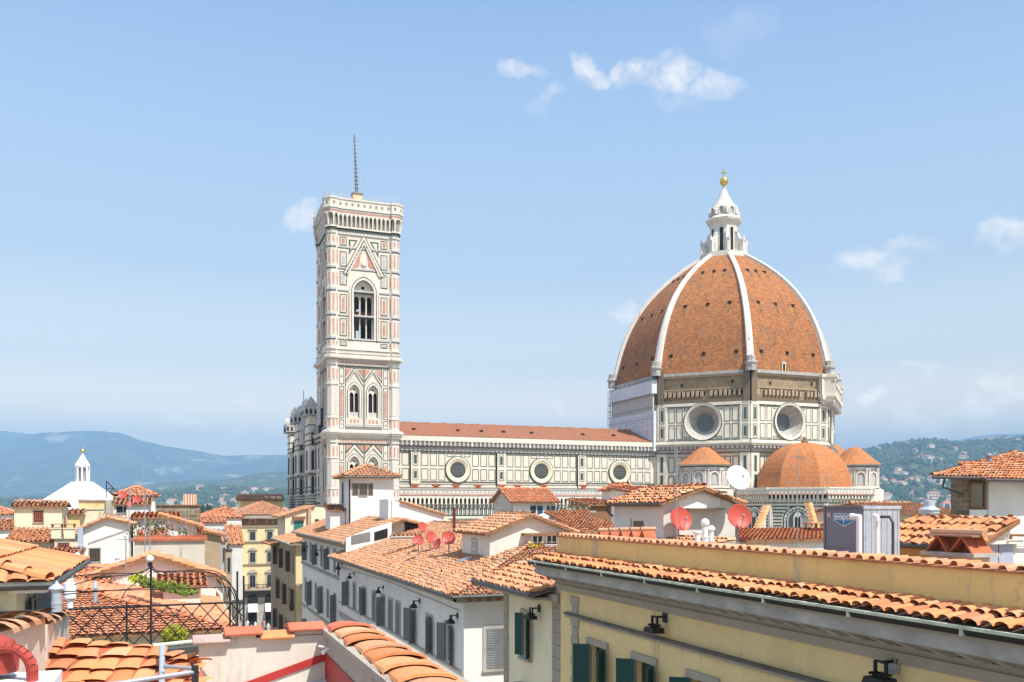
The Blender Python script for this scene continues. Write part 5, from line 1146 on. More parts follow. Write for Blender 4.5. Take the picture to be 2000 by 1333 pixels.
mb = MB(); mb.box(XQ, XQ + .25, -12, 26.6, zp0 - .4, zp1 - .02); mb.box(XQ + .02, XQ + .25, 26.6, 26.8, zp0 - .4, zp1 - .5); mb.build('parapet', ['ochre'], yel)
mb = MB(); y = -11.5; fq = west(XQ)
mb.box(XQ - .05, XQ + .45, -12, 26.6, zp1 - .02, zp1 + .015, 1)
while y < 26.5:
    st = .30; rj = .085 * random.uniform(.9, 1.15); seg = 6; sk = random.uniform(-.05, .05); dz = random.uniform(0, .02)
    vs = [(XQ - .12 + random.uniform(-.02, .02), y + rj * math.cos(t), zp1 + .015 + dz + rj * math.sin(t)) for t in [math.pi * k / (seg - 1) for k in range(seg)]] + [(XQ + .42, y + sk + rj * .8 * math.cos(t), zp1 + .05 + rj * .8 * math.sin(t)) for t in [math.pi * k / (seg - 1) for k in range(seg)]]
    mb.add(vs, [(k, k + 1, seg + k + 1, seg + k) for k in range(seg - 1)]); y += st
mb.build('coping_tiles', ['tile_old', 'tile_bed'], yel)
mb = MB(); tiles(mb, [(XQ + 8, 26.3, zp1 - 1.2), (XQ + 8, -12, zp1 - 1.2), (XQ + .4, -12, zp1 - .05), (XQ + .4, 26.3, zp1 - .05)], .3, .5, .1, 4); mb.build('roof', ['tile_old', 'tile_bed', 'wood'], yel)
for a in wins:
    for k in (0, 1):
        win(yel, fp, a, ZW - wh - k * 4.6, ww, wh, 'grey_stone', 'glass', .19, .07, True, 'open', 'shutter_green', (128 + random.uniform(-5, 5), 132 + random.uniform(-4, 12)), 26 if k == 0 else 0, .22, 2, 'shutter_brown')
floodlight('black floodlight hung below the cornice of the yellow palace, nearest the quoins', fp, yA(1300), z1(1300, 1228, XP), .8)
floodlight('black floodlight at the bottom right edge of the yellow palace wall', fp, yA(1748), z1(1748, 1326, XP), .8)
t = T('junction_box', 'small grey junction box with cables under the palace cornice', 'junction box', fp.P(yA(1752), z1(1752, 1306, XP), .1)); mb = MB(); a = yA(1752); z = z1(1752, 1308, XP); fp.box(mb, a - .09, a + .09, z - .06, z + .12, 0, .12, 0); mb.build('box', ['grey_metal'], t); mb = MB(); mb.path([fp.P(a, z + .12, .06), fp.P(a - .1, z + .3, .08), fp.P(a - .12, z + .42, .02)], .012, 5); mb.path([fp.P(a + .05, z + .12, .06), fp.P(a + .12, z + .28, .1), fp.P(a, z + .42, .02)], .012, 5); mb.build('cable', ['iron'], t)

# ---------------------------------------------------------------- white house with quoins between palace and grey house
XB = 12.1; fb = west(XB); b3 = T('house', 'narrow cream house with grey quoins between the yellow palace and the alley', 'house', (XB, 29.5, 0))
y0, y1 = 26.85, -yA(986, XB); a0, a1 = -y1, -y0; c0, c1 = yA((1012 + 1046) / 2, XB) , 0
wz1 = z1(1030, 1200, XB); wz0 = z1(1030, 1283, XB)
mb = MB(); ze = z1(1034, 1161, 11.2); fb.plate(mb, rect(a0, a1, 0, ze + .1), [rect(c0 - .33, c0 + .33, wz0, wz1), rect(c0 - .33, c0 + .33, wz0 - 4, wz1 - 4)], 0, .25)
mb.box(XB, 22, y1 - .02, y1, 0, ze + .1); mb.box(XB, 22, y0, y0 + .02, 0, ze + .1); mb.build('wall', ['cream'], b3)
mb = MB()
for s, w_ in ((a0, .42), (a1 - .75, .75)):
    z = 0; k = 0
    while z < ze: h = .42; fb.box(mb, s, s + w_ - (.0 if k % 2 else .08) * (s > a0), z, z + h - .02, 0, .05); z += h; k += 1
fb.box(mb, a0, a1, ze - .25, ze, 0, .2); mb.build('quoins', ['grey_stone'], b3)
for k in (0, 1):
    w_ = win(b3, fb, c0, wz0 - 4.0 * k, .66, wz1 - wz0, 'grey_stone', 'glass', .16, .07, True, 'open', 'shutter_green', (150, 140), 22, .2, 2)
mb = MB(); fb.box(mb, c0 - .55, c0 + .55, wz0 - 1.1, wz0 - 1.0, 0, .3); fb.box(mb, c0 - .42, c0 + .42, wz0 - 1.2, wz0 - 1.1, 0, .2); mb.build('lintel', ['grey_stone'], b3)
mb = MB(); zr_ = ze + .75; tiles(mb, [(11.25, 33.4, ze), (11.25, 27.5, ze), (13.6, 27.1, zr_), (13.6, 33.4, zr_)], .25, .38, .1, 6, 1.4); tiles(mb, [(13.6, 33.4, zr_), (13.6, 26.9, zr_), (19, 26.9, zr_ + 1.), (19, 33.4, zr_ + 1.)], .25, .4, .1, 4)
caps(mb, (11.25, 27.5, ze + .02), (13.5, 27.15, zr_), .09); mb.build('roof', ['tile', 'tile_dark', 'grey_stone'], b3)
mb = MB(); mb.tube((11.17, 33.5, ze - .02), (11.17, 27.4, ze - .02), .08, 8, 0); mb.tube((11.17, 27.4, ze - .02), (13.2, 27.1, ze + .5), .045, 6, 0); mb.box(11.25, 12.1, 27.4, 33.3, ze - .2, ze - .12, 1); mb.build('gutter', ['gutter', 'grey_stone'], b3)
floodlight('black floodlight beside the green-shuttered window of the cream house', fb, yA(1054, XB), z1(1054, 1204, XB), .75)

# ---------------------------------------------------------------- long grey-white house, shutters and big tile roof
fg = west(12.); gy = T('house', 'long white street house with rows of grey shutters and wide weathered tile roof', 'house', (12, 53, 0))
YS, YNn = 37.2, 68.3; zeg = 20.1; a0, a1 = -YNn, -YS
cols = [681, 702, 727, 752, 777, 803, 836, 852] # fallback spacing handled below
ca = [yA(p) for p in (679, 693, 711.5, 731, 748.5, 763.5, 778, 807, 839, 876)]
top = lambda k: zeg - .95
wt, wb = z1(807, 1190, 12) , z1(807, 1254, 12)
hol = [rect(a - .48, a + .48, wb - j * 4.2, wt - j * 4.2) for a in ca for j in (0, 1, 2)]
mb = MB(); fg.plate(mb, rect(a0, a1, 0, zeg - .1), hol, 0, .25); fsw = Fr((0, YS), (1, 0))
sa = onY(968, 1260, YS).x; fsw.plate(mb, rect(12, 26, 0, zeg - .1), [rect(sa - .45, sa + .45, onY(968, 1305, YS).z, onY(968, 1228, YS).z)], 0, .2)
mb.box(12, 26, YNn, YNn + .02, 0, zeg); mb.build('wall', ['white'], gy)
modes = ['half', 'closed', 'open', 'closed', 'half', 'closed', 'closed', 'open', 'half', 'open']
for i, a in enumerate(ca):
    for j in (0, 1): win(gy, fg, a, wb - j * 4.2, .96, wt - wb, 'concrete', 'glass', .12, .05, False, modes[(i + 3 * j) % 10], 'shutter_grey', (random.choice([110, 150, 165]), random.choice([95, 130, 160])), 22 if j == 0 else 0, .18, 2)
win(gy, fsw, sa, onY(968, 1305, YS).z, .9, onY(968, 1228, YS).z - onY(968, 1305, YS).z, 'concrete', 'glass', .16, .05, True, 'closed', 'shutter_grey', slats=22, rec=.15)
mb = MB()
for z in (wb - .14, wb - .9): fg.box(mb, a0, a1, z, z + .1, 0, .1); 
fg.box(mb, a0, a1, wb - .9, wb - 1.3, 0, .04); fsw.box(mb, 12, 26, wb - 1.0, wb - .85, 0, .12); mb.build('string_course', ['concrete'], gy)
mb = MB(); fg.box(mb, a0 - .3, a1 + .6, zeg - .32, zeg - .1, 0, .5); fg.box(mb, a0 - .3, a1 + .7, zeg - .1, zeg - .03, -.1, .75); fsw.box(mb, 11.5, 26, zeg - .32, zeg - .1, 0, .5); fsw.box(mb, 11.25, 26, zeg - .1, zeg - .03, -.1, .75)
for k in range(60): fsw.box(mb, 12 + k * .45, 12.14 + k * .45, zeg - .3, zeg - .1, .5, .7, 1)
mb.build('cornice', ['grey_stone', 'wood'], gy)
ev = 11.25; ZR = zeg + .31 * 8.2
mb = MB(); sv = 36.45
tiles(mb, [(ev, YNn + .2, zeg), (ev, sv, zeg), (ev + 8.2, sv + 8.2, ZR), (ev + 8.2, YNn + .2, ZR)], .19, .28, .073, 5, 2.4); tiles(mb, [(ev, sv, zeg), (28, sv, zeg), (28, sv + 8.2, ZR), (ev + 8.2, sv + 8.2, ZR)], .19, .28, .073, 5, 2.4)
tiles(mb, [(ev + 16.4, sv + 8, zeg), (ev + 16.4, YNn, zeg), (ev + 8.2, YNn, ZR), (ev + 8.2, sv + 8, ZR)], .4, .6, .15, 4); caps(mb, (ev, sv, zeg), (ev + 8.2, sv + 8.2, ZR), .12); caps(mb, (ev + 8.2, sv + 8.2, ZR), (ev + 8.2, YNn, ZR), .12); caps(mb, (ev, YNn + .25, zeg), (ev + 8.2, YNn + .25, ZR), .1)
mb.build('roof', ['tile_old', 'tile_bed', 'wood'], gy)
mb = MB(); mb.tube((ev - .08, YNn + .3, zeg - .04), (ev - .08, sv - .08, zeg - .04), .085, 8); mb.tube((ev - .08, sv - .08, zeg - .04), (28, sv - .08, zeg - .04), .085, 8); mb.build('gutter', ['gutter'], gy)
mb = MB(); mb.path([fg.P(yA(664 + 1), z1(666, 1108, 12), .06), fg.P(yA(760), z1(760, 1136, 12), .06), fg.P(yA(900), z1(900, 1193, 12), .06)], .015, 4); mb.build('cable', ['iron'], gy)
for px, y, lb in ((692, 1128, 'second black floodlight on the white street house, counting from its far end'), (749, 1156, 'third black floodlight on the white street house, counting from its far end'), (820, 1184, 'fourth black floodlight on the white street house, second from its near corner'), (894, 1214, 'large black floodlight at the near corner of the white street house')): floodlight(lb, fg, yA(px), z1(px, y, 12), .7, .34)
floodlight('black floodlight at the far end of the white street house', fg, yA(669), z1(669, 1110, 12), .85, .34)
# dormer on that roof
X0_, X1_, Ya = 15.1, 19.6, 42.5
dm = T('dormer', 'white gabled dormer house with a small window rising from the weathered tile roof', 'dormer', (17.3, 44, 20)); zz0 = 22.55
wallmesh('gy', X0_, X1_, Ya, Ya + 4.6, zz0, .95, 20.8).build('wall', ['white_warm'], dm)
roofmesh('gy', X0_, X1_, Ya, Ya + 4.6, zz0 + .03, .95, 0, .35, .24, .38, .09, 5, jit=1.4).build('roof', ['tile_old', 'tile_bed', 'wood'], dm)
fd_ = west(X0_); win(dm, fd_, -44.9, zz0 - 1.35, .75, .95, 'concrete', 'glass_pale', .1, .05, True, muntin='white_paint', bars=1)
fds = Fr((0, Ya), (1, 0)); a0 = onY(1022, 1070, Ya).x; mb = MB(); zt_ = onY(1050, 1045, Ya).z; zb0 = onY(1050, 1083, Ya).z; a1 = onY(1093, 1070, Ya).x
fds.box(mb, a0 - .12, a1 + .1, zt_, zt_ + .1, 0, .45, 1); fds.box(mb, a0, a1, zb0, zt_, 0, .1, 0); mb.build('loggia', ['pale', 'wood'], dm)
fl = Fr((0, Ya - .1), (1, 0)); win(dm, fl, a0 + .75, zb0 + .25, .6, .75, 'white_paint', 'glass', .06, .03, False, muntin='white_paint'); win(dm, fl, a0 + 1.55, zb0 + .25, .6, .75, 'white_paint', 'glass', .06, .03, False, muntin='white_paint')
mb = MB(); fr_ = Fr((0, Ya - .55), (1, 0))
for k in range(12): fr_.box(mb, a0 + 1.0 + k * .09, a0 + 1.02 + k * .09, zb0 - .05, zb0 + .5, 0, .02)
fr_.box(mb, a0 + 1.0, a0 + 2.05, zb0 + .5, zb0 + .53, -.01, .03); mb.build('railing', ['white_paint'], dm)
def plantbox(label, p, w_, mats_, h=.3, n=70, box=True, group=None):
    p = Vector(p); t = T('flower_box' if box else 'potted_plant', label, 'flower box' if box else 'plant', p, group); mb = MB(); mb.box(p.x - w_ / 2, p.x + w_ / 2, p.y - .12, p.y + .12, p.z, p.z + .2); mb.build('box' if box else 'pot', ['rust_pot'], t); mb = MB()
    for i in range(n):
        q = p + Vector((random.uniform(-w_ / 2, w_ / 2), random.uniform(-.15, .15), .2 + abs(random.gauss(0, h * .5)))); s = random.uniform(.03, .07); u = Vector((random.gauss(0, 1), random.gauss(0, 1), random.gauss(0, 1))).normalized(); v = u.orthogonal().normalized()
        mb.add([q - u * s, q + v * s, q + u * s, q - v * s], [(0, 1, 2, 3)], random.randrange(len(mats_)))
    mb.build('foliage', mats_, t); return t
q = onY(1046, 1072, Ya - .6); plantbox('flower box with yellow and red blooms on the dormer balcony', (q.x, q.y, q.z - .15), .9, ['leaf_yellow', 'flower_yellow', 'flower_red', 'leaf'], .3, 120)
t = T('skylight', 'small glazed skylight lying in the weathered roof beside the dormer', 'skylight', (14.3, 43.5, 21)); mb = MB(); f = lambda x, y: (x, y, zeg + .31 * (x - ev) + .16)
mb.add([f(14.0, 44.6), f(14.0, 43.8), f(14.7, 43.8), f(14.7, 44.6), *[(a, b, c - .1) for a, b, c in (f(14.0, 44.6), f(14.0, 43.8), f(14.7, 43.8), f(14.7, 44.6))]], [(0, 1, 2, 3), (0, 1, 5, 4), (1, 2, 6, 5), (2, 3, 7, 6), (3, 0, 4, 7)]); mb.build('pane', ['glass_pale'], t)
# red dishes on that roof
for px, y, r, b, dk, yaw, lb in ((825, 1031, 10.5, 55, 0, 25, 'red satellite dish, topmost of the cluster on the weathered roof'), (817, 1056, 10, 52, 0, -15, 'red satellite dish, leftmost of the cluster on the weathered roof'), (842, 1051, 12, 54, 0, 20, 'red satellite dish in the middle of the cluster on the weathered roof'), (855, 1064, 11, 51, 1, -75, 'dark dish turned edge-on, lowest of the cluster on the weathered roof'), (876, 1052, 13, 50, 0, -20, 'large red satellite dish, rightmost of the cluster on the weathered roof')):
    p = at(px, y, b); dish(lb, p, r / F * b * 1.05, 'red_dish', yaw, 25, max(.3, p.z - (zeg + .31 * (min(p.x, ev + 8.2) - ev))))

# ---------------------------------------------------------------- bluish white house farther along the street with the tower room
fh = west(13.); hs = T('house', 'white street house with small grey shutters, deep eaves and roof terrace windows', 'house', (13, 82, 0)); zh = 21.2; a0, a1 = -96.8, -67.5
mb = MB(); fh.box(mb, a0, a1, 0, zh, -14, 0); mb.build('wall', ['white'], hs)
for i in range(8):
    a = a1 - 1.7 - i * 3.55
    for j in range(4): win(hs, fh, a, zh - 2.9 - j * 4.3, 1.0, 1.9 if j == 0 else 2.4, 'concrete', 'glass', .12, .05, False, ['closed', 'open', 'closed', 'half'][(i + j) % 4], 'shutter_grey', (160, 110), 0, 0, 2)
mb = MB(); fh.box(mb, a0, a1, zh - 3.4, zh - 3.15, 0, .14); fh.box(mb, a0, a1, zh - 7.8, zh - 7.6, 0, .12); fh.box(mb, a0 - .4, a1 + .4, zh - .5, zh - .05, 0, .6); fh.box(mb, a0 - .5, a1 + .6, zh - .1, zh - .02, 0, .85); mb.build('cornice', ['grey_stone'], hs)
mb = MB(); tiles(mb, [(12.1, 97.2, zh), (12.1, 66.7, zh), (16.6, 66.7, zh + 1.75), (16.6, 97.2, zh + 1.75)], .28, .42, .1, 4, 1.4); tiles(mb, [(24, 66.7, zh), (24, 97.2, zh), (16.6, 97.2, zh + 1.75), (16.6, 66.7, zh + 1.75)], .5, .8, .16, 4); mb.build('roof', ['tile_old', 'tile_bed', 'wood'], hs)
mb = MB(); mb.tube((12.0, 97.3, zh - .03), (12.0, 66.6, zh - .03), .1, 8); mb.build('gutter', ['grey_stone'], hs)
mb = MB(); mb.add([(13, 67.45, zh), (16.9, 67.45, zh), (16.9, 67.45, zh + 1.7), (16.4, 67.45, zh + 1.65)], [(0, 1, 2, 3)]); mb.build('gable_wall', ['white_warm'], hs)
fz = Fr((0, 67.4), (1, 0)); xa = onY(704, 1056, 67.4).x; win(hs, fz, xa + .1, zh - .9, 1.3, .8, 'white_paint', 'shutter_grey', .08, .05, False, bars=0) if False else None
tr = T('roof_terrace', 'low white attic front with a grey shutter and a dark opening under the tiles', 'attic', (15.5, 66, 20)); xx0, xx1 = onY(676, HZ, 66.4).x, onY(765, HZ, 66.4).x
mb = MB(); ft_ = Fr((0, 66.4), (1, 0)); zq = lambda px, y: onY(px, y, 66.4).z
ft_.poly(mb, [(xx0, zq(680, 1090)), (xx1, zq(760, 1090)), (xx1, zq(762, 1021)), (onY(725, HZ, 66.4).x, zq(725, 1033)), (xx0, zq(680, 1052))], -.3, 0); mb.build('wall', ['white'], tr)
for (p0, p1, ya_, yb_, mt) in ((686, 723, 1060, 1043, 'shutter_grey'), (731, 757, 1053, 1036, 'dark')):
    mb = MB(); q0, q1 = onY(p0, HZ, 66.4).x, onY(p1, HZ, 66.4).x; s = (1037 - 1050) / 1
    ft_.poly(mb, [(q0, zq(p0, ya_ + 4)), (q1, zq(p1, ya_ - 3)), (q1, zq(p1, yb_ - 4)), (q0, zq(p0, yb_ + 4))], 0, .04); mb.build('opening', [mt], tr)
for px, y, lb in ((626, 1083, 'black floodlight on the far white house, between its upper shutters'), (601, 1075, 'black floodlight at the far end of the far white house')): floodlight(lb, fh, yA(px, 13), z1(px, y, 13), 1., .4)
# tower room
x0, x1 = onY(680, HZ, 80.).x, onY(769, HZ, 80.).x; yb_ = -yA(663, x0)
tw = bld('tower_room', 'white square tower room with hipped tile roof standing in front of the bell tower', 'hip', x0, x1, 80., 84.6, 26.65, 1.15, 'white', 'tile_old', .55, z0=19, cat='tower room', sp=.32, row=.45, r=.12, seg=5, gut='s')
f = Fr((0, 80.), (1, 0)); w0, w1 = onY(688, HZ, 80).x, onY(728, HZ, 80).x
for k, (s0, s1) in enumerate(((0, .28), (.33, .72), (.78, 1.))):
    win(tw, f, w0 + (w1 - w0) * (s0 + s1) / 2, onY(708, 968, 80).z, (w1 - w0) * (s1 - s0), onY(708, 945, 80).z - onY(708, 968, 80).z, 'concrete', 'glass', .05, .05, k == 1, bars=1)
f4 = west(x0); win(tw, f4, -82.6, 24.2, .9, 1.9, 'concrete', 'glass_blue', .1, .04, True); win(tw, f4, -82.6, 20.9, .6, 1.2, 'concrete', 'glass', .08, .04, True)
MB().tube((x0 + .12, 79.9, 26.4), (x0 + .12, 79.9, 22), .07, 6).build('downpipe', ['iron'], tw)
bld('annex', 'small white annex with two tall windows at the foot of the tower room', 's', x0 - 1.4, x0 - .05, 81.2, 84, 23.6, .5, 'white', 'tile_old', .3, z0=19, cat='annex', sp=.32, row=.45, r=.12)
# white gable behind the weathered roof
x0, x1 = onY(765, HZ, 70.).x, onY(866, HZ, 70.).x; wg = T('gable_house', 'plain white wall with a long sloping top and tiled edge behind the red dishes', 'house', (x0 + 2, 71, 0))
mb = MB(); f = Fr((0, 70.), (1, 0)); zA, zB = onY(765, 977, 70).z, onY(866, 1006, 70).z
f.poly(mb, [(x0, 19), (x1, 19), (x1, zB), (x0, zA)], -3.5, 0); mb.box(x0 - .25, x0 - .02, 70.1, 73.4, 22, zA + .05); mb.build('wall', ['white'], wg)
mb = MB(); P = lambda a, y, dz=0: (x0 + (x1 - x0) * a + .0, y, zA + (zB - zA) * a + dz); tiles(mb, [P(1.06, 69.8, .05), P(1.06, 73.6, .05), P(.16, 73.6, .1), P(.16, 69.8, .1)], .3, .42, .1, 4, 1.5); mb.build('roof', ['tile_old', 'tile_bed', 'wood'], wg)
x2 = onY(884, HZ, 70.6).x; mb = MB(); f = Fr((0, 70.6), (1, 0)); f.poly(mb, [(x1, 19), (x2, 19), (x2, zB - .6), (x1, zB - .05)], -2, 0); mb.build('side_wall', ['cream'], wg)
p = at(887, 1050, 60); t = T('flue', 'tall thin brown flue pipe right of the white gable', 'flue', (p.x, p.y, p.z - 1)); MB().tube((p.x, p.y, p.z - 1), (p.x, p.y, at(887, 992, 60).z), .11, 8).build('pipe', ['red_dark'], t)
antenna('antenna on the flue beside the white gable', at(886, 1000, 60.5), 1.2, 20, group=None)
chimney('row of tented tiles on a low chimney left of the red dishes', at(793, 1054, 58), 2.0, .5, .15, 'old_wall', 'tent')
# tan house in shade, next along the street
YT = 102.; ft5 = west(13.); tn = T('house', 'tan street house in shade with brown shutters and a pale lit end strip', 'house', (13, 112, 0)); zT = 19.8
y1_ = -yA(546, 13.); mb = MB(); mb.box(13, 27, YT, y1_, 0, zT); mb.build('wall', ['yellow_warm'], tn)
mb = MB(); ft5.box(mb, -y1_, -YT, 0, zT, 0, .06); mb.build('shade_coat', ['tan'], tn)  # darker tan on the street face alone, its shade put into the colour
for i in range(6):
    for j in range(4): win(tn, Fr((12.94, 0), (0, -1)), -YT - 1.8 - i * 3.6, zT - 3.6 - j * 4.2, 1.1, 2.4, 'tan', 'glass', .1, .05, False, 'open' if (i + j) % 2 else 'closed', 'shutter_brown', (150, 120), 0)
roofmesh('w', 13, 27, YT, y1_, zT, 3.2, 0, .8, .35, .5, .13, 4).build('roof', ['tile', 'tile_bed', 'wood'], tn); MB().tube((12.1, YT - .8, zT - .03), (12.1, y1_ + .8, zT - .03), .12, 6).build('gutter', ['verdigris'], tn)
mb = MB(); mb.box(12.2, 27, YT - .8, y1_ + .8, zT - .25, zT - .13); mb.box(12.1, 13.4, YT - .8, y1_ + .8, zT - .05, zT - .02, 1); mb.build('eaves', ['grey_stone', 'verdigris'], tn)
fq5 = Fr((0, YT), (1, 0)); mb = MB(); fq5.box(mb, 13, 27, 14.9, 15.2, 0, .15); mb.build('string_course', ['grey_stone'], tn)
x0 = 13.2; bld('house', 'small brown house with projecting tile roof ending the shaded street side', 'w', 13, 20, y1_ + .6, -yA(529, 13.), 18.9, 1.2, 'tan', 'tile', 1.2, sp=.4, row=.6, r=.15)
# cream house with green shutters above it
x0, x1, Y, _, z = sb(557, 640, 1003, 118, 10); ch = T('house', 'cream house with teal shutters left of the white tower room', 'house', (x0, Y, 0)); f = Fr((0, Y), (1, 0)); zl_ = onY(557, 1006, Y).z; zr_ = onY(612, 990, Y).z
mb = MB(); f.poly(mb, [(x0, 0), (x1, 0), (x1, zr_ - .2), (x1 - 1.8, zr_), (x0, zl_)], -9, 0); mb.build('wall', ['cream'], ch)
mb = MB(); tiles(mb, [(x0 - .9, Y + 9, zl_ - .25), (x0 - .9, Y - .3, zl_ - .25), (x1 - 1.7, Y - .3, zr_ + .1), (x1 - 1.7, Y + 9, zr_ + .1)], .4, .6, .15, 4); mb.build('roof', ['tile_old', 'tile_bed', 'wood'], ch)
win(ch, f, onY(583, HZ, Y).x, onY(583, 1037, Y).z, 1.15, 1.3, 'concrete', 'glass', .1, .06, True, 'closed', 'shutter_teal'); win(ch, f, onY(619, HZ, Y).x, onY(619, 1022, Y).z, .5, .5, 'concrete', 'glass', .06, .04, False, bars=0)
mb = MB(); f.box(mb, onY(571, 0, Y).x, onY(596, 0, Y).x, onY(583, 1013, Y).z, onY(583, 1009, Y).z, 0, .5); mb.build('canopy', ['wood'], ch); mb = MB(); f.poly(mb, [(onY(598, 0, Y).x, 15), (onY(607, 0, Y).x, 15), (onY(607, 0, Y).x, onY(600, 992, Y).z), (onY(601, 0, Y).x, onY(600, 994, Y).z)], 0, .5); mb.build('pier', ['tan'], ch)
# yellow corner palace closing the street
x0, x1, Y, _, z = sb(466, 566, 1006, 176, 16); yp = T('palace', 'tall yellow corner palace closing the far end of the street', 'palace', (x0 + 4, Y + 6, 0)); f = Fr((0, Y), (1, 0)); zy = lambda y: onY(510, y, Y).z; xx = lambda px: onY(px, HZ, Y).x
mb = MB(); mb.box(x0, x1, Y, Y + 15, 0, zy(1012)); mb.build('wall', ['yellow_warm'], yp)
mb = MB(); f.box(mb, x0, x1, zy(1027), zy(1013), 0, .08, 1); f.box(mb, x0 - .8, x1 + .5, zy(1013), zy(1005.5), -1, 1.0, 0)
for y in (1027, 1057, 1101): f.box(mb, x0 - .1, x1, zy(y + 1.8), zy(y), 0, .3, 0)
f.box(mb, x0 - .05, x0 + .6, 0, zy(1027), 0, .12, 2); f.box(mb, x0, x1, zy(1180), zy(1155), 0, .15, 3); f.box(mb, x0, x1, 0, zy(1180), 0, .1, 2); f.box(mb, x0 - .3, x1, zy(1152), zy(1149), 0, 1.1, 2)
mb.build('cornice', ['grey_stone', 'wood', 'concrete', 'dark_stone'], yp)
for i, px in enumerate((493.3, 527, 560)):
    a = xx(px); hw = .95
    win(yp, f, a, zy(1023), 1.0, .75, 'concrete', 'glass', .2, .15, False, bars=0)
    win(yp, f, a, zy(1055), 1.0, 1.6, 'concrete', 'glass', .25, .1, True, lintel='flat'); win(yp, f, a, zy(1098), 1.0, 1.9, 'concrete', 'glass', .25, .1, True, lintel='tri'); win(yp, f, a, zy(1147), 1.05, 2.4, 'concrete', 'glass', .28, .1, False, lintel='tri')
    mb = MB(); f.poly(mb, arch(a - 1.0, a + 1.0, zy(1178), zy(1170), False), .15, .2, 0); f.box(mb, a - .85, a + .85, 0, zy(1185), .1, .15, 0); mb.build('shop_opening', ['dark'], yp)
    t = T('awning', ['white shop awning under the left arch of the yellow palace', 'white shop awning under the middle arch of the yellow palace', 'white shop awning under the hidden right arch of the yellow palace'][i], 'awning', (a, Y, zy(1190)), 'white shop awnings'); mb = MB(); mb.hexa([f.P(a - .95, zy(1194), 1.3), f.P(a + .95, zy(1194), 1.3), f.P(a + .95, zy(1193), 1.25), f.P(a - .95, zy(1193), 1.25), f.P(a - .9, zy(1179), .25), f.P(a + .9, zy(1179), .25), f.P(a + .9, zy(1179), .15), f.P(a - .9, zy(1179), .15)]); mb.build('canvas', ['canvas'], t)
mb = MB()
for k in range(40): f.box(mb, x0 + k * .27, x0 + .05 + k * .27, zy(1149), zy(1141), 1.0, 1.06)
f.box(mb, x0, x1, zy(1141.5), zy(1140.5), .98, 1.08); mb.build('balcony_railing', ['iron'], yp)
for k, px in enumerate((486, 503, 513, 522)): p = f.P(xx(px), zy(1149), .7); plantbox(['potted shrub at the left end of the yellow palace balcony', 'potted shrub left of the middle of the palace balcony', 'potted shrub in the middle of the palace balcony', 'potted shrub by the right window of the palace balcony'][k], p, .5, ['leaf', 'leaf_dark'], 1.1, 60, False, 'potted shrubs on the balcony')
roofmesh('hip', x0, x1, Y, Y + 15, zy(1006), 2.6, 0, 1.0, .5, .8, .19, 4).build('roof', ['tile_old', 'tile_bed', 'wood'], yp)
for k, (px, y) in enumerate(((507, 998), (519, 999))): mb = MB(); p = onY(px, y, Y + 3); mb.box(p.x - .5, p.x + .5, p.y - .4, p.y + .4, p.z - .3, p.z + .35); mb.build('roof_hatch', ['leaf_dark'], yp)
x0, x1, Y, _, z = sb(470, 552, 981, 198, 9); t = bld('house', 'yellow attic house with a brown tile roof rising behind the yellow corner palace', 'gx', x0, x1, Y, Y + 8, z + .4, 1.2, 'yellow', 'tile_old', .5, sp=.5, row=.8, r=.19)
for px, lb in ((520, 'cream chimney at the left of the attic house ridge'), (533, 'cream chimney at the middle of the attic house ridge'), (545, 'cream chimney at the right of the attic house ridge')): p = at(px, 976, 200); chimney(lb, (p.x, p.y, p.z - .5), 1., .8, 1.2, 'cream', 'slab', group='chimneys behind the corner palace')
# people and tables at the street end
def person(label, p, mats_, pose=0):
    t = T('person', label, 'person', p, 'people in the square at the end of the street'); me = bpy.data.meshes.new('body'); w_ = .1
    vs = [(0, 0, .95), (0, 0, 1.2), (0, 0, 1.42), (0, 0, 1.52), (0, 0, 1.68), (-.19, 0, 1.4), (-.25, .02, 1.12), (-.22, -.12, .92), (.19, 0, 1.4), (.25, .02, 1.12), (.22, -.12, .92), (-.1, 0, .88), (-.12, -.05 - w_ * pose, .48), (-.12, .1 * pose, .05), (.1, 0, .88), (.12, .05, .48), (.12, -.1 * pose, .05)]
    es = [(0, 1), (1, 2), (2, 3), (3, 4), (2, 5), (5, 6), (6, 7), (2, 8), (8, 9), (9, 10), (0, 11), (11, 12), (12, 13), (0, 14), (14, 15), (15, 16)]; rr = [.15, .14, .16, .06, .11, .07, .05, .04, .07, .05, .04, .1, .07, .05, .1, .07, .05]
    me.from_pydata(vs, es, []); o = bpy.data.objects.new('body', me); C.objects.link(o); o.modifiers.new('s', 'SKIN'); o.modifiers.new('u', 'SUBSURF').levels = 1
    for d, r_ in zip(me.skin_vertices[0].data, rr): d.radius = (r_, r_ * .8)
    me.skin_vertices[0].data[0].use_root = True; me.materials.append(M[mats_[0]]); o.parent = t
    return t
cl_ = ['cloth_dark', 'cloth_white', 'skin', 'cloth_white', 'cloth_dark', 'red_paint']
spots = [(476, 168, 'left edge of the square'), (484, 172, 'left doorway'), (491, 166, 'left awning'), (499, 170, 'gap between the awnings'), (506, 165, 'middle of the street'), (513, 171, 'pillar between the awnings'), (519, 163, 'right awning'), (524, 168, 'right doorway'), (530, 166, 'right edge of the street')]
for i, (px, b, w_) in enumerate(spots): p = at(px, HZ, b); person(f"{'dark' if cl_[i % 6] == 'cloth_dark' else 'pale' if cl_[i % 6] in ('cloth_white', 'skin') else 'red'}-clothed pedestrian by the {w_}", (p.x, p.y, .02), [cl_[i % 6]], i % 2)
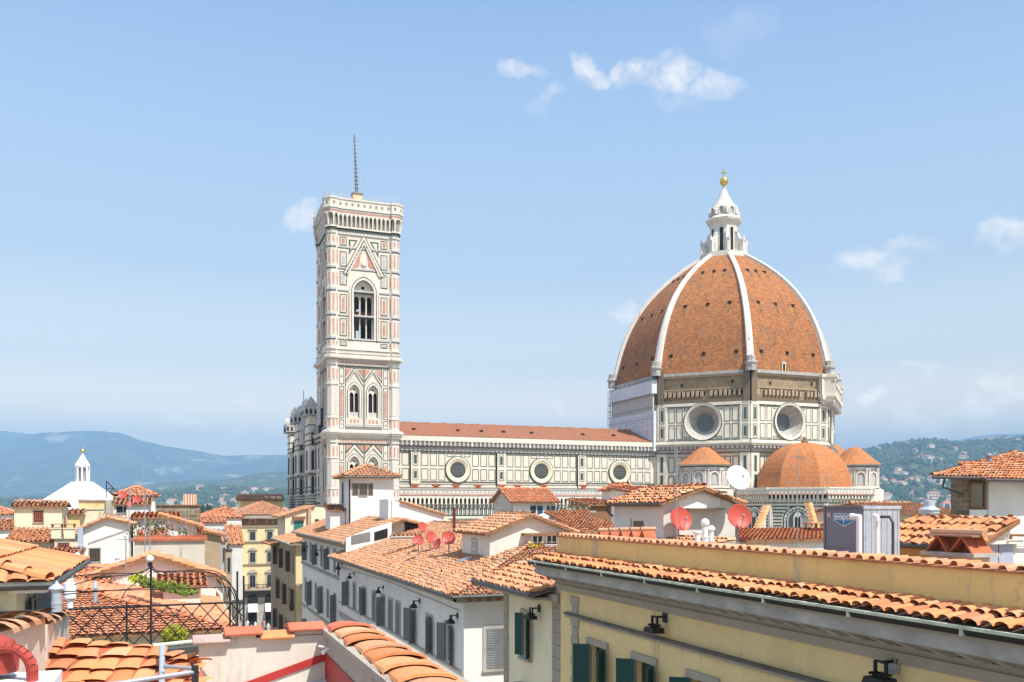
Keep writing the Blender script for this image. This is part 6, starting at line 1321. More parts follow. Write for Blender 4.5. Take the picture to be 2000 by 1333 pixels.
# ================================================================ rooftops on the right and in the middle
# terrace house with red dishes
Yh = 30.3; Xh = onY(1296, HZ, Yh).x; Xe = onY(1436, HZ, Yh).x; zh_ = onY(1296, 984, Yh).z; za_ = onY(1370, 952, Yh).z
rh = T('roof_house', 'cream rooftop house with gabled tile roof standing behind the yellow parapet', 'house', (Xh + 1.5, 32, 20)); y2 = -yA(1200, Xh)
wallmesh('gy', Xh, Xe, Yh, y2, zh_ - .04, za_ - zh_, 19).build('wall', ['pale'], rh)
roofmesh('gy', Xh, Xe, Yh, y2, zh_, za_ - zh_, 0, .3, .23, .34, .088, 6, jit=1.7).build('roof', ['tile', 'tile_dark', 'wood'], rh)
fh_ = Fr((0, Yh), (1, 0)); xr = lambda px, Y=Yh: onY(px, HZ, Y).x; zy_ = lambda y, px=1370, Y=Yh: onY(px, y, Y).z
mb = MB(); fh_.poly(mb, [(xr(1326), zy_(993)), (xr(1326), zy_(975)), (xr(1344), zy_(974)), (xr(1344), zy_(967)), (xr(1385), zy_(967)), (xr(1385), zy_(972)), (xr(1406), zy_(972)), (xr(1406), zy_(987)), (xr(1398), zy_(993))], 0, .012)
fh_.box(mb, xr(1412), xr(1427), zy_(984), zy_(976), 0, .012); mb.build('fresh_plaster', ['white'], rh)
fw_ = west(Xh); mb = MB(); fw_.box(mb, yA(1238, Xh) , yA(1257, Xh), 19, z1(1250, 1018, Xh), 0, .03, 0); mb.build('hatch', ['shutter_brown'], rh)
mb = MB(); fw_.box(mb, yA(1233, Xh) - .02, yA(1233, Xh) + .02, 19, zh_ - .6, 0, .03); mb.build('conduit', ['grey_stone'], rh)
mb = MB(); fh_.box(mb, xr(1332), xr(1403), zy_(995.5), zy_(993), 0, .5, 0); fh_.box(mb, xr(1300), xr(1460), zy_(1056), zy_(1050), .02, .06, 1); mb.build('canopy', ['shutter_brown', 'red_dark'], rh)
mb = MB(); mb.tube((Xh - .35, Yh - .4, zh_ - .03), (Xh - .35, y2, zh_ - .03), .06, 6); mb.path([(Xh - .35, y2 - .1, zh_ - .05), (Xh - .3, y2 + .15, zh_ - .3), (Xh - .05, y2 + .05, zh_ - .55)], .05, 6); mb.build('gutter', ['gutter'], rh)
dish('big red satellite dish on a pole before the cream rooftop house', onY(1328, 1015, Yh - .45), .46, 'red_dish', 2, 18, 1.1)
q = onY(1440, 935, Yh - .9); dish('white satellite dish raised on a tall pole above the pinkish one', q, .5, 'white_paint', -5, 22, 2.3)
q = onY(1443, 1010, Yh - 1.0); dish('pinkish red dish on the tall pole beneath the white dish', q, .48, 'red_dish', -12, 18, 1.2)
antenna('tall thin mast antenna in front of the corner of the cream rooftop house', onY(1322, 1060, Yh - .7), 3.6, 30, 9, .9, None)
for k, (px, yt, r, lb) in enumerate(((1362, 1042, .085, 'short white vent pipe behind the parapet, leftmost of three'), (1377, 1030, .09, 'white vent pipe with round cowl, tallest of three behind the parapet'), (1389, 1037, .075, 'white vent pipe with small cap, rightmost of three behind the parapet'))):
    b = 25.0; p = at(px, yt, b); t = T('vent_pipe', lb, 'vent pipe', (p.x, p.y, p.z - .7), 'white vent pipes behind the yellow parapet'); mb = MB(); mb.tube((p.x, p.y, p.z - .8), p, r, 12); mb.tube((p.x, p.y, p.z - .3), (p.x, p.y, p.z - .26), r * 1.2, 12); mb.build('pipe', ['white_paint'], t)
    mb = MB()
    if k == 1: mb.lathe(p, [(.04, 0)] + [(max(.01, .125 * math.sin(math.pi * i / 8)), .12 - .125 * math.cos(math.pi * i / 8)) for i in range(9)], 14)
    elif k == 2: mb.lathe(p, [(.075, 0), (.11, .02), (.11, .07), (.06, .14), (.01, .15)], 12)
    else: mb.lathe(p, [(.09, 0), (.12, .01), (.12, .05), (.01, .06)], 12)
    mb.build('cap', ['white_paint'], t)
for k in range(5):
    px = 1180 + k * 21; p = onX(px, 1053, 14.6); t = T('ridge_vent', 'tented pair of old clay tiles in the row behind the parapet', 'roof vent', p, 'row of tented clay tiles behind the parapet'); mb = MB()
    for e in (-1, 1): mb.hexa([(p.x - .2, p.y + e * .22, p.z), (p.x + .25, p.y + e * .22, p.z), (p.x + .25, p.y + e * .18, p.z), (p.x - .2, p.y + e * .18, p.z), (p.x - .2, p.y + e * .02, p.z + .3), (p.x + .25, p.y + e * .02, p.z + .3), (p.x + .25, p.y - e * .02, p.z + .28), (p.x - .2, p.y - e * .02, p.z + .28)], 0)
    mb.build('tile_pair', ['rust_pot'], t); mb = MB(); mb.tube((p.x - .25, p.y, p.z + .33), (p.x + .3, p.y, p.z + .33), .07, 8); mb.build('ridge_tile', ['tile_old'], t)
p0, p1 = onX(1166, 1054, 14.6), onX(1275, 1058, 14.6); t = T('low_wall', 'low tiled wall top carrying the tented tiles', 'wall', (14.6, (p0.y + p1.y) / 2, p0.z - 1)); mb = MB(); mb.box(14.3, 15.0, p1.y, p0.y + .3, p0.z - 1.2, p0.z - .01); mb.build('wall', ['white_warm'], t)
# orange plank ramps
for (pa, pb, w_, lb) in (((1478, 1047), (1502, 988), .13, 'leaning tiled wall top left of the small dome window'), ((1601, 1045), (1584, 983), .13, 'leaning tiled wall top left of the rooftop cooler')):
    b = 52; A, B = at(*pa, b), at(*pb, b + 3); t = T('sloping_wall', lb, 'wall', (A.x, A.y, A.z - 3)); mb = MB()
    D = (B - A); n = 9
    for k in range(n):
        a_, b_ = A + D * k / n, A + D * (k + 1.15) / n; mb.hexa([(a_.x - w_, a_.y, a_.z), (a_.x + w_, a_.y, a_.z), (a_.x + w_, a_.y + .5, a_.z), (a_.x - w_, a_.y + .5, a_.z), (b_.x - w_ * .9, b_.y, b_.z), (b_.x + w_ * .9, b_.y, b_.z), (b_.x + w_ * .9, b_.y + .5, b_.z - .03), (b_.x - w_ * .9, b_.y + .5, b_.z - .03)])
    mb.build('coping', ['plank'], t); mb = MB(); s = -.3; mb.add([(A.x, A.y + .3, A.z), (B.x, B.y + .3, B.z), (B.x, B.y + .3, A.z - 2.5), (A.x, A.y + .3, A.z - 2.5)], [(0, 1, 2, 3)]); mb.build('wall', ['old_wall'], t)
p = at(1590, 1060, 47); chimney('dark red metal chimney base beside the leaning tiled wall', (p.x, p.y, p.z), .8, .6, .7, 'red_dark', 'slab')
# low terrace wall in front of the tribune
x0, x1, Y, _, z = sb(1460, 1650, 1050, 42, 6); bld('terrace_house', 'low white terrace with tiled parapet below the small tribune dome', 's', x0, x1 + 2, Y, Y + 5, z - .1, .3, 'white_warm', 'tile', .2, z0=15, cat='house', sp=.25, row=.3, r=.09)
for px, y0_, h, b in ((1558, 1070, 4.4, 40), (1415 + 180, 1000, 1.5, 60), (1490, 1000, 1.8, 60), (1318, 960, 4.4, 58), (1540, 1000, 2.2, 61)):
    antenna({1558: 'tall lattice antenna mast in front of the small tribune dome', 1595: 'antenna right of the small tribune dome window', 1490: 'antenna left of the small tribune dome', 1318: 'branching antenna before the left exedra', 1540: 'antenna in front of the tribune gallery'}[px], at(px, y0_, b), h, 10 + px % 50, 9, .8, mast=.02)
# cooling unit with its badge
Xu = 16.5; Yb_, Ya_ = -yA(1610, Xu), -yA(1685, Xu); zt_, zb_u = z1(1685, 990, Xu), z1(1685, 1094, Xu); Xv = onY(1756, HZ, Ya_).x
hv = T('rooftop_cooler', 'boxy grey rooftop cooling unit with a blue badge and galvanised side', 'cooling unit', ((Xu + Xv) / 2, (Ya_ + Yb_) / 2, zb_u)); fu = west(Xu); fv = Fr((0, Ya_), (1, 0))
mb = MB(); mb.box(Xu, Xv, Ya_, Yb_, zb_u, zt_, 0); fu.box(mb, -Yb_ - .04, -Ya_ + .04, zt_ - .02, zt_ + .03, -.6, .05); H__ = zt_ - zb_u
fu.box(mb, -Yb_, -Ya_, zb_u + .22 * H__, zb_u + .25 * H__, 0, .02); fu.box(mb, -Yb_, -Yb_ + .05, zb_u, zt_, 0, .03); fu.box(mb, -Ya_ - .05, -Ya_, zb_u, zt_, 0, .03); fu.box(mb, -Yb_, -Ya_, zt_ - .1, zt_ - .07, 0, .02); mb.build('casing', ['hvac'], hv)
mb = MB(); fv.box(mb, Xu + .01, Xv - .01, zb_u + .06, zt_ - .03, 0, .03, 0)
for i in range(7): a = Xu + .08 + i * (Xv - Xu - .16) / 6; fv.box(mb, a - .008, a + .008, zb_u + .06, zt_ - .03, .03, .042, 0)
for i in range(4):
    for j in range(5): fv.box(mb, Xu + .14 + i * .28, Xu + .155 + i * .28, zb_u + .2 + j * .27, zb_u + .215 + j * .27, .03, .045, 1)
fv.box(mb, Xu - .02, Xv + .02, zt_ - .06, zt_ + .02, 0, .06, 0); fv.box(mb, Xu + .45, Xv + .02, zb_u - .05, zb_u + .06, 0, .05, 1); mb.build('side_panel', ['galv', 'grey_metal'], hv)
mb = MB(); A0, A1 = yA(1629, Xu), yA(1669.5, Xu); zq0, zq1 = z1(1650, 1003.5, Xu), z1(1650, 1029, Xu); c_ = (A0 + A1) / 2; hB = zq0 - zq1
bdg = [(A0, zq0), (A1, zq0), (A1, zq0 - hB * .55), (c_ + .1, zq1 + hB * .1), (c_, zq1), (c_ - .1, zq1 + hB * .1), (A0, zq0 - hB * .55)]
fu.poly(mb, bdg, .0, .012, 1); fu.poly(mb, [(c_ + (a - c_) * .92, (zq0 + zq1) / 2 + (z - (zq0 + zq1) / 2) * .9) for a, z in bdg], .0, .018, 0); fu.box(mb, c_ - .008, c_ + .008, zq1 + hB * .1, zq0 - hB * .5, .018, .024, 1); fu.box(mb, A0 + .08, A1 - .08, zq0 - hB * .5, zq0 - hB * .46, .018, .024, 1)
bd = mb.build('badge', ['logo_blue', 'logo_white'], hv)
fc = bpy.data.curves.new('lettering', 'FONT'); fc.body = 'evapco'; fc.size = .20; fc.align_x = 'CENTER'; fc.extrude = .003; fc.offset = .004; fo = bpy.data.objects.new('lettering_src', fc); C.objects.link(fo)
from mathutils import Matrix
dg = bpy.context.evaluated_depsgraph_get(); me = bpy.data.meshes.new_from_object(fo.evaluated_get(dg)); bpy.data.objects.remove(fo)
wd = max(v.co.x for v in me.vertices) - min(v.co.x for v in me.vertices); sx_ = (A1 - A0) * .84 / wd; P_ = fu.P(c_, zq0 - hB * .40, .026)
me.transform(Matrix(((0, 0, -1, 0), (-sx_, 0, 0, 0), (0, 1., 0, 0), (0, 0, 0, 1)))); me.transform(Matrix.Translation(P_ - Vector(ROOT[hv.name]))); me.materials.clear(); me.materials.append(M['logo_white']); o = bpy.data.objects.new('lettering', me); C.objects.link(o); o.parent = bd
mb = MB(); fu.box(mb, yA(1616, Xu), yA(1622, Xu), z1(1620, 1010, Xu), z1(1620, 1002, Xu), .0, .01); mb.build('sticker', ['sticker'], hv)
def pipe(name, label, pts, r, mt, cat='pipe', flare=None):
    t = T(name, label, cat, pts[0]); mb = MB(); mb.path(pts, r, 12)
    for q in pts[1:-1]: mb.lathe(q, [(.01, -r)] + [(r * math.sin(math.pi * i / 6), -r * math.cos(math.pi * i / 6)) for i in range(1, 6)] + [(.01, r)], 12)
    mb.build('tube', [mt], t, smooth=False)
    mb = MB(); d = (Vector(pts[0]) - Vector(pts[1])).normalized(); mb.tube(pts[0], Vector(pts[0]) + d * .02, r * 1.3, 12)
    d = (Vector(pts[-1]) - Vector(pts[-2])).normalized(); mb.tube(Vector(pts[-1]) - d * .05, Vector(pts[-1]) + d * .02, r * 1.15, 12); mb.build('collar', [mt], t); return t
Xp_ = 15.2; g = lambda px, y, X=Xp_: onX(px, y, X)
pipe('overflow_pipe', 'fat white elbow pipe standing before the blue badge of the cooler', [g(1678, 1100), g(1678, 1010), g(1664, 1009)], .065, 'white_paint')
pipe('overflow_pipe', 'slimmer white elbow pipe at the middle of the rooftop cooler', [g(1713, 1100), g(1713, 1009), g(1709, 1008)], .05, 'white_paint')
pipe('supply_pipe', 'black bent pipe running up the galvanised side of the cooler', [g(1744, 1100), g(1744, 1022), g(1738, 1010), g(1722, 1010)], .032, 'gutter')
# tile roof and small white house with door, far right
Xr = 19.; Yr = onX(1906, 1054, Xr).y; zr0 = onX(1760, 1062, Xr).z; Yr2 = onX(1745, 1062, Xr).y
hr2 = T('roof_house', 'low rooftop house with chunky orange tiles and pale blue door at far right', 'house', (20, 19, 20))
Xt = onY(1993, 1016, Yr).x; zt2 = onY(1993, 1014, Yr).z; yN = onX(1700, 1062, Xr).y
mb = MB(); mb.box(Xr + .35, Xt + 6, Yr + .25, yN, 18, zr0 - .02); fe = Fr((0, Yr + .25), (1, 0)); fe.poly(mb, [(Xr + .35, zr0 - .03), (Xt + 6, zr0 - .03), (Xt + 6, zt2 - .25), (Xt, zt2 - .05)], -.3, 0); mb.build('wall', ['white_warm'], hr2)
mb = MB(); mb.box(Xr + .33, Xr + .35, Yr + .3, yN, 18, zr0 - .05); mb.build('west_wall', ['ochre'], hr2)
mb = MB(); tiles(mb, [(Xr, yN, zr0), (Xr, Yr, zr0), (Xt, Yr, zt2), (Xt, yN, zt2)], .265, .42, .108, 6, 1.8, flat=.65); mb.build('roof', ['tile_new', 'tile_bed', 'wood'], hr2)
MB().tube((Xr - .06, yN, zr0 - .04), (Xr - .06, Yr, zr0 - .04), .075, 8).build('gutter', ['gutter'], hr2)
pd = lambda px, y: onY(px, y, Yr + .2); mb = MB(); fe2 = Fr((0, Yr + .25), (1, 0)); fe2.box(mb, pd(1923, 0).x, pd(1980, 0).x, 19, pd(1950, 1064).z, 0, .04, 0); fe2.box(mb, pd(1950.5, 0).x, pd(1951.5, 0).x, 19, pd(1950, 1064).z, .04, .05, 1); mb.build('door', ['hvac_door', 'gutter'], hr2) if 'hvac_door' in M else (plain('hvac_door', (.42, .46, .56), .6), mb.build('door', ['hvac_door', 'gutter'], hr2))
mb = MB(); fe2.box(mb, pd(1914, 0).x, pd(1990, 0).x, pd(1950, 1063).z, pd(1950, 1056).z, 0, .18); mb.build('lintel', ['white_warm'], hr2)
pipe('waste_pipe', 'thin brown pipe crossing the white wall at the right edge', [pd(2010, 1046) - Vector((0, .2, 0)), pd(1962, 1045) - Vector((0, .2, 0)), pd(1961, 1052) - Vector((0, .2, 0))], .035, 'wood')
xw0 = onY(1985, HZ, Yr + .9).x; t = T('garden_wall', 'plain white wall at the extreme right edge', 'wall', (xw0 + 2, Yr + 1, 18)); mb = MB(); mb.box(xw0, xw0 + 6, Yr - 1.5, Yr - 1.3, 18, onY(1990, 1075, Yr - 1.5).z); mb.build('wall', ['white'], t)
# big tented chimney
Xc_ = 16.4; p0, p1 = onX(1806, 1078, Xc_), onX(1900, 1078, Xc_); cw = p0.y - p1.y; ctr = (p0.y + p1.y) / 2; zc_ = p0.z; t = T('chimney', 'big weathered chimney with rusty tented tile cowl at right', 'chimney', (Xc_ + .3, ctr, zc_ - 1))
mb = MB(); mb.box(Xc_ + .08, Xc_ + .6, p1.y + .08, p0.y - .08, zc_ - 1.2, zc_ - .06, 0); mb.box(Xc_ - .06, Xc_ + .72, p1.y - .08, p0.y + .08, zc_ - .06, zc_ + .02, 1); mb.build('stack', ['old_wall', 'concrete'], t)
mb = MB(); s = cw / 2
for k in range(2):
    y = p1.y + s * (k + .5)
    for e in (-1, 1): mb.hexa([(Xc_, y + e * s * .48, zc_ + .02), (Xc_ + .65, y + e * s * .48, zc_ + .02), (Xc_ + .65, y + e * (s * .48 - .04), zc_ + .02), (Xc_, y + e * (s * .48 - .04), zc_ + .02), (Xc_ + .03, y + e * .02, zc_ + .4), (Xc_ + .62, y + e * .02, zc_ + .4), (Xc_ + .62, y - e * .02, zc_ + .37), (Xc_ + .03, y - e * .02, zc_ + .37)])
    mb.box(Xc_ + .3, Xc_ + .34, y - s * .3, y + s * .3, zc_ + .02, zc_ + .26)
mb.build('cowl', ['rust_pot'], t); mb = MB(); mb.tube((Xc_ + .3, p1.y - .05, zc_ + .46), (Xc_ + .3, p0.y + .05, zc_ + .46), .09, 8); mb.box(Xc_ - .02, Xc_ + .66, p1.y, p0.y, zc_ + .38, zc_ + .42); mb.build('ridge_tile', ['tile_old'], t)
# stone and white houses upper right
b_ = 46; cs_ = at(1892, 930, b_); Y = cs_.y; X_s = cs_.x; z = cs_.z; Yb2 = -yA(1857, X_s)
st_ = T('house', 'brown stone corner house with wide tiled eaves and small chimney at upper right', 'house', (X_s + 2, Y + 1, 0)); fs_ = Fr((0, Y), (1, 0)); X_w = onY(1925, HZ, Y).x; fw2 = west(X_s)
def uvbox(mb, x0, x1, y0, y1, z0, z1): 
    for f_, a0, a1 in ((Fr((0, y0), (1, 0)), x0, x1), (Fr((x0, 0), (0, -1)), -y1, -y0), (Fr((x1, 0), (0, 1)), y0, y1), (Fr((0, y1), (-1, 0)), -x1, -x0)): mb.add([f_.P(a0, z0), f_.P(a1, z0), f_.P(a1, z1), f_.P(a0, z1)], [(0, 1, 2, 3)], 0, [(a0, z0), (a1, z0), (a1, z1), (a0, z1)])
mb = MB(); uvbox(mb, X_s, X_w + 3, Y, Yb2, 8, z); mb.build('wall', ['rubble'], st_)
wa, wb_ = onY(1897, HZ, Y).x, onY(1921, HZ, Y).x; win(st_, fs_, (wa + wb_) / 2, onY(1908, 990, Y).z, wb_ - wa, onY(1908, 946, Y).z - onY(1908, 990, Y).z, 'wood', 'glass', .1, .05, True, bars=0)
cA = onY(1820, 931, Y - .9); cB = onY(2150, 0, Y - .9).x; zE = cA.z; cC = onZ(2010, 886, zE + 1.75) if False else None; yT = Y + 4.2; dx_ = 5.1
mb = MB(); zt3 = zE + .34 * 5.1; tiles(mb, [(cA.x, Y - .9, zE), (cB, Y - .9, zE), (cB, yT, zt3), (onY(1985, HZ, yT).x, yT, zt3)], .25, .37, .095, 5, 1.6); caps(mb, (cA.x, Y - .9, zE), (onY(1985, HZ, yT).x, yT, zt3), .12); mb.build('roof', ['tile', 'tile_bed', 'wood'], st_)
mb = MB(); mb.tube((cA.x, Y - .97, zE - .04), (cB, Y - .97, zE - .04), .07, 8); q = onY(1846, 934, Y - .9); mb.path([q, q + Vector((.15, .3, -.45)), (X_s - .05, Y + .3, z - .95)], .05, 6); mb.build('gutter', ['gutter'], st_)
p = onY(1932, 912, Y + 1.3); chimney('small white chimney with dark round cowl on the upper right roof', (p.x, p.y, p.z - .4), .5, .5, .5, 'white', 'pot', 'lead')
wh_ = T('house', 'tall plain white house wall under a low tile eave at the upper right edge', 'house', (X_w + 3, Y, 0)); zW = onY(1960, 938, Y - .2).z; mb = MB(); mb.box(X_w, X_w + 14, Y - .2, Y - .02, 8, zW); mb.box(X_s + .02, X_w, Y - .1, Y - .02, 8, onY(1908, 996, Y).z); mb.build('wall', ['white'], wh_)
mb = MB(); xL = onY(1912, HZ, Y - .9).x; tiles(mb, [(xL, Y - 1.2, zW), (xL + 14, Y - 1.2, zW), (xL + 14, Y + 1.2, zW + .95), (xL + .9, Y + 1.2, zW + .95)], .25, .37, .095, 5, 1.6); mb.build('roof', ['tile', 'tile_bed', 'wood'], wh_); mb = MB(); mb.tube((xL, Y - 1.27, zW - .04), (xL + 14, Y - 1.27, zW - .04), .07, 8); mb.build('gutter', ['gutter'], wh_)
p = at(1815, 1004, 42); t = T('roof_fan', 'round grey mushroom fan on the roofs before the stone house', 'roof fan', p); mb = MB(); mb.lathe(p, [(.3, -.6), (.3, 0), (.45, .02), (.45, .12)], 20); mb.build('base', ['galv'], t); mb = MB(); mb.lathe(p, [(.46, .12), (.5, .18), (.48, .22), (.3, .32), (.26, .36), (.24, .62), (.05, .66)], 20); mb.lathe(p, [(.3, .12), (.50, .19)], 20, 1); mb.build('cowl', ['galv', 'iron'], t)
x0, x1, Y, _, z = sb(1752, 1860, 1001, 60, 8); bld('house', 'grey-tiled low roof behind the chunky orange tiles', 'gx', x0, x1, Y, Y + 8, z, .6, 'cream', 'tile_old', .4, sp=.3, row=.4, r=.1)
x0, x1, Y, _, z = sb(1690, 1790, 1012, 75, 8); bld('house', 'low house with flat dark roof right of the cooler', 'flat', x0, x1, Y, Y + 8, z, 0, 'pale', 'concrete')
# middle roofs before the nave
x0, x1, Y, _, z = sb(1002, 1084, 981, 86, 6); m1 = bld('attic', 'attic house with grey side, orange roof and blue windows before the nave', 'gx', x0, x1, Y, Y + 5.4, z, 1.3, 'white_warm', 'tile_red', .45, cat='attic', sp=.3, row=.42, r=.11, seg=5)
f = Fr((0, Y), (1, 0)); 
for (pa, pb) in ((1035, 1047), (1049, 1060), (1067, 1074), (1076, 1084)): a_, b_ = onY(pa, 0, Y).x, onY(pb, 0, Y).x; win(m1, f, (a_ + b_) / 2, z - 1.5, b_ - a_, 1.15, 'white_paint', 'glass_sky' if 'glass_sky' in M else 'glass_blue', .04, .04, False, bars=0)
f = west(x0); mb = MB(); f.poly(mb, [(-Y - 5.3, 18), (-Y - .05, 18), (-Y - .05, z), (-Y - 2.7, z + 1.2), (-Y - 5.3, z)], 0, .05); mb.build('side_cladding', ['concrete'], m1)
for px, y, b, lb in ((1068, 1014, 66, 'white square parasol on the roof terrace, left of two'), (1116, 1010, 64, 'white square parasol on the roof terrace, right of two')):
    p = at(px, y, b); t = T('parasol', lb, 'parasol', (p.x, p.y, p.z - 1.8), 'white parasols on a roof terrace'); s = 1.25; q = p + Vector((0, 0, .5)); mb = MB(); c4 = [p + Vector((a, b_, 0)) for a, b_ in ((-s, -s), (s, -s), (s, s), (-s, s))]; mb.add(c4 + [q] + [c - Vector((0, 0, .2)) for c in c4], [(0, 1, 4), (1, 2, 4), (2, 3, 4), (3, 0, 4), (0, 1, 6, 5), (1, 2, 7, 6), (2, 3, 8, 7), (3, 0, 5, 8)]); mb.build('canopy', ['canvas'], t); MB().tube((p.x, p.y, p.z - 1.8), q, .04, 8).build('pole', ['grey_metal'], t)
def simple(px0, px1, y, b, dep, kind, rise, wm, rm, label, cat='house', oh=.3, z0=8, **kw):
    x0, x1, Y, Y1_, z = sb(px0, px1, y, b, dep); kw.setdefault('sp', max(.24, b * .0045)); kw.setdefault('row', kw['sp'] * 1.5); kw.setdefault('r', kw['sp'] * .38); kw.setdefault('jit', 1.5)
    return bld(cat.replace(' ', '_'), label, kind, x0, x1, Y, Y1_, z, rise, wm, rm, oh, z0=z0, cat=cat, **kw), x0, x1, Y, z
simple(1060, 1140, 1016, 62, 6, 'flat', 0, 'white_warm', 'concrete', 'white roof terrace carrying the two parasols', 'terrace')
simple(1132, 1200, 1033, 58, 5, 's', 1.1, 'white_warm', 'tile', 'orange tile roof between the parasols and the cream rooftop house')
simple(1108, 1206, 1054, 50, 5, 's', .9, 'white_warm', 'tile', 'lower orange tile roof left of the tented tiles')
simple(1152, 1196, 986, 78, 4, 's', .5, 'wood', 'tile', 'small brown brick attic under the nave gallery', 'attic')
s4, x0, x1, Y, z = simple(1203, 1244, 957, 84, 3, 'gy', .5, 'white_warm', 'tile_red', 'tiny white roof loggia with two arched openings before the nave', 'loggia')
f = Fr((0, Y), (1, 0))
for a in (.28, .72): m_ = x0 + (x1 - x0) * a; mb = MB(); f.poly(mb, arch(m_ - .4, m_ + .4, z - 1.1, z - .6, False), .0, .03); mb.build('opening', ['dark'], s4)
simple(1200, 1250, 985, 82, 5, 's', .3, 'white_warm', 'tile_red', 'pale wall beneath the tiny loggia')
simple(1243, 1300, 962, 66, 4, 's', .45, 'white_warm', 'tile_red', 'strip of red tile roof behind the cream rooftop house')
simple(1100, 1160, 1001, 74, 3, 'flat', 0, 'old_wall', 'concrete', 'planted roof terrace before the nave gallery', 'terrace')
for k, px in enumerate((1106, 1118, 1131, 1144)): p = at(px, 1001, 73); plantbox(['potted bush at the left end of the planted terrace', 'second potted bush from the left on the planted terrace', 'third potted bush from the left on the planted terrace', 'potted bush at the right end of the planted terrace'][k], (p.x, p.y, p.z), .7, ['leaf_dark', 'leaf', 'marble_cream'], .6, 60, False, 'potted bushes on the planted terrace')
simple(862, 970, 1040, 72, 8, 'flat', 0, 'old_wall', 'concrete', 'low wall between the white gable and the dormer')
simple(1180, 1470, 1070, 60, 8, 's', .5, 'white_warm', 'tile', 'broad low roof hidden behind the cream rooftop house')
simple(1460, 1900, 1066, 66, 10, 's', .5, 'pale', 'tile_old', 'broad low roofs in front of the tribune foot')
for px, y, b, h, k in ((885, 1000, 63, 1.6, 0), (1165, 955, 80, 1.8, 1), (1620, 1005, 50, 2.0, 2), (1690, 985, 40, 1.4, 3)):
    antenna(['aerial left of the dormer roof', 'aerial standing before the nave oculi', 'aerial before the tribune right of the leaning wall', 'aerial behind the rooftop cooler'][k], at(px, y + 40, b), h, 40 * k, 7, .8)
for px, y, b, h, k, lb in ((930, 1010, 60, 1.6, 20, 'aerial on the dormer roof ridge'), (1060, 975, 88, 1.5, 60, 'aerial on the attic house ridge before the nave'), (722, 905, 84, 1.8, 10, 'aerial on top of the white tower room'), (1255, 955, 40, 1.3, 70, 'aerial at the back of the cream rooftop house'), (1785, 1000, 50, 1.7, 35, 'aerial behind the chunky orange tiles'), (1960, 890, 52, 1.6, 15, 'aerial on the upper right house'), (1440, 985, 62, 1.5, 50, 'aerial right of the white dish')):
    antenna(lb, at(px, y + 12, b), h, k, 7, .7, mast=.014)
# ================================================================ rooftops on the left
plaster('house_shaded', (.42, .45, .50), (.25, .25, .26), .5, 31); tilemat('tile_lead', [(0., (.16, .17, .19)), (.5, (.22, .23, .26)), (1., (.3, .31, .33))], (.12, .12, .12), .5)  # blue-grey wall tone holds shade in its colour; the facade itself is sunlit
def S(px0, px1, y, b, dep, kind, rise, wm, rm, label, cat='house', **kw): return simple(px0, px1, y, b, dep, kind, rise, wm, rm, label, cat, **kw)
def swin(t, Y, px0, px1, y0, y1, mt='glass', fm='concrete', fw=.08, bars=0, mun='shutter_brown', **kw):
    f = Fr((0, Y), (1, 0)); a, b_ = onY(px0, HZ, Y).x, onY(px1, HZ, Y).x; z0_, z1_ = onY(px0, y1, Y).z, onY(px0, y0, Y).z
    return win(t, f, (a + b_) / 2, z0_, b_ - a, z1_ - z0_, fm, mt, fw, .05, True, bars=bars, muntin=mun, **kw)
def grille(t, Y, px0, px1, y0, y1, n=5, mt='rust_pot'):
    w_ = swin(t, Y, px0, px1, y0, y1, 'dark'); f = Fr((0, Y), (1, 0)); a, b_ = onY(px0, HZ, Y).x, onY(px1, HZ, Y).x; z0_, z1_ = onY(px0, y1, Y).z, onY(px0, y0, Y).z; mb = MB(); s = (b_ - a) / n
    for i in range(n + 1): f.box(mb, a + i * s - s * .13, a + i * s + s * .13, z0_, z1_, .02, .05)
    for j in range(n + 1): f.box(mb, a, b_, z0_ + (z1_ - z0_) * j / n - s * .12, z0_ + (z1_ - z0_) * j / n + s * .12, .022, .045)
    mb.build('grille', [mt], w_)
t, x0, x1, Y, z = S(28, 121, 989, 75, 4.5, 'gx', .35, 'cream', 'tile_old', 'cream square attic house with brick-grilled window at far left'); grille(t, Y, 66, 84, 998, 1020)
fe_ = Fr((x1, 0), (0, 1)); win(t, fe_, Y + 2, z - 2.6, .8, 1.6, 'rust_pot', 'shutter_brown', .08, .04, bars=0)
t, x0, x1, Y, z = S(17, 104, 1058, 71, 3.6, 's', .95, 'cream', 'tile_new', 'lower wing with bright orange tiles before the cream attic house'); swin(t, Y, 53, 71, 1070, 1085, 'glass', 'white_paint', .12); mb = MB(); f = Fr((0, Y), (1, 0)); f.box(mb, onY(50, 0, Y).x, onY(70, 0, Y).x, onY(60, 1070, Y).z, onY(60, 1067, Y).z, 0, .4); mb.build('canopy', ['wood'], t)
t, x0, x1, Y, z = S(106, 160, 1044, 70, 4, 'e', -.01, 'cream', 'tile_old', 'cream wall with brick-grilled window beside the orange-tiled wing'); grille(t, Y, 114, 134, 1061, 1080)
for px, y, lb in ((112, 1034, 'square cream chimney with brown cap right of the cream attic house'), (136, 1034, 'second square cream chimney, nearer the yellow parapet house'), (228, 970, 'small white chimney left of the round red roof')): p = at(px, y + 8, 68 if px < 200 else 95); chimney(lb, (p.x, p.y, p.z - .4), .75, .6, .75, 'cream', 'slab', 'wood')
t, x0, x1, Y, z = S(-40, 168, 1092, 66, 5, 's', .2, 'ochre', 'tile_dark', 'low ochre range with thin dark eave below the cream houses')
t, x0, x1, Y, z = S(40, 175, 1112, 58, 5, 'flat', 0, 'white_warm', 'concrete', 'low white wall with small opening below the ochre range'); swin(t, Y, 147, 156, 1116, 1126, 'dark')
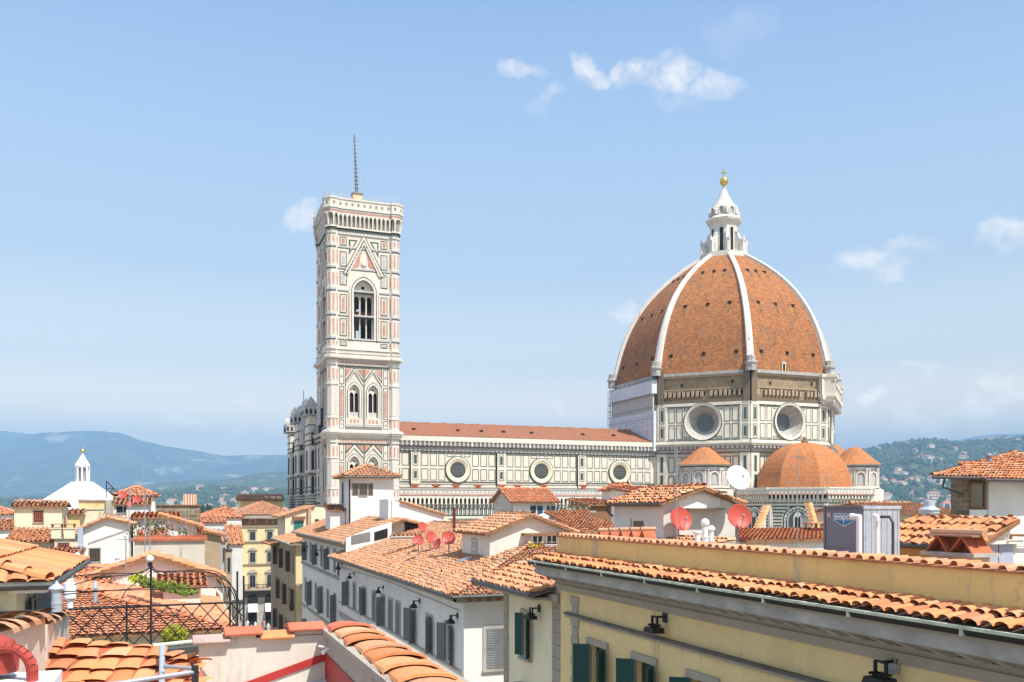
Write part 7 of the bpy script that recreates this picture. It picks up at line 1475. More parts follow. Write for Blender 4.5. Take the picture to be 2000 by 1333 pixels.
t, x0, x1, Y, z = S(153, 218, 978, 84, 3, 'flat', 0, 'yellow', 'concrete', 'pale house topped by a yellow parapet in front of the baptistery'); mb = MB(); f = Fr((0, Y), (1, 0)); f.box(mb, x0, x1, 8, onY(185, 996, Y).z, 0, .12); mb.build('lower_wall', ['cream'], t); mb = MB(); f.box(mb, x0, x1, onY(185, 996, Y).z, onY(185, 994.5, Y).z, 0, .2); f.box(mb, x1 - .5, x1, onY(185, 1030, Y).z, onY(185, 976, Y).z, .12, .3); mb.build('string_course', ['concrete'], t)
S(128, 156, 1003, 80, 3, 's', .3, 'yellow', 'tile_old', 'narrow yellow wall left of the yellow parapet house')
t, x0, x1, Y, z = S(226, 303, 969, 96, 7, 'hip', 1.05, 'white', 'tile_red', 'white house with low round-looking red hip roof and red dishes'); swin(t, Y, 288, 294, 982, 1000, 'wood')
t, x0, x1, Y, z = S(222, 290, 985, 90, 4, 's', .7, 'white', 'tile_old', 'jumbled lower roof under the red hip roof'); swin(t, Y, 228, 246, 990, 1002, 'dark')
t, x0, x1, Y, z = S(305, 391, 988, 112, 8, 'flat', 0, 'tan', 'wood', 'flat-roofed brown rubble stone house behind the white terraces')
for c in t.children:
    if c.name.startswith('wall'):
        c.data.materials.clear(); c.data.materials.append(M['rubble']); uvl = c.data.uv_layers.new(name='UVMap')
        for pl_ in c.data.polygons:
            for li in pl_.loop_indices: v = c.data.vertices[c.data.loops[li].vertex_index].co; uvl.data[li].uv = ((v.x + v.y) * .5, v.z * .5)
p = at(371, 988, 116); t = T('stair_turret', 'upright striped terracotta tile block on the stone house roof', 'roof block', p); mb = MB(); mb.box(p.x - .8, p.x + .8, p.y - .3, p.y + .3, p.z - .5, at(371, 966, 116).z, 1)
for i in range(5): x = p.x - .64 + i * .32; mb.tube((x, p.y - .3, p.z - .3), (x, p.y - .3, at(371, 965, 116).z), .1, 8, 0)
mb.build('tile_stack', ['tile', 'white_warm'], t)
# pinkish roofs farther back
S(392, 472, 1012, 170, 12, 'hip', 1.6, 'white_warm', 'tile_red', 'wide pinkish red hip roof between stone house and corner palace')
S(380, 440, 1022, 165, 5, 's', 1.2, 'pale', 'tile_red', 'long faded pink roof slope beneath the red hip roof')
S(418, 462, 1003, 230, 12, 'hip', 1.6, 'white_warm', 'tile_old', 'distant brownish hip roof left of the corner palace')
t, x0, x1, Y, z = S(447, 474, 1064, 150, 8, 's', 3.2, 'pale', 'tile', 'narrow stained grey house with steep orange roof left of the corner palace')
# facades beyond the low roofs at the street corner
for (pa, pb, yt, b, k, lb, wm, rm, cols_, rows_) in ((410, 441, 1058, 150, 's', 'shade-tinted blue-grey street house with long rows of windows and ribbed dark roof', 'house_shaded', 'lead', 4, 5), (441, 453, 1076, 140, 'flat', 'narrow brown house between the blue-grey house and the corner palace', 'tan', 'tile_dark', 1, 4)):
    t, x0, x1, Y, z = S(pa, pb, yt, b, 5, k, 1.9, wm, 'tile_dark' if k == 'flat' else 'tile_lead', lb, z0=0); f = Fr((0, Y), (1, 0)); s_ = (x1 - x0) / cols_
    for i in range(cols_):
        for j in range(rows_): win(t, f, x0 + (i + .5) * s_, z - 3.4 - j * 3.9, s_ * .5, 2.3, 'concrete', 'glass', .1, .05, True, bars=0)
# white gabled house and terraces
Y = at(205, HZ, 62).y; zf6 = lambda px, y: onY(px, y, Y).z; xf6 = lambda px: onY(px, HZ, Y).x
t = T('house', 'pinkish white house with low gable and barred window in the left middle', 'house', (xf6(205), Y, 0)); f = Fr((0, Y), (1, 0)); mb = MB(); f.poly(mb, [(xf6(163), 6), (xf6(252), 6), (xf6(252), zf6(252, 1024)), (xf6(208), zf6(208, 1013)), (xf6(163), zf6(163, 1030))], -7, 0); mb.build('wall', ['white_warm'], t)
mb = MB(); A, B, C_ = (xf6(150), zf6(150, 1036)), (xf6(209), zf6(209, 1011)), (xf6(262), zf6(262, 1024)); 
tiles(mb, [(A[0], Y + 7, A[1]), (A[0], Y - .3, A[1]), (B[0], Y - .3, B[1]), (B[0], Y + 7, B[1])], .3, .42, .11, 5, 1.6); tiles(mb, [(C_[0], Y - .3, C_[1]), (C_[0], Y + 7, C_[1]), (B[0], Y + 7, B[1]), (B[0], Y - .3, B[1])], .3, .42, .11, 5, 1.6); mb.build('roof', ['tile_old', 'tile_bed', 'wood'], t)
grille(t, Y, 175, 195, 1072, 1097, 6, 'shutter_brown'); mb = MB(); f.poly(mb, [(xf6(172), zf6(172, 1064)), (xf6(252), zf6(252, 1036)), (xf6(252), zf6(252, 1033)), (xf6(172), zf6(172, 1060))], 0, .04); mb.build('cable_duct', ['concrete'], t); mb = MB(); mb.box(xf6(153), xf6(163), Y - .5, Y + .1, 6, zf6(158, 1030)); mb.build('downpipe', ['hvac_door'], t)
for k in range(4): p = onY(200 + k * 14, 1010 + k * 2, Y + .4); chimney(['first', 'second', 'third', 'last'][k] + ' crooked tile cap along the gable top of the pinkish house', (p.x, p.y, p.z - .1), .5, .4, .1, 'old_wall', 'tent', group='crooked tile caps on the pinkish gable')
t, x0, x1, Y7, z = S(262, 345, 1011, 66, 6, 's', .25, 'white', 'tile_red', 'white terrace house with creeper and red flowers in the left middle'); swin(t, Y7, 305, 330, 1017, 1029, 'pale', 'white')
t, x0, x1, Y8, z = S(322, 385, 1030, 60, 5, 'e', .9, 'white', 'tile', 'white house with single roof slope falling right toward the street', oh=.4)
t, x0, x1, Y9, z = S(385, 432, 1046, 61, 5, 'e', .5, 'tan', 'tile_old', 'weedy low roof end at the right of the white terrace houses')
t, x0, x1, YT_, z = S(262, 400, 1056, 54, 5, 'flat', 0, 'old_wall', 'rust_pot', 'stained white terrace wall with thin red coping')
for k, (px, mats_, w_) in enumerate(((292, ['flower_red', 'leaf', 'leaf_dark'], 1.4), (312, ['flower_red', 'leaf'], 1.0), (357, ['leaf_dark', 'leaf'], .6), (386, ['flower_red', 'rust_pot', 'leaf'], 1.1))): p = at(px, 1052, 56); plantbox(['red flower box at the left end of the stained terrace', 'red flower box second from left on the stained terrace', 'small green pot on the stained terrace', 'red flower box at the right end of the stained terrace'][k], p, w_, mats_, .5, 90)
t = T('climbing_plant', 'bare flowering creeper on a trellis above the red flower boxes', 'climbing plant', at(300, 1052, 57)); mb = MB()
for i in range(420):
    p = at(random.gauss(300, 22), random.gauss(1037, 9), 57.5); s = random.uniform(.04, .11); u = Vector((random.gauss(0, 1), random.gauss(0, 1), random.gauss(0, 1))).normalized(); v = u.orthogonal().normalized(); mb.add([p - u * s, p + v * s, p + u * s, p - v * s], [(0, 1, 2, 3)], random.randrange(3))
mb.build('leaves', ['leaf', 'wood', 'leaf_dark'], t); mb = MB()
for i in range(12): a = at(262 + i * 7, 1052, 57.6); mb.tube(a, a + Vector((random.uniform(-.4, .4), 0, 1.2)), .02, 4)
mb.build('stems', ['wood'], t)
# gable with thin tiled verge
Yg = at(305, HZ, 42).y; X_ = lambda px: onY(px, HZ, Yg).x; Z_ = lambda px, y: onY(px, y, Yg).z
t = T('house', 'broad white gable with thin orange tiled edges in front of the stained terrace', 'house', (X_(300), Yg, 0)); f = Fr((0, Yg), (1, 0)); mb = MB(); f.poly(mb, [(X_(190), 8), (X_(422), 8), (X_(422), Z_(422, 1126)), (X_(297), Z_(297, 1089)), (X_(190), Z_(190, 1122))], -2.4, 0); mb.build('wall', ['white_warm'], t)
A, B, D_ = (X_(172), Z_(172, 1126)), (X_(298), Z_(298, 1084)), (X_(437), Z_(437, 1126)); mb = MB(); dpt = 2.6
tiles(mb, [(A[0], Yg + dpt, A[1]), (A[0], Yg - .35, A[1]), (B[0], Yg - .35, B[1]), (B[0], Yg + dpt, B[1])], .24, .36, .09, 5, 1.5); tiles(mb, [(D_[0], Yg - .35, D_[1]), (D_[0], Yg + dpt, D_[1]), (B[0], Yg + dpt, B[1]), (B[0], Yg - .35, B[1])], .24, .36, .09, 5, 1.5); mb.build('roof', ['tile', 'tile_bed', 'wood'], t)
t, x0, x1, Y, z = S(318, 392, 1143, 38, 2.5, 's', .3, 'white_warm', 'tile_red', 'low white annex with tiny dark windows and orange tile edge'); 
for a in (330, 350, 372): swin(t, Y, a, a + 9, 1145, 1152, 'dark', 'concrete', .03)
# big red tile roofs
Ye = at(65, HZ, 30).y; ze_ = 19.5; xa, xb_ = onY(20, HZ, Ye).x, onY(456, HZ, Ye).x; yk = Ye + 8.5; zk = 20.85
t = T('house', 'large red-orange tile roof filling the left behind the iron fence', 'house', ((xa + xb_) / 2, Ye + 4, 0)); mb = MB(); mb.box(xa + .4, xb_ - .4, Ye + .4, Ye + 16, 0, ze_ - .1); mb.build('wall', ['cream'], t)
xr0, xr1 = onY(100, HZ, yk).x, onY(236, HZ, yk).x; xr1 = xb_ - 7.5
mb = MB(); tiles(mb, [(xa, Ye, ze_), (xb_, Ye, ze_), (xr1, yk, zk), (xr0 - 4, yk, zk)], .21, .33, .10, 5, .8, flat=.4); tiles(mb, [(xb_, Ye, ze_), (xb_, Ye + 17, ze_), (xr1, yk, zk)], .21, .33, .10, 5, .8, flat=.4); tiles(mb, [(xb_, Ye + 17, ze_), (xa, Ye + 17, ze_), (xr0 - 4, yk, zk), (xr1, yk, zk)], .3, .5, .1, 4); caps(mb, (xr0 - 4, yk, zk), (xr1, yk, zk), .13); caps(mb, (xb_, Ye, ze_), (xr1, yk, zk), .12); mb.build('roof', ['tile_red', 'tile_bed', 'wood'], t)
MB().tube((xb_ + .08, Ye, ze_ - .04), (xb_ + .08, Ye + 17, ze_ - .04), .09, 8).build('gutter', ['verdigris'], t)
t, x0, x1, Y, z = S(138, 214, 1148, 40, 5, 'gx', .75, 'white_warm', 'tile_red', 'small cross roof rising from the large red roof', oh=.1)
p0, p1 = at(262, 1140, 36.5), at(374, 1163, 33.5); t = T('hedge', 'bright green creeper strip trailing along the edge of the red roof', 'hedge', p0); mb = MB()
for i in range(1500):
    k = random.random(); p = p0.lerp(p1, k) + Vector((random.gauss(0, .12), random.gauss(0, .2), abs(random.gauss(0, .14)) + (.1 if k < .2 else 0))); s = random.uniform(.03, .09); u = Vector((random.gauss(0, 1), random.gauss(0, 1), random.gauss(0, 1))).normalized(); v = u.orthogonal().normalized(); mb.add([p - u * s, p + v * s, p + u * s, p - v * s], [(0, 1, 2, 3)], 0 if k > .15 else 1)
mb.build('leaves', ['leaf', 'leaf_yellow'], t)
for (px, y, b, lb, h) in ((186, 1160, 31, 'small steel roof vent with pointed cap on the red roof', .35),): p = at(px, y, b); t = T('roof_vent', lb, 'roof vent', p); mb = MB(); mb.lathe(p, [(.07, -.3), (.07, .2), (.11, .2), (.02, .45)], 10); mb.build('cowl', ['galv'], t)
# near-left house with slatted shutters
Yl = at(40, HZ, 15).y; zl9 = at(60, 1135, 15).z; xl = onX(38, HZ, -2.9).y and -2.9
t = T('house', 'small cream house with blue-grey shutters cut by the left edge', 'house', (-6, Yl + 2, 0)); xE = onY(32, HZ, Yl).x; mb = MB(); mb.box(xE - 6, xE, Yl, Yl + 6, 0, zl9); mb.build('wall', ['cream'], t)
mb = MB(); tiles(mb, [(xE + .55, Yl - .5, zl9), (xE + .55, Yl + 6.2, zl9), (xE - 2.6, Yl + 6.2, zl9 + .85), (xE - 2.6, Yl + 1.5, zl9 + .85)], .30, 1.1, .145, 6, .7, flat=.3); tiles(mb, [(xE - 6, Yl - .5, zl9), (xE + .55, Yl - .5, zl9), (xE - 2.6, Yl + 1.5, zl9 + .85), (xE - 6, Yl + 1.5, zl9 + .85)], .30, 1.1, .145, 6, .7, flat=.3); caps(mb, (xE + .55, Yl - .5, zl9), (xE - 2.6, Yl + 1.5, zl9 + .85), .11); mb.build('roof', ['tile_new', 'tile_bed', 'wood'], t)
mb = MB(); mb.tube((xE + .62, Yl - .6, zl9 - .04), (xE + .62, Yl + 6.2, zl9 - .04), .06, 8); mb.tube((xE - 6, Yl - .57, zl9 - .04), (xE + .62, Yl - .57, zl9 - .04), .06, 8); mb.build('gutter', ['gutter'], t); mb = MB(); mb.box(xE - .05, xE + .5, Yl - .4, Yl + 6.1, zl9 - .18, zl9 - .1); mb.build('soffit', ['white_paint'], t)
fE = Fr((xE, 0), (0, 1)); win(t, fE, Yl + 1.7, zl9 - 1.6, .8, 1.2, 'concrete', 'glass', .08, .03, True, 'open', 'hvac', (170, 120), 14)
fS = Fr((0, Yl), (1, 0)); mb = MB(); fS.box(mb, xE - .28, xE - .16, zl9 - .95, zl9 - .5, .0, .12); mb.build('meter_box', ['iron'], t)
# flues
p = at(111, 1206, 11.2); t = T('flue', 'slim galvanised flue with conical cap at left', 'flue', p); zT_ = at(111, 1150, 11.2).z; mb = MB(); mb.tube(p + Vector((0, 0, -.3)), (p.x, p.y, zT_ - .28), .035, 12, 1); mb.tube((p.x, p.y, zT_ - .32), (p.x, p.y, zT_), .062, 14, 0); mb.tube((p.x, p.y, zT_ - .2), (p.x, p.y, zT_ - .17), .068, 14, 0); mb.build('pipe', ['galv', 'white_paint'], t)
mb = MB(); mb.lathe((p.x, p.y, zT_), [(.1, 0), (.085, .02), (.02, .07), (.01, .1)], 14); 
for i in range(3): a = i * 2.1; mb.tube((p.x + .05 * math.cos(a), p.y + .05 * math.sin(a), zT_ - .02), (p.x + .05 * math.cos(a), p.y + .05 * math.sin(a), zT_ + .03), .006, 4)
mb.build('cap', ['galv'], t); p = at(113, 1242, 11.0); mb = MB(); mb.lathe(p, [(.16, -.02), (.12, .04), (.075, .08), (.07, .2), (.09, .21), (.09, .24), (.04, .25)], 14); mb.build('base', ['rust_pot'], t)
b = 27; pa, pb_, pc = at(137, 1150, b), at(137, 1096, b), at(154, 1083, b); t = T('flue', 'fat white flue with a bent top behind the red roofs', 'flue', (pa.x, pa.y, pa.z - .5)); mb = MB(); mb.path([pa - Vector((0, 0, .6)), at(137, 1104, b), at(141, 1092, b), pc], .09, 12); mb.lathe(at(137, 1143, b), [(.17, -.4), (.17, .05), (.1, .1)], 14); mb.build('pipe', ['white_paint'], t)
t = T('flue', 'short white flue in front of the pinkish gable house', 'flue', at(229, 1100, 45)); p = at(229, 1102, 45); mb = MB(); mb.tube(p - Vector((0, 0, .6)), p + Vector((0, 0, .3)), .12, 12); mb.lathe(p, [(.17, .3), (.14, .42), (.05, .75), (.02, .9)], 12); mb.build('pipe', ['white_paint'], t)
# red dishes and aerials at left
for px, y, r, yaw, lb in ((240, 967, 8, -10, 'red dish, highest of three beside the red hip roof'), (268, 976, 8, -20, 'red dish, rightmost of three beside the red hip roof'), (253, 985, 6, 15, 'red dish, lowest of three beside the red hip roof')): p = at(px, y, 86); dish(lb, p, r / F * 86, 'red_dish', yaw, 22, 1.8)
for px, y, b, h, lb in ((252, 1060, 55, 3.4, 'tall aerial mast before the red flower boxes'), (283, 1080, 50, 3.5, 'aerial mast crossing the flowering creeper'), (246, 1130, 40, 1.9, 'aerial left of the globe lamp'), (280, 990, 95, 5, 'high thin aerial behind the red dishes'), (362, 1050, 58, 1.9, 'short dark aerial before the stone house'), (293, 1110, 44, 2.2, 'aerial on the white gable'), (158, 1110, 52, 1.2, 'small aerial near the bent white flue')): antenna(lb, at(px, y, b), h, px % 90, 8, 1.1, mast=.028)
q = at(208, 955, 92); t = T('antenna', 'leaning black lattice bracket on the roof beside the baptistery lantern', 'antenna', q - Vector((0, 0, 1))); mb = MB(); mb.path([q - Vector((0, 0, 1)), q + Vector((0, 0, .8)), q + Vector((1.3, 0, -.7)), q + Vector((.2, 0, -.4))], .05, 5); mb.path([q, q + Vector((.7, 0, .1)), q + Vector((.3, 0, -.4))], .04, 5); mb.build('frame', ['iron'], t)
# fill the far left and other gaps with plain houses
fl_ = [(-60, 24, 1006, 160, 'hip', 'white', 'tile_red', 'far-left white house with red hip roof under the hills'), (-40, 22, 1035, 120, 's', 'white', 'tile', 'white house with orange roof at the left edge below the far roofs'), (-60, 16, 1060, 90, 'flat', 'pale', 'lead', 'grey flat roof at the left edge beside the orange-tiled wing'), (300, 395, 1030, 140, 'hip', 'cream', 'tile_old', 'cream house hidden behind the stone house'), (100, 230, 1010, 130, 'hip', 'cream', 'tile_old', 'cream house in front of the baptistery foot'), (-60, 120, 1140, 44, 's', 'white_warm', 'tile_red', 'low red roof under the ochre range'), (380, 436, 1150, 60, 'gy', 'white_warm', 'tile_old', 'low roof left of the shaded street houses')]
for (a, b2, y, b, k, wm, rm, lb) in fl_: S(a, b2, y, b, 10, k, 1.3, wm, rm, lb)

# ================================================================ near roof, parapets, iron pergola
# rough tile roof in the left foreground
zA_ = 22.62; A, B = at(18, 1240, (24 - zA_) * F / (1240 - HZ)), at(322, 1264, (24 - 22.5) * F / (1264 - HZ)); Dn, Cn = at(-20, 1390, (24 - 22.18) * F / (1390 - HZ)), at(330, 1385, (24 - 22.14) * F / (1385 - HZ))
nrm = (B - A).cross(Dn - A); Cn = Cn - Vector((0, 0, 1)) * ((Cn - A).dot(nrm) / nrm.z)
t = T('roof', 'patched flat orange tile roof in the left foreground', 'roof', (Dn.x, Dn.y, 21)); mb = MB(); tiles(mb, [Dn, Cn, B, A], .205, .29, .106, 7, 1.6, lift=.004, flat=.15, lap=.014, thick=.3); mb.build('tiles', ['tile_new', 'rust_pot', 'old_wall'], t)
mb = MB(); V4 = [Dn, Cn, B, A]; mb.add([Vector(v) - Vector((0, 0, .3)) for v in V4] + [Vector((v.x, v.y, 18)) for v in V4], [(0, 1, 5, 4), (1, 2, 6, 5), (2, 3, 7, 6), (3, 0, 4, 7)]); mb.build('wall', ['old_wall'], t)
A2, B2 = at(322, 1274, 9.0), at(392, 1282, 8.7); D2, C2 = at(322, 1350, 8.0), at(400, 1350, 7.9); nn2 = (B2 - A2).cross(D2 - A2); C2 = C2 - Vector((0, 0, 1)) * ((C2 - A2).dot(nn2) / nn2.z)
t = T('roof', 'small strip of rough tiles beside the pale parapet', 'roof', (D2.x, D2.y, 21)); mb = MB(); tiles(mb, [D2, C2, B2, A2], .205, .29, .106, 7, 1.6, lift=.004, flat=.17, lap=.014, thick=.2); mb.build('tiles', ['tile_new', 'rust_pot', 'old_wall'], t)
pipe('pipe', 'vertical grey pipe on the edge of the foreground roof', [at(316, 1345, 7.9), at(317, 1266, 9.0)], .028, 'galv')
pipe('pipe', 'long grey rail pipe crossing the bottom of the foreground roof', [at(215, 1338, 7.4), at(384, 1312, 7.9)], .022, 'grey_metal')
pipe('pipe', 'short grey pipe above the long rail pipe', [at(325, 1302, 8.2), at(376, 1306, 8.1)], .018, 'grey_metal')
t = T('bracket', 'rusty black bracket on the corner of the pale parapet', 'bracket', at(381, 1320, 7.9)); p = at(381, 1316, 7.9); mb = MB(); mb.box(p.x - .03, p.x + .03, p.y - .04, p.y + .04, p.z - .1, p.z + .07); mb.tube(p, p + Vector((-.03, .02, .1)), .012, 6); mb.build('body', ['iron'], t)
# stepped parapet with clay caps
YP = 9.1; gx = lambda px: onY(px, HZ, YP).x; gz = lambda px, y: onY(px, y, YP).z
t = T('parapet', 'pale rendered parapet with stepped red clay coping in the foreground', 'parapet', (gx(510), YP, 21)); f = Fr((0, YP), (1, 0)); mb = MB(); f.box(mb, gx(389), gx(637), 20.5, gz(510, 1246), -.22, 0); f.box(mb, gx(448), gx(500), gz(470, 1250), gz(470, 1240), -.21, -.004); f.box(mb, gx(566), gx(637), gz(600, 1240), gz(600, 1231), -.21, -.006); mb.build('wall', ['old_wall'], t)
for k, (a, b_, yt, mt) in enumerate(((376, 449, 1241, 'cap_grey'), (438, 512, 1225, 'cap_clay'), (508, 574, 1232, 'cap_orange'), (563, 634, 1216, 'cap_clay'))):
    mb = MB(); z = gz((a + b_) / 2, yt + 8); P = f.P; mb.hexa([P(gx(a), z - .03, .07), P(gx(b_), z - .03, .07), P(gx(b_), z - .03, -.3), P(gx(a), z - .03, -.3), P(gx(a), z, .07), P(gx(b_), z, .07), P(gx(b_), z + .035, -.1), P(gx(a), z + .035, -.1)]); mb.hexa([P(gx(a), z, -.1), P(gx(b_), z, -.1), P(gx(b_), z - .03, -.3), P(gx(a), z - .03, -.3), P(gx(a), z + .034, -.1), P(gx(b_), z + .034, -.1), P(gx(b_), z, -.3), P(gx(a), z, -.3)])
    mb.tube(P(gx(a), z - .018, .07), P(gx(b_), z - .018, .07), .022, 8); o = mb.build('coping', [mt], t); bv = o.modifiers.new('bevel', 'BEVEL'); bv.width = .008; bv.segments = 2
# red-painted band where it meets the roof, with sheet flashing
mb = MB(); f.poly(mb, [(gx(470), gz(470, 1352)), (gx(640), gz(640, 1288)), (gx(640), gz(640, 1276)), (gx(640), gz(640, 1274)), (gx(470), gz(470, 1336))], 0, .02); mb.build('painted_band', ['red_paint'], t)
# second parapet running toward the viewer
Xq = gx(637); fE2 = west(Xq); q0, q1 = -YP, -4.0; zP = gz(637, 1230)
t = T('parapet', 'stained parapet topped with overlapping old curved tiles running toward the viewer', 'parapet', (Xq, 7, 21)); mb = MB(); mb.box(Xq, Xq + .3, 4.0, YP + .2, 20.5, zP - .02, 0); mb.build('wall', ['old_wall_dark'], t)
mb = MB(); ax = lambda y, px=0: y; mb.add([(Xq - .012, YP, 22.0), (Xq - .012, YP, gz(637, 1276)), (Xq - .012, 4, gz(637, 1276) - .05), (Xq - .012, 4, 21.5)], [(0, 1, 2, 3)]); mb.build('painted_band', ['red_paint'], t)
mb = MB(); mb.box(Xq - .05, Xq + .5, 4, YP + .1, zP - .03, zP + .02, 0); mb.build('mortar_bed', ['old_wall_dark'], t)
y = YP + .12; i = 0; ttl = ['cap_clay', 'tile_new', 'tile_new', 'tile_old', 'tile_new', 'tile_new', 'tile_old', 'tile_new', 'tile_new', 'tile_new', 'tile_new', 'tile_new']
mb = MB(); ln = .46
while y > 4.0:      # big half-round tiles laid along the wall
    seg = 9; rA, rB = random.uniform(.215, .235), random.uniform(.18, .195); cx_ = Xq + .2 + random.uniform(-.012, .012); sk = random.uniform(-.02, .02); n_ = 5; vs = []
    for j in range(n_):
        k = j / (n_ - 1); yy = y - ln * 1.12 * k; rr = rB + (rA - rB) * k; h = .008 + .026 * k + random.uniform(0, .003)
        for t_ in [math.pi * q / (seg - 1) for q in range(seg)]: vs.append((cx_ + sk * k + rr * math.cos(t_), yy + random.uniform(-.006, .006) * (j == n_ - 1), zP + h + rr * .30 * math.sin(t_)))
    m0 = len(vs); vs += [(v[0], v[1], v[2] - .022) for v in vs[-seg:]]; mb.add(vs, [(a * seg + b_, a * seg + b_ + 1, (a + 1) * seg + b_ + 1, (a + 1) * seg + b_) for a in range(n_ - 1) for b_ in range(seg - 1)] + [(m0 - seg + b_, m0 - seg + b_ + 1, m0 + b_ + 1, m0 + b_) for b_ in range(seg - 1)], 1 if i == 0 else (2 if i % 4 == 3 else 0)); y -= ln; i += 1
mb.build('tiles', ['tile_new', 'cap_clay', 'tile_old'], t)
mb = MB(); 
for k in range(14): 
    y = YP - .2 - k * .38; mb.tube((Xq + .42, y, zP - .06), (Xq + .40, y - .42, zP - .045), .1 if k > 4 else .08, 10, 0, .085)
mb.build('lower_tiles', ['tile_new'], t)
t = T('cctv_camera', 'small white wall fitting in the corner of the parapets', 'wall fitting', (Xq - .05, YP - .05, gz(637, 1270))); p = onX(641, 1268, Xq - .04); mb = MB(); mb.tube(p, p + Vector((-.06, -.05, -.03)), .018, 10); mb.tube(p + Vector((-.03, 0, .02)), p + Vector((-.09, .02, .03)), .009, 8); mb.build('body', ['white_paint'], t)
t = T('roof', 'grey sheet and clay tiles in the corner between the parapets', 'roof', (Xq - .5, YP - .8, 21)); zf_ = 22.1; mb = MB(); mb.add([(Xq - 3, YP - .02, zf_ - .55), (Xq - .02, YP - .02, zf_ + .15), (Xq - .02, 4, zf_ - .35), (Xq - 3, 4, zf_ - 1.)], [(0, 1, 2, 3)], 0)
mb.build('sheet', ['galv'], t); mb = MB(); tiles(mb, [(Xq - 1.6, 4, zf_ - .75), (Xq - .5, 4, zf_ - .5), (Xq - .62, YP - .5, zf_ - .02), (Xq - 1.5, YP - .45, zf_ - .2)], .22, .3, .09, 6, 1.5, flat=.6); mb.build('tiles', ['tile_new', 'galv', 'wood'], t)
# left parapet stubs with tiles and red paint, red arch cowl
def capwall(label, p0, p1, drop, tb=.17, mt='tile_old'):
    t = T('parapet', label, 'parapet', (p0.x, p0.y, p0.z - drop)); d = (p1 - p0); u = Vector((d.x, d.y, 0)).normalized(); n = Vector((u.y, -u.x, 0)); mb = MB(); w_ = .12
    mb.hexa([p0 + n * w_ - Vector((0, 0, drop)), p1 + n * w_ - Vector((0, 0, drop)), p1 - n * w_ - Vector((0, 0, drop)), p0 - n * w_ - Vector((0, 0, drop)), p0 + n * w_, p1 + n * w_, p1 - n * w_, p0 - n * w_]); mb.build('wall', ['old_wall'], t)
    mb = MB(); caps(mb, p0 - Vector((0, 0, tb * .35)), p1 - Vector((0, 0, tb * .35)), tb * 1.1, .34, 0, 9, .03, .45) 
    mb.build('tiles', [mt], t); return t
capwall('worn tile-topped parapet at the left edge before the iron fence', at(-40, 1240, 7.2), at(62, 1206, 8.6), .8, .2)
capwall('short tile-topped parapet rising to the slim flue', at(66, 1222, 8.8), at(112, 1196, 10.2), .9, .16)
t = T('painted_upstand', 'red painted upstand running up to the slim flue', 'flashing', at(60, 1290, 8.4)); mb = MB(); a, b_ = at(48, 1288, 8.3), at(88, 1222, 9.8); mb.hexa([a - Vector((.0, .05, .2)), b_ - Vector((0, .05, .2)), b_ - Vector((.08, -.1, .2)), a - Vector((.08, -.1, .2)), a + Vector((0, -.05, .03)), b_ + Vector((0, -.05, .03)), b_ + Vector((-.08, .1, .03)), a + Vector((-.08, .1, .03))]); mb.build('band', ['red_paint'], t)
t = T('chimney_cowl', 'red painted clay arch cowl at the bottom left corner', 'cowl', at(20, 1330, 5.6)); c0 = at(14, 1312, 5.6); mb = MB(); rr = .16
side = Vector((CS, -SN, 0)); fwd = Vector((SN, CS, 0)); prev = None
for k in range(13):
    a = math.pi * (k / 12) ; q = c0 + side * (rr * math.cos(a)) + Vector((0, 0, rr * .95 * math.sin(a)))
    if prev is not None: mb.tube(prev, q, .035, 10)
    prev = q
mb.tube(c0 + side * rr, c0 + side * (rr + .0) - Vector((0, 0, .12)), .035, 10); mb.tube(c0 - side * rr, c0 - side * rr - Vector((0, 0, .12)), .035, 10)
mb.lathe(c0 + fwd * .1 + Vector((0, 0, .1)) - side * .12, [(.02, .12), (.1, .08), (.13, 0), (.12, -.12)], 16); mb.build('arch', ['cowl_red'], t)
mb = MB(); mb.box(c0.x - .25, c0.x + .28, c0.y - .1, c0.y + .3, c0.z - .5, c0.z - .06); mb.build('base', ['white'], t)
# iron trellis fence and pergola
t = T('iron_fence', 'black iron fence with diamond lattice above the foreground roof', 'fence', at(295, 1255, 13.9)); f0, f1 = at(-60, 1199, 13.0), at(476, 1177, 14.6); zR_ = f0.z; f1.z = zR_; D_ = f1 - f0; L_ = D_.length; u = D_.normalized(); hb = .62
mb = MB(); mb.tube(f0, f1, .018, 6); mb.tube(f0 - Vector((0, 0, hb)), f1 - Vector((0, 0, hb)), .01, 6); mb.build('rail', ['iron'], t)
mb = MB(); stp = .245; k = -3
while k * stp < L_:
    for sgn in (1, -1):
        a0_, a1_ = k * stp, k * stp + hb * .86
        z0_, z1_ = (0, hb) if sgn > 0 else (hb, 0); A_ = [a0_, z0_]; B_ = [a1_, z1_]
        lo, hi = max(0, a0_), min(L_, a1_)
        if hi - lo < .05: continue
        zz_ = lambda a: z0_ + (z1_ - z0_) * (a - a0_) / (a1_ - a0_)
        mb.tube(f0 + u * lo - Vector((0, 0, hb - zz_(lo))), f0 + u * hi - Vector((0, 0, hb - zz_(hi))), .0095, 5)
    k += 1
mb.build('lattice', ['iron'], t)
for px, top_ in ((232, 1176), (462, 1120), (446, 1150), (476, 1130)):
    s = ((px + 60) / 536.); p = f0.lerp(f1, s); zt_ = zR_ + (1180 - top_) * 14 / F + .02; MB().tube((p.x, p.y, zR_ - hb - .03), (p.x, p.y, zt_), .016, 6).build('post', ['iron'], t)
t = T('pergola', 'curved black iron pergola ribs springing from a lamp post', 'pergola', at(295, 1255, 13.9)); pb0 = at(295, 1258, 13.9); zt_ = at(295, 1103, 13.9).z; MB().tube((pb0.x, pb0.y, pb0.z), (pb0.x, pb0.y, zt_), .017, 8).build('post', ['iron'], t)
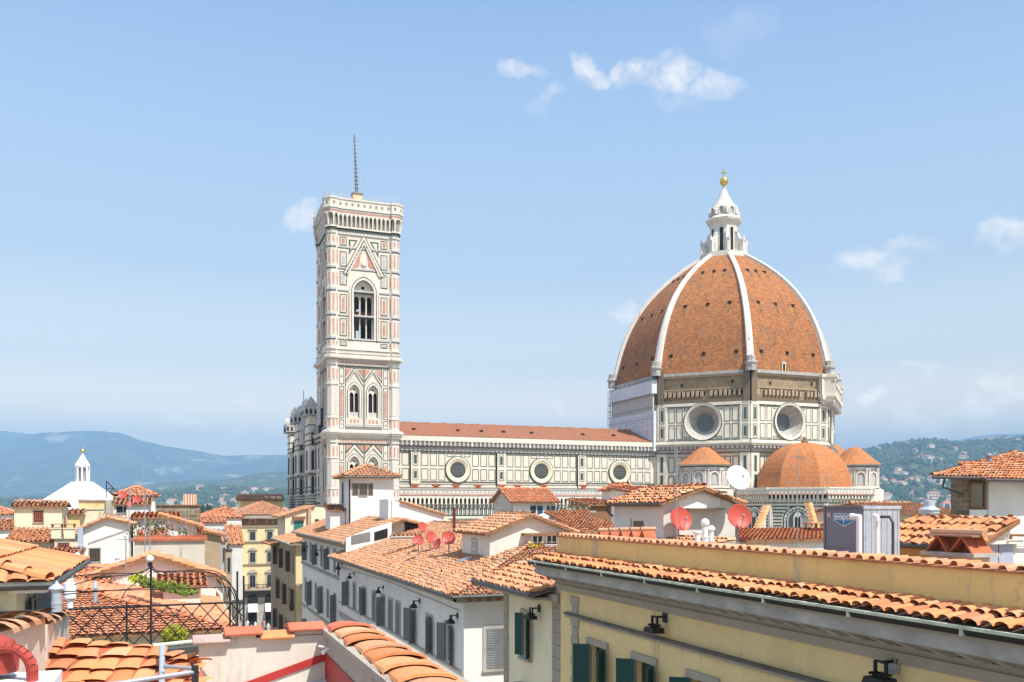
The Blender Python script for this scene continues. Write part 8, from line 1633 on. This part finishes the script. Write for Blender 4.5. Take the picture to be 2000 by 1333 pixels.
def curve(pts, r=.011):
    P = [at(*p) for p in pts]; out = []
    for i in range(len(P) - 1):
        p0_ = P[max(0, i - 1)]; p1_, p2_ = P[i], P[i + 1]; p3_ = P[min(len(P) - 1, i + 2)]
        for j in range(6): s = j / 6; out.append(.5 * ((2 * p1_) + (p2_ - p0_) * s + (2 * p0_ - 5 * p1_ + 4 * p2_ - p3_) * s * s + (3 * p1_ - p0_ - 3 * p2_ + p3_) * s ** 3))
    out.append(P[-1]); mb = MB(); mb.path(out, r, 6); mb.build('rib', ['iron'], t)
for pts in ([(292, 1106, 13.9), (288, 1114, 13.7), (270, 1120, 13.4), (200, 1121, 13), (140, 1128, 12.6), (106, 1148, 12.4), (78, 1170, 12.3), (66, 1171, 12.3)],
            [(298, 1106, 13.9), (304, 1114, 14), (330, 1118, 14.2), (390, 1113, 14.6), (425, 1118, 15), (448, 1138, 15.2), (460, 1165, 15.2), (466, 1200, 15.2)],
            [(296, 1112, 13.9), (320, 1124, 14.5), (380, 1130, 15.5), (425, 1126, 16.5), (452, 1145, 16.8), (470, 1185, 17)],
            [(295, 1112, 13.9), (275, 1132, 13.2), (250, 1150, 12.8), (238, 1168, 12.6)], [(145, 1142, 12.6), (200, 1128, 13), (260, 1122, 13.5), (293, 1110, 13.9)], [(112, 1156, 12.5), (295, 1152, 13.9), (450, 1147, 15)],
            [(300, 1118, 14), (360, 1116, 14.6), (420, 1122, 15.4), (440, 1150, 15.8), (444, 1182, 15.8)], [(66, 1171, 12.3), (120, 1162, 12.6), (292, 1148, 13.9)], [(440, 1140, 15.4), (455, 1160, 15.4), (478, 1230, 15.4)], [(430, 1128, 15.8), (462, 1158, 15.8), (470, 1215, 15.8)]): curve(pts, .008)
t2 = T('globe_lamp', 'white globe lamp on top of the pergola post', 'lamp', (pb0.x, pb0.y, zt_)); c_ = at(293, 1092, 13.9); mb = MB(); mb.lathe(c_, [(.002, -.058)] + [(.058 * math.sin(math.pi * i / 12), -.058 * math.cos(math.pi * i / 12)) for i in range(1, 12)] + [(.002, .058)], 20); mb.build('globe', ['white_paint'], t2, smooth=True); mb = MB(); mb.lathe((c_.x, c_.y, c_.z - .1), [(.03, -.02), (.035, .02), (.045, .04)], 10); mb.build('holder', ['iron'], t2)
# yellow-green bush behind the fence, dark gutter trough
t = T('bush', 'yellow-green bush growing behind the fence beside the parapet', 'bush', at(342, 1262, 15.0)); mb = MB(); c_ = at(341, 1243, 15.0)
for i in range(1500):
    d = Vector((random.gauss(0, 1), random.gauss(0, 1), random.gauss(0, 1))).normalized() * random.random() ** .35; p = c_ + Vector((d.x * .2, d.y * .2, d.z * .2)) * random.choice([1, 1, 1.15]); s = random.uniform(.012, .03); u_ = Vector((random.gauss(0, 1), random.gauss(0, 1), random.gauss(0, 1))).normalized(); v = u_.orthogonal().normalized(); mb.add([p - u_ * s, p + v * s * .5, p + u_ * s, p - v * s * .5], [(0, 1, 2, 3)], 0 if random.random() < .65 else 1)
mb.build('foliage', ['leaf_yellow', 'leaf'], t); mb = MB()
for i in range(7): mb.tube(c_ - Vector((0, 0, .3)), c_ + Vector((random.uniform(-.12, .12), random.uniform(-.1, .1), .1)), .006, 4)
mb.build('stems', ['wood'], t)
t = T('gutter', 'green lead gutter trough at the foot of the fence', 'gutter', at(345, 1262, 12.5)); a, b_ = at(298, 1262, 12.2), at(392, 1252, 12.6); mb = MB(); mb.tube(a, b_, .03, 8, 0); mb.hexa([a + Vector((0, -.3, -.12)), b_ + Vector((0, -.3, -.12)), b_ + Vector((0, .1, -.12)), a + Vector((0, .1, -.12)), a + Vector((0, -.3, -.03)), b_ + Vector((0, -.3, -.03)), b_ + Vector((0, .1, -.03)), a + Vector((0, .1, -.03))], 1); mb.build('trough', ['verdigris', 'gutter'], t)
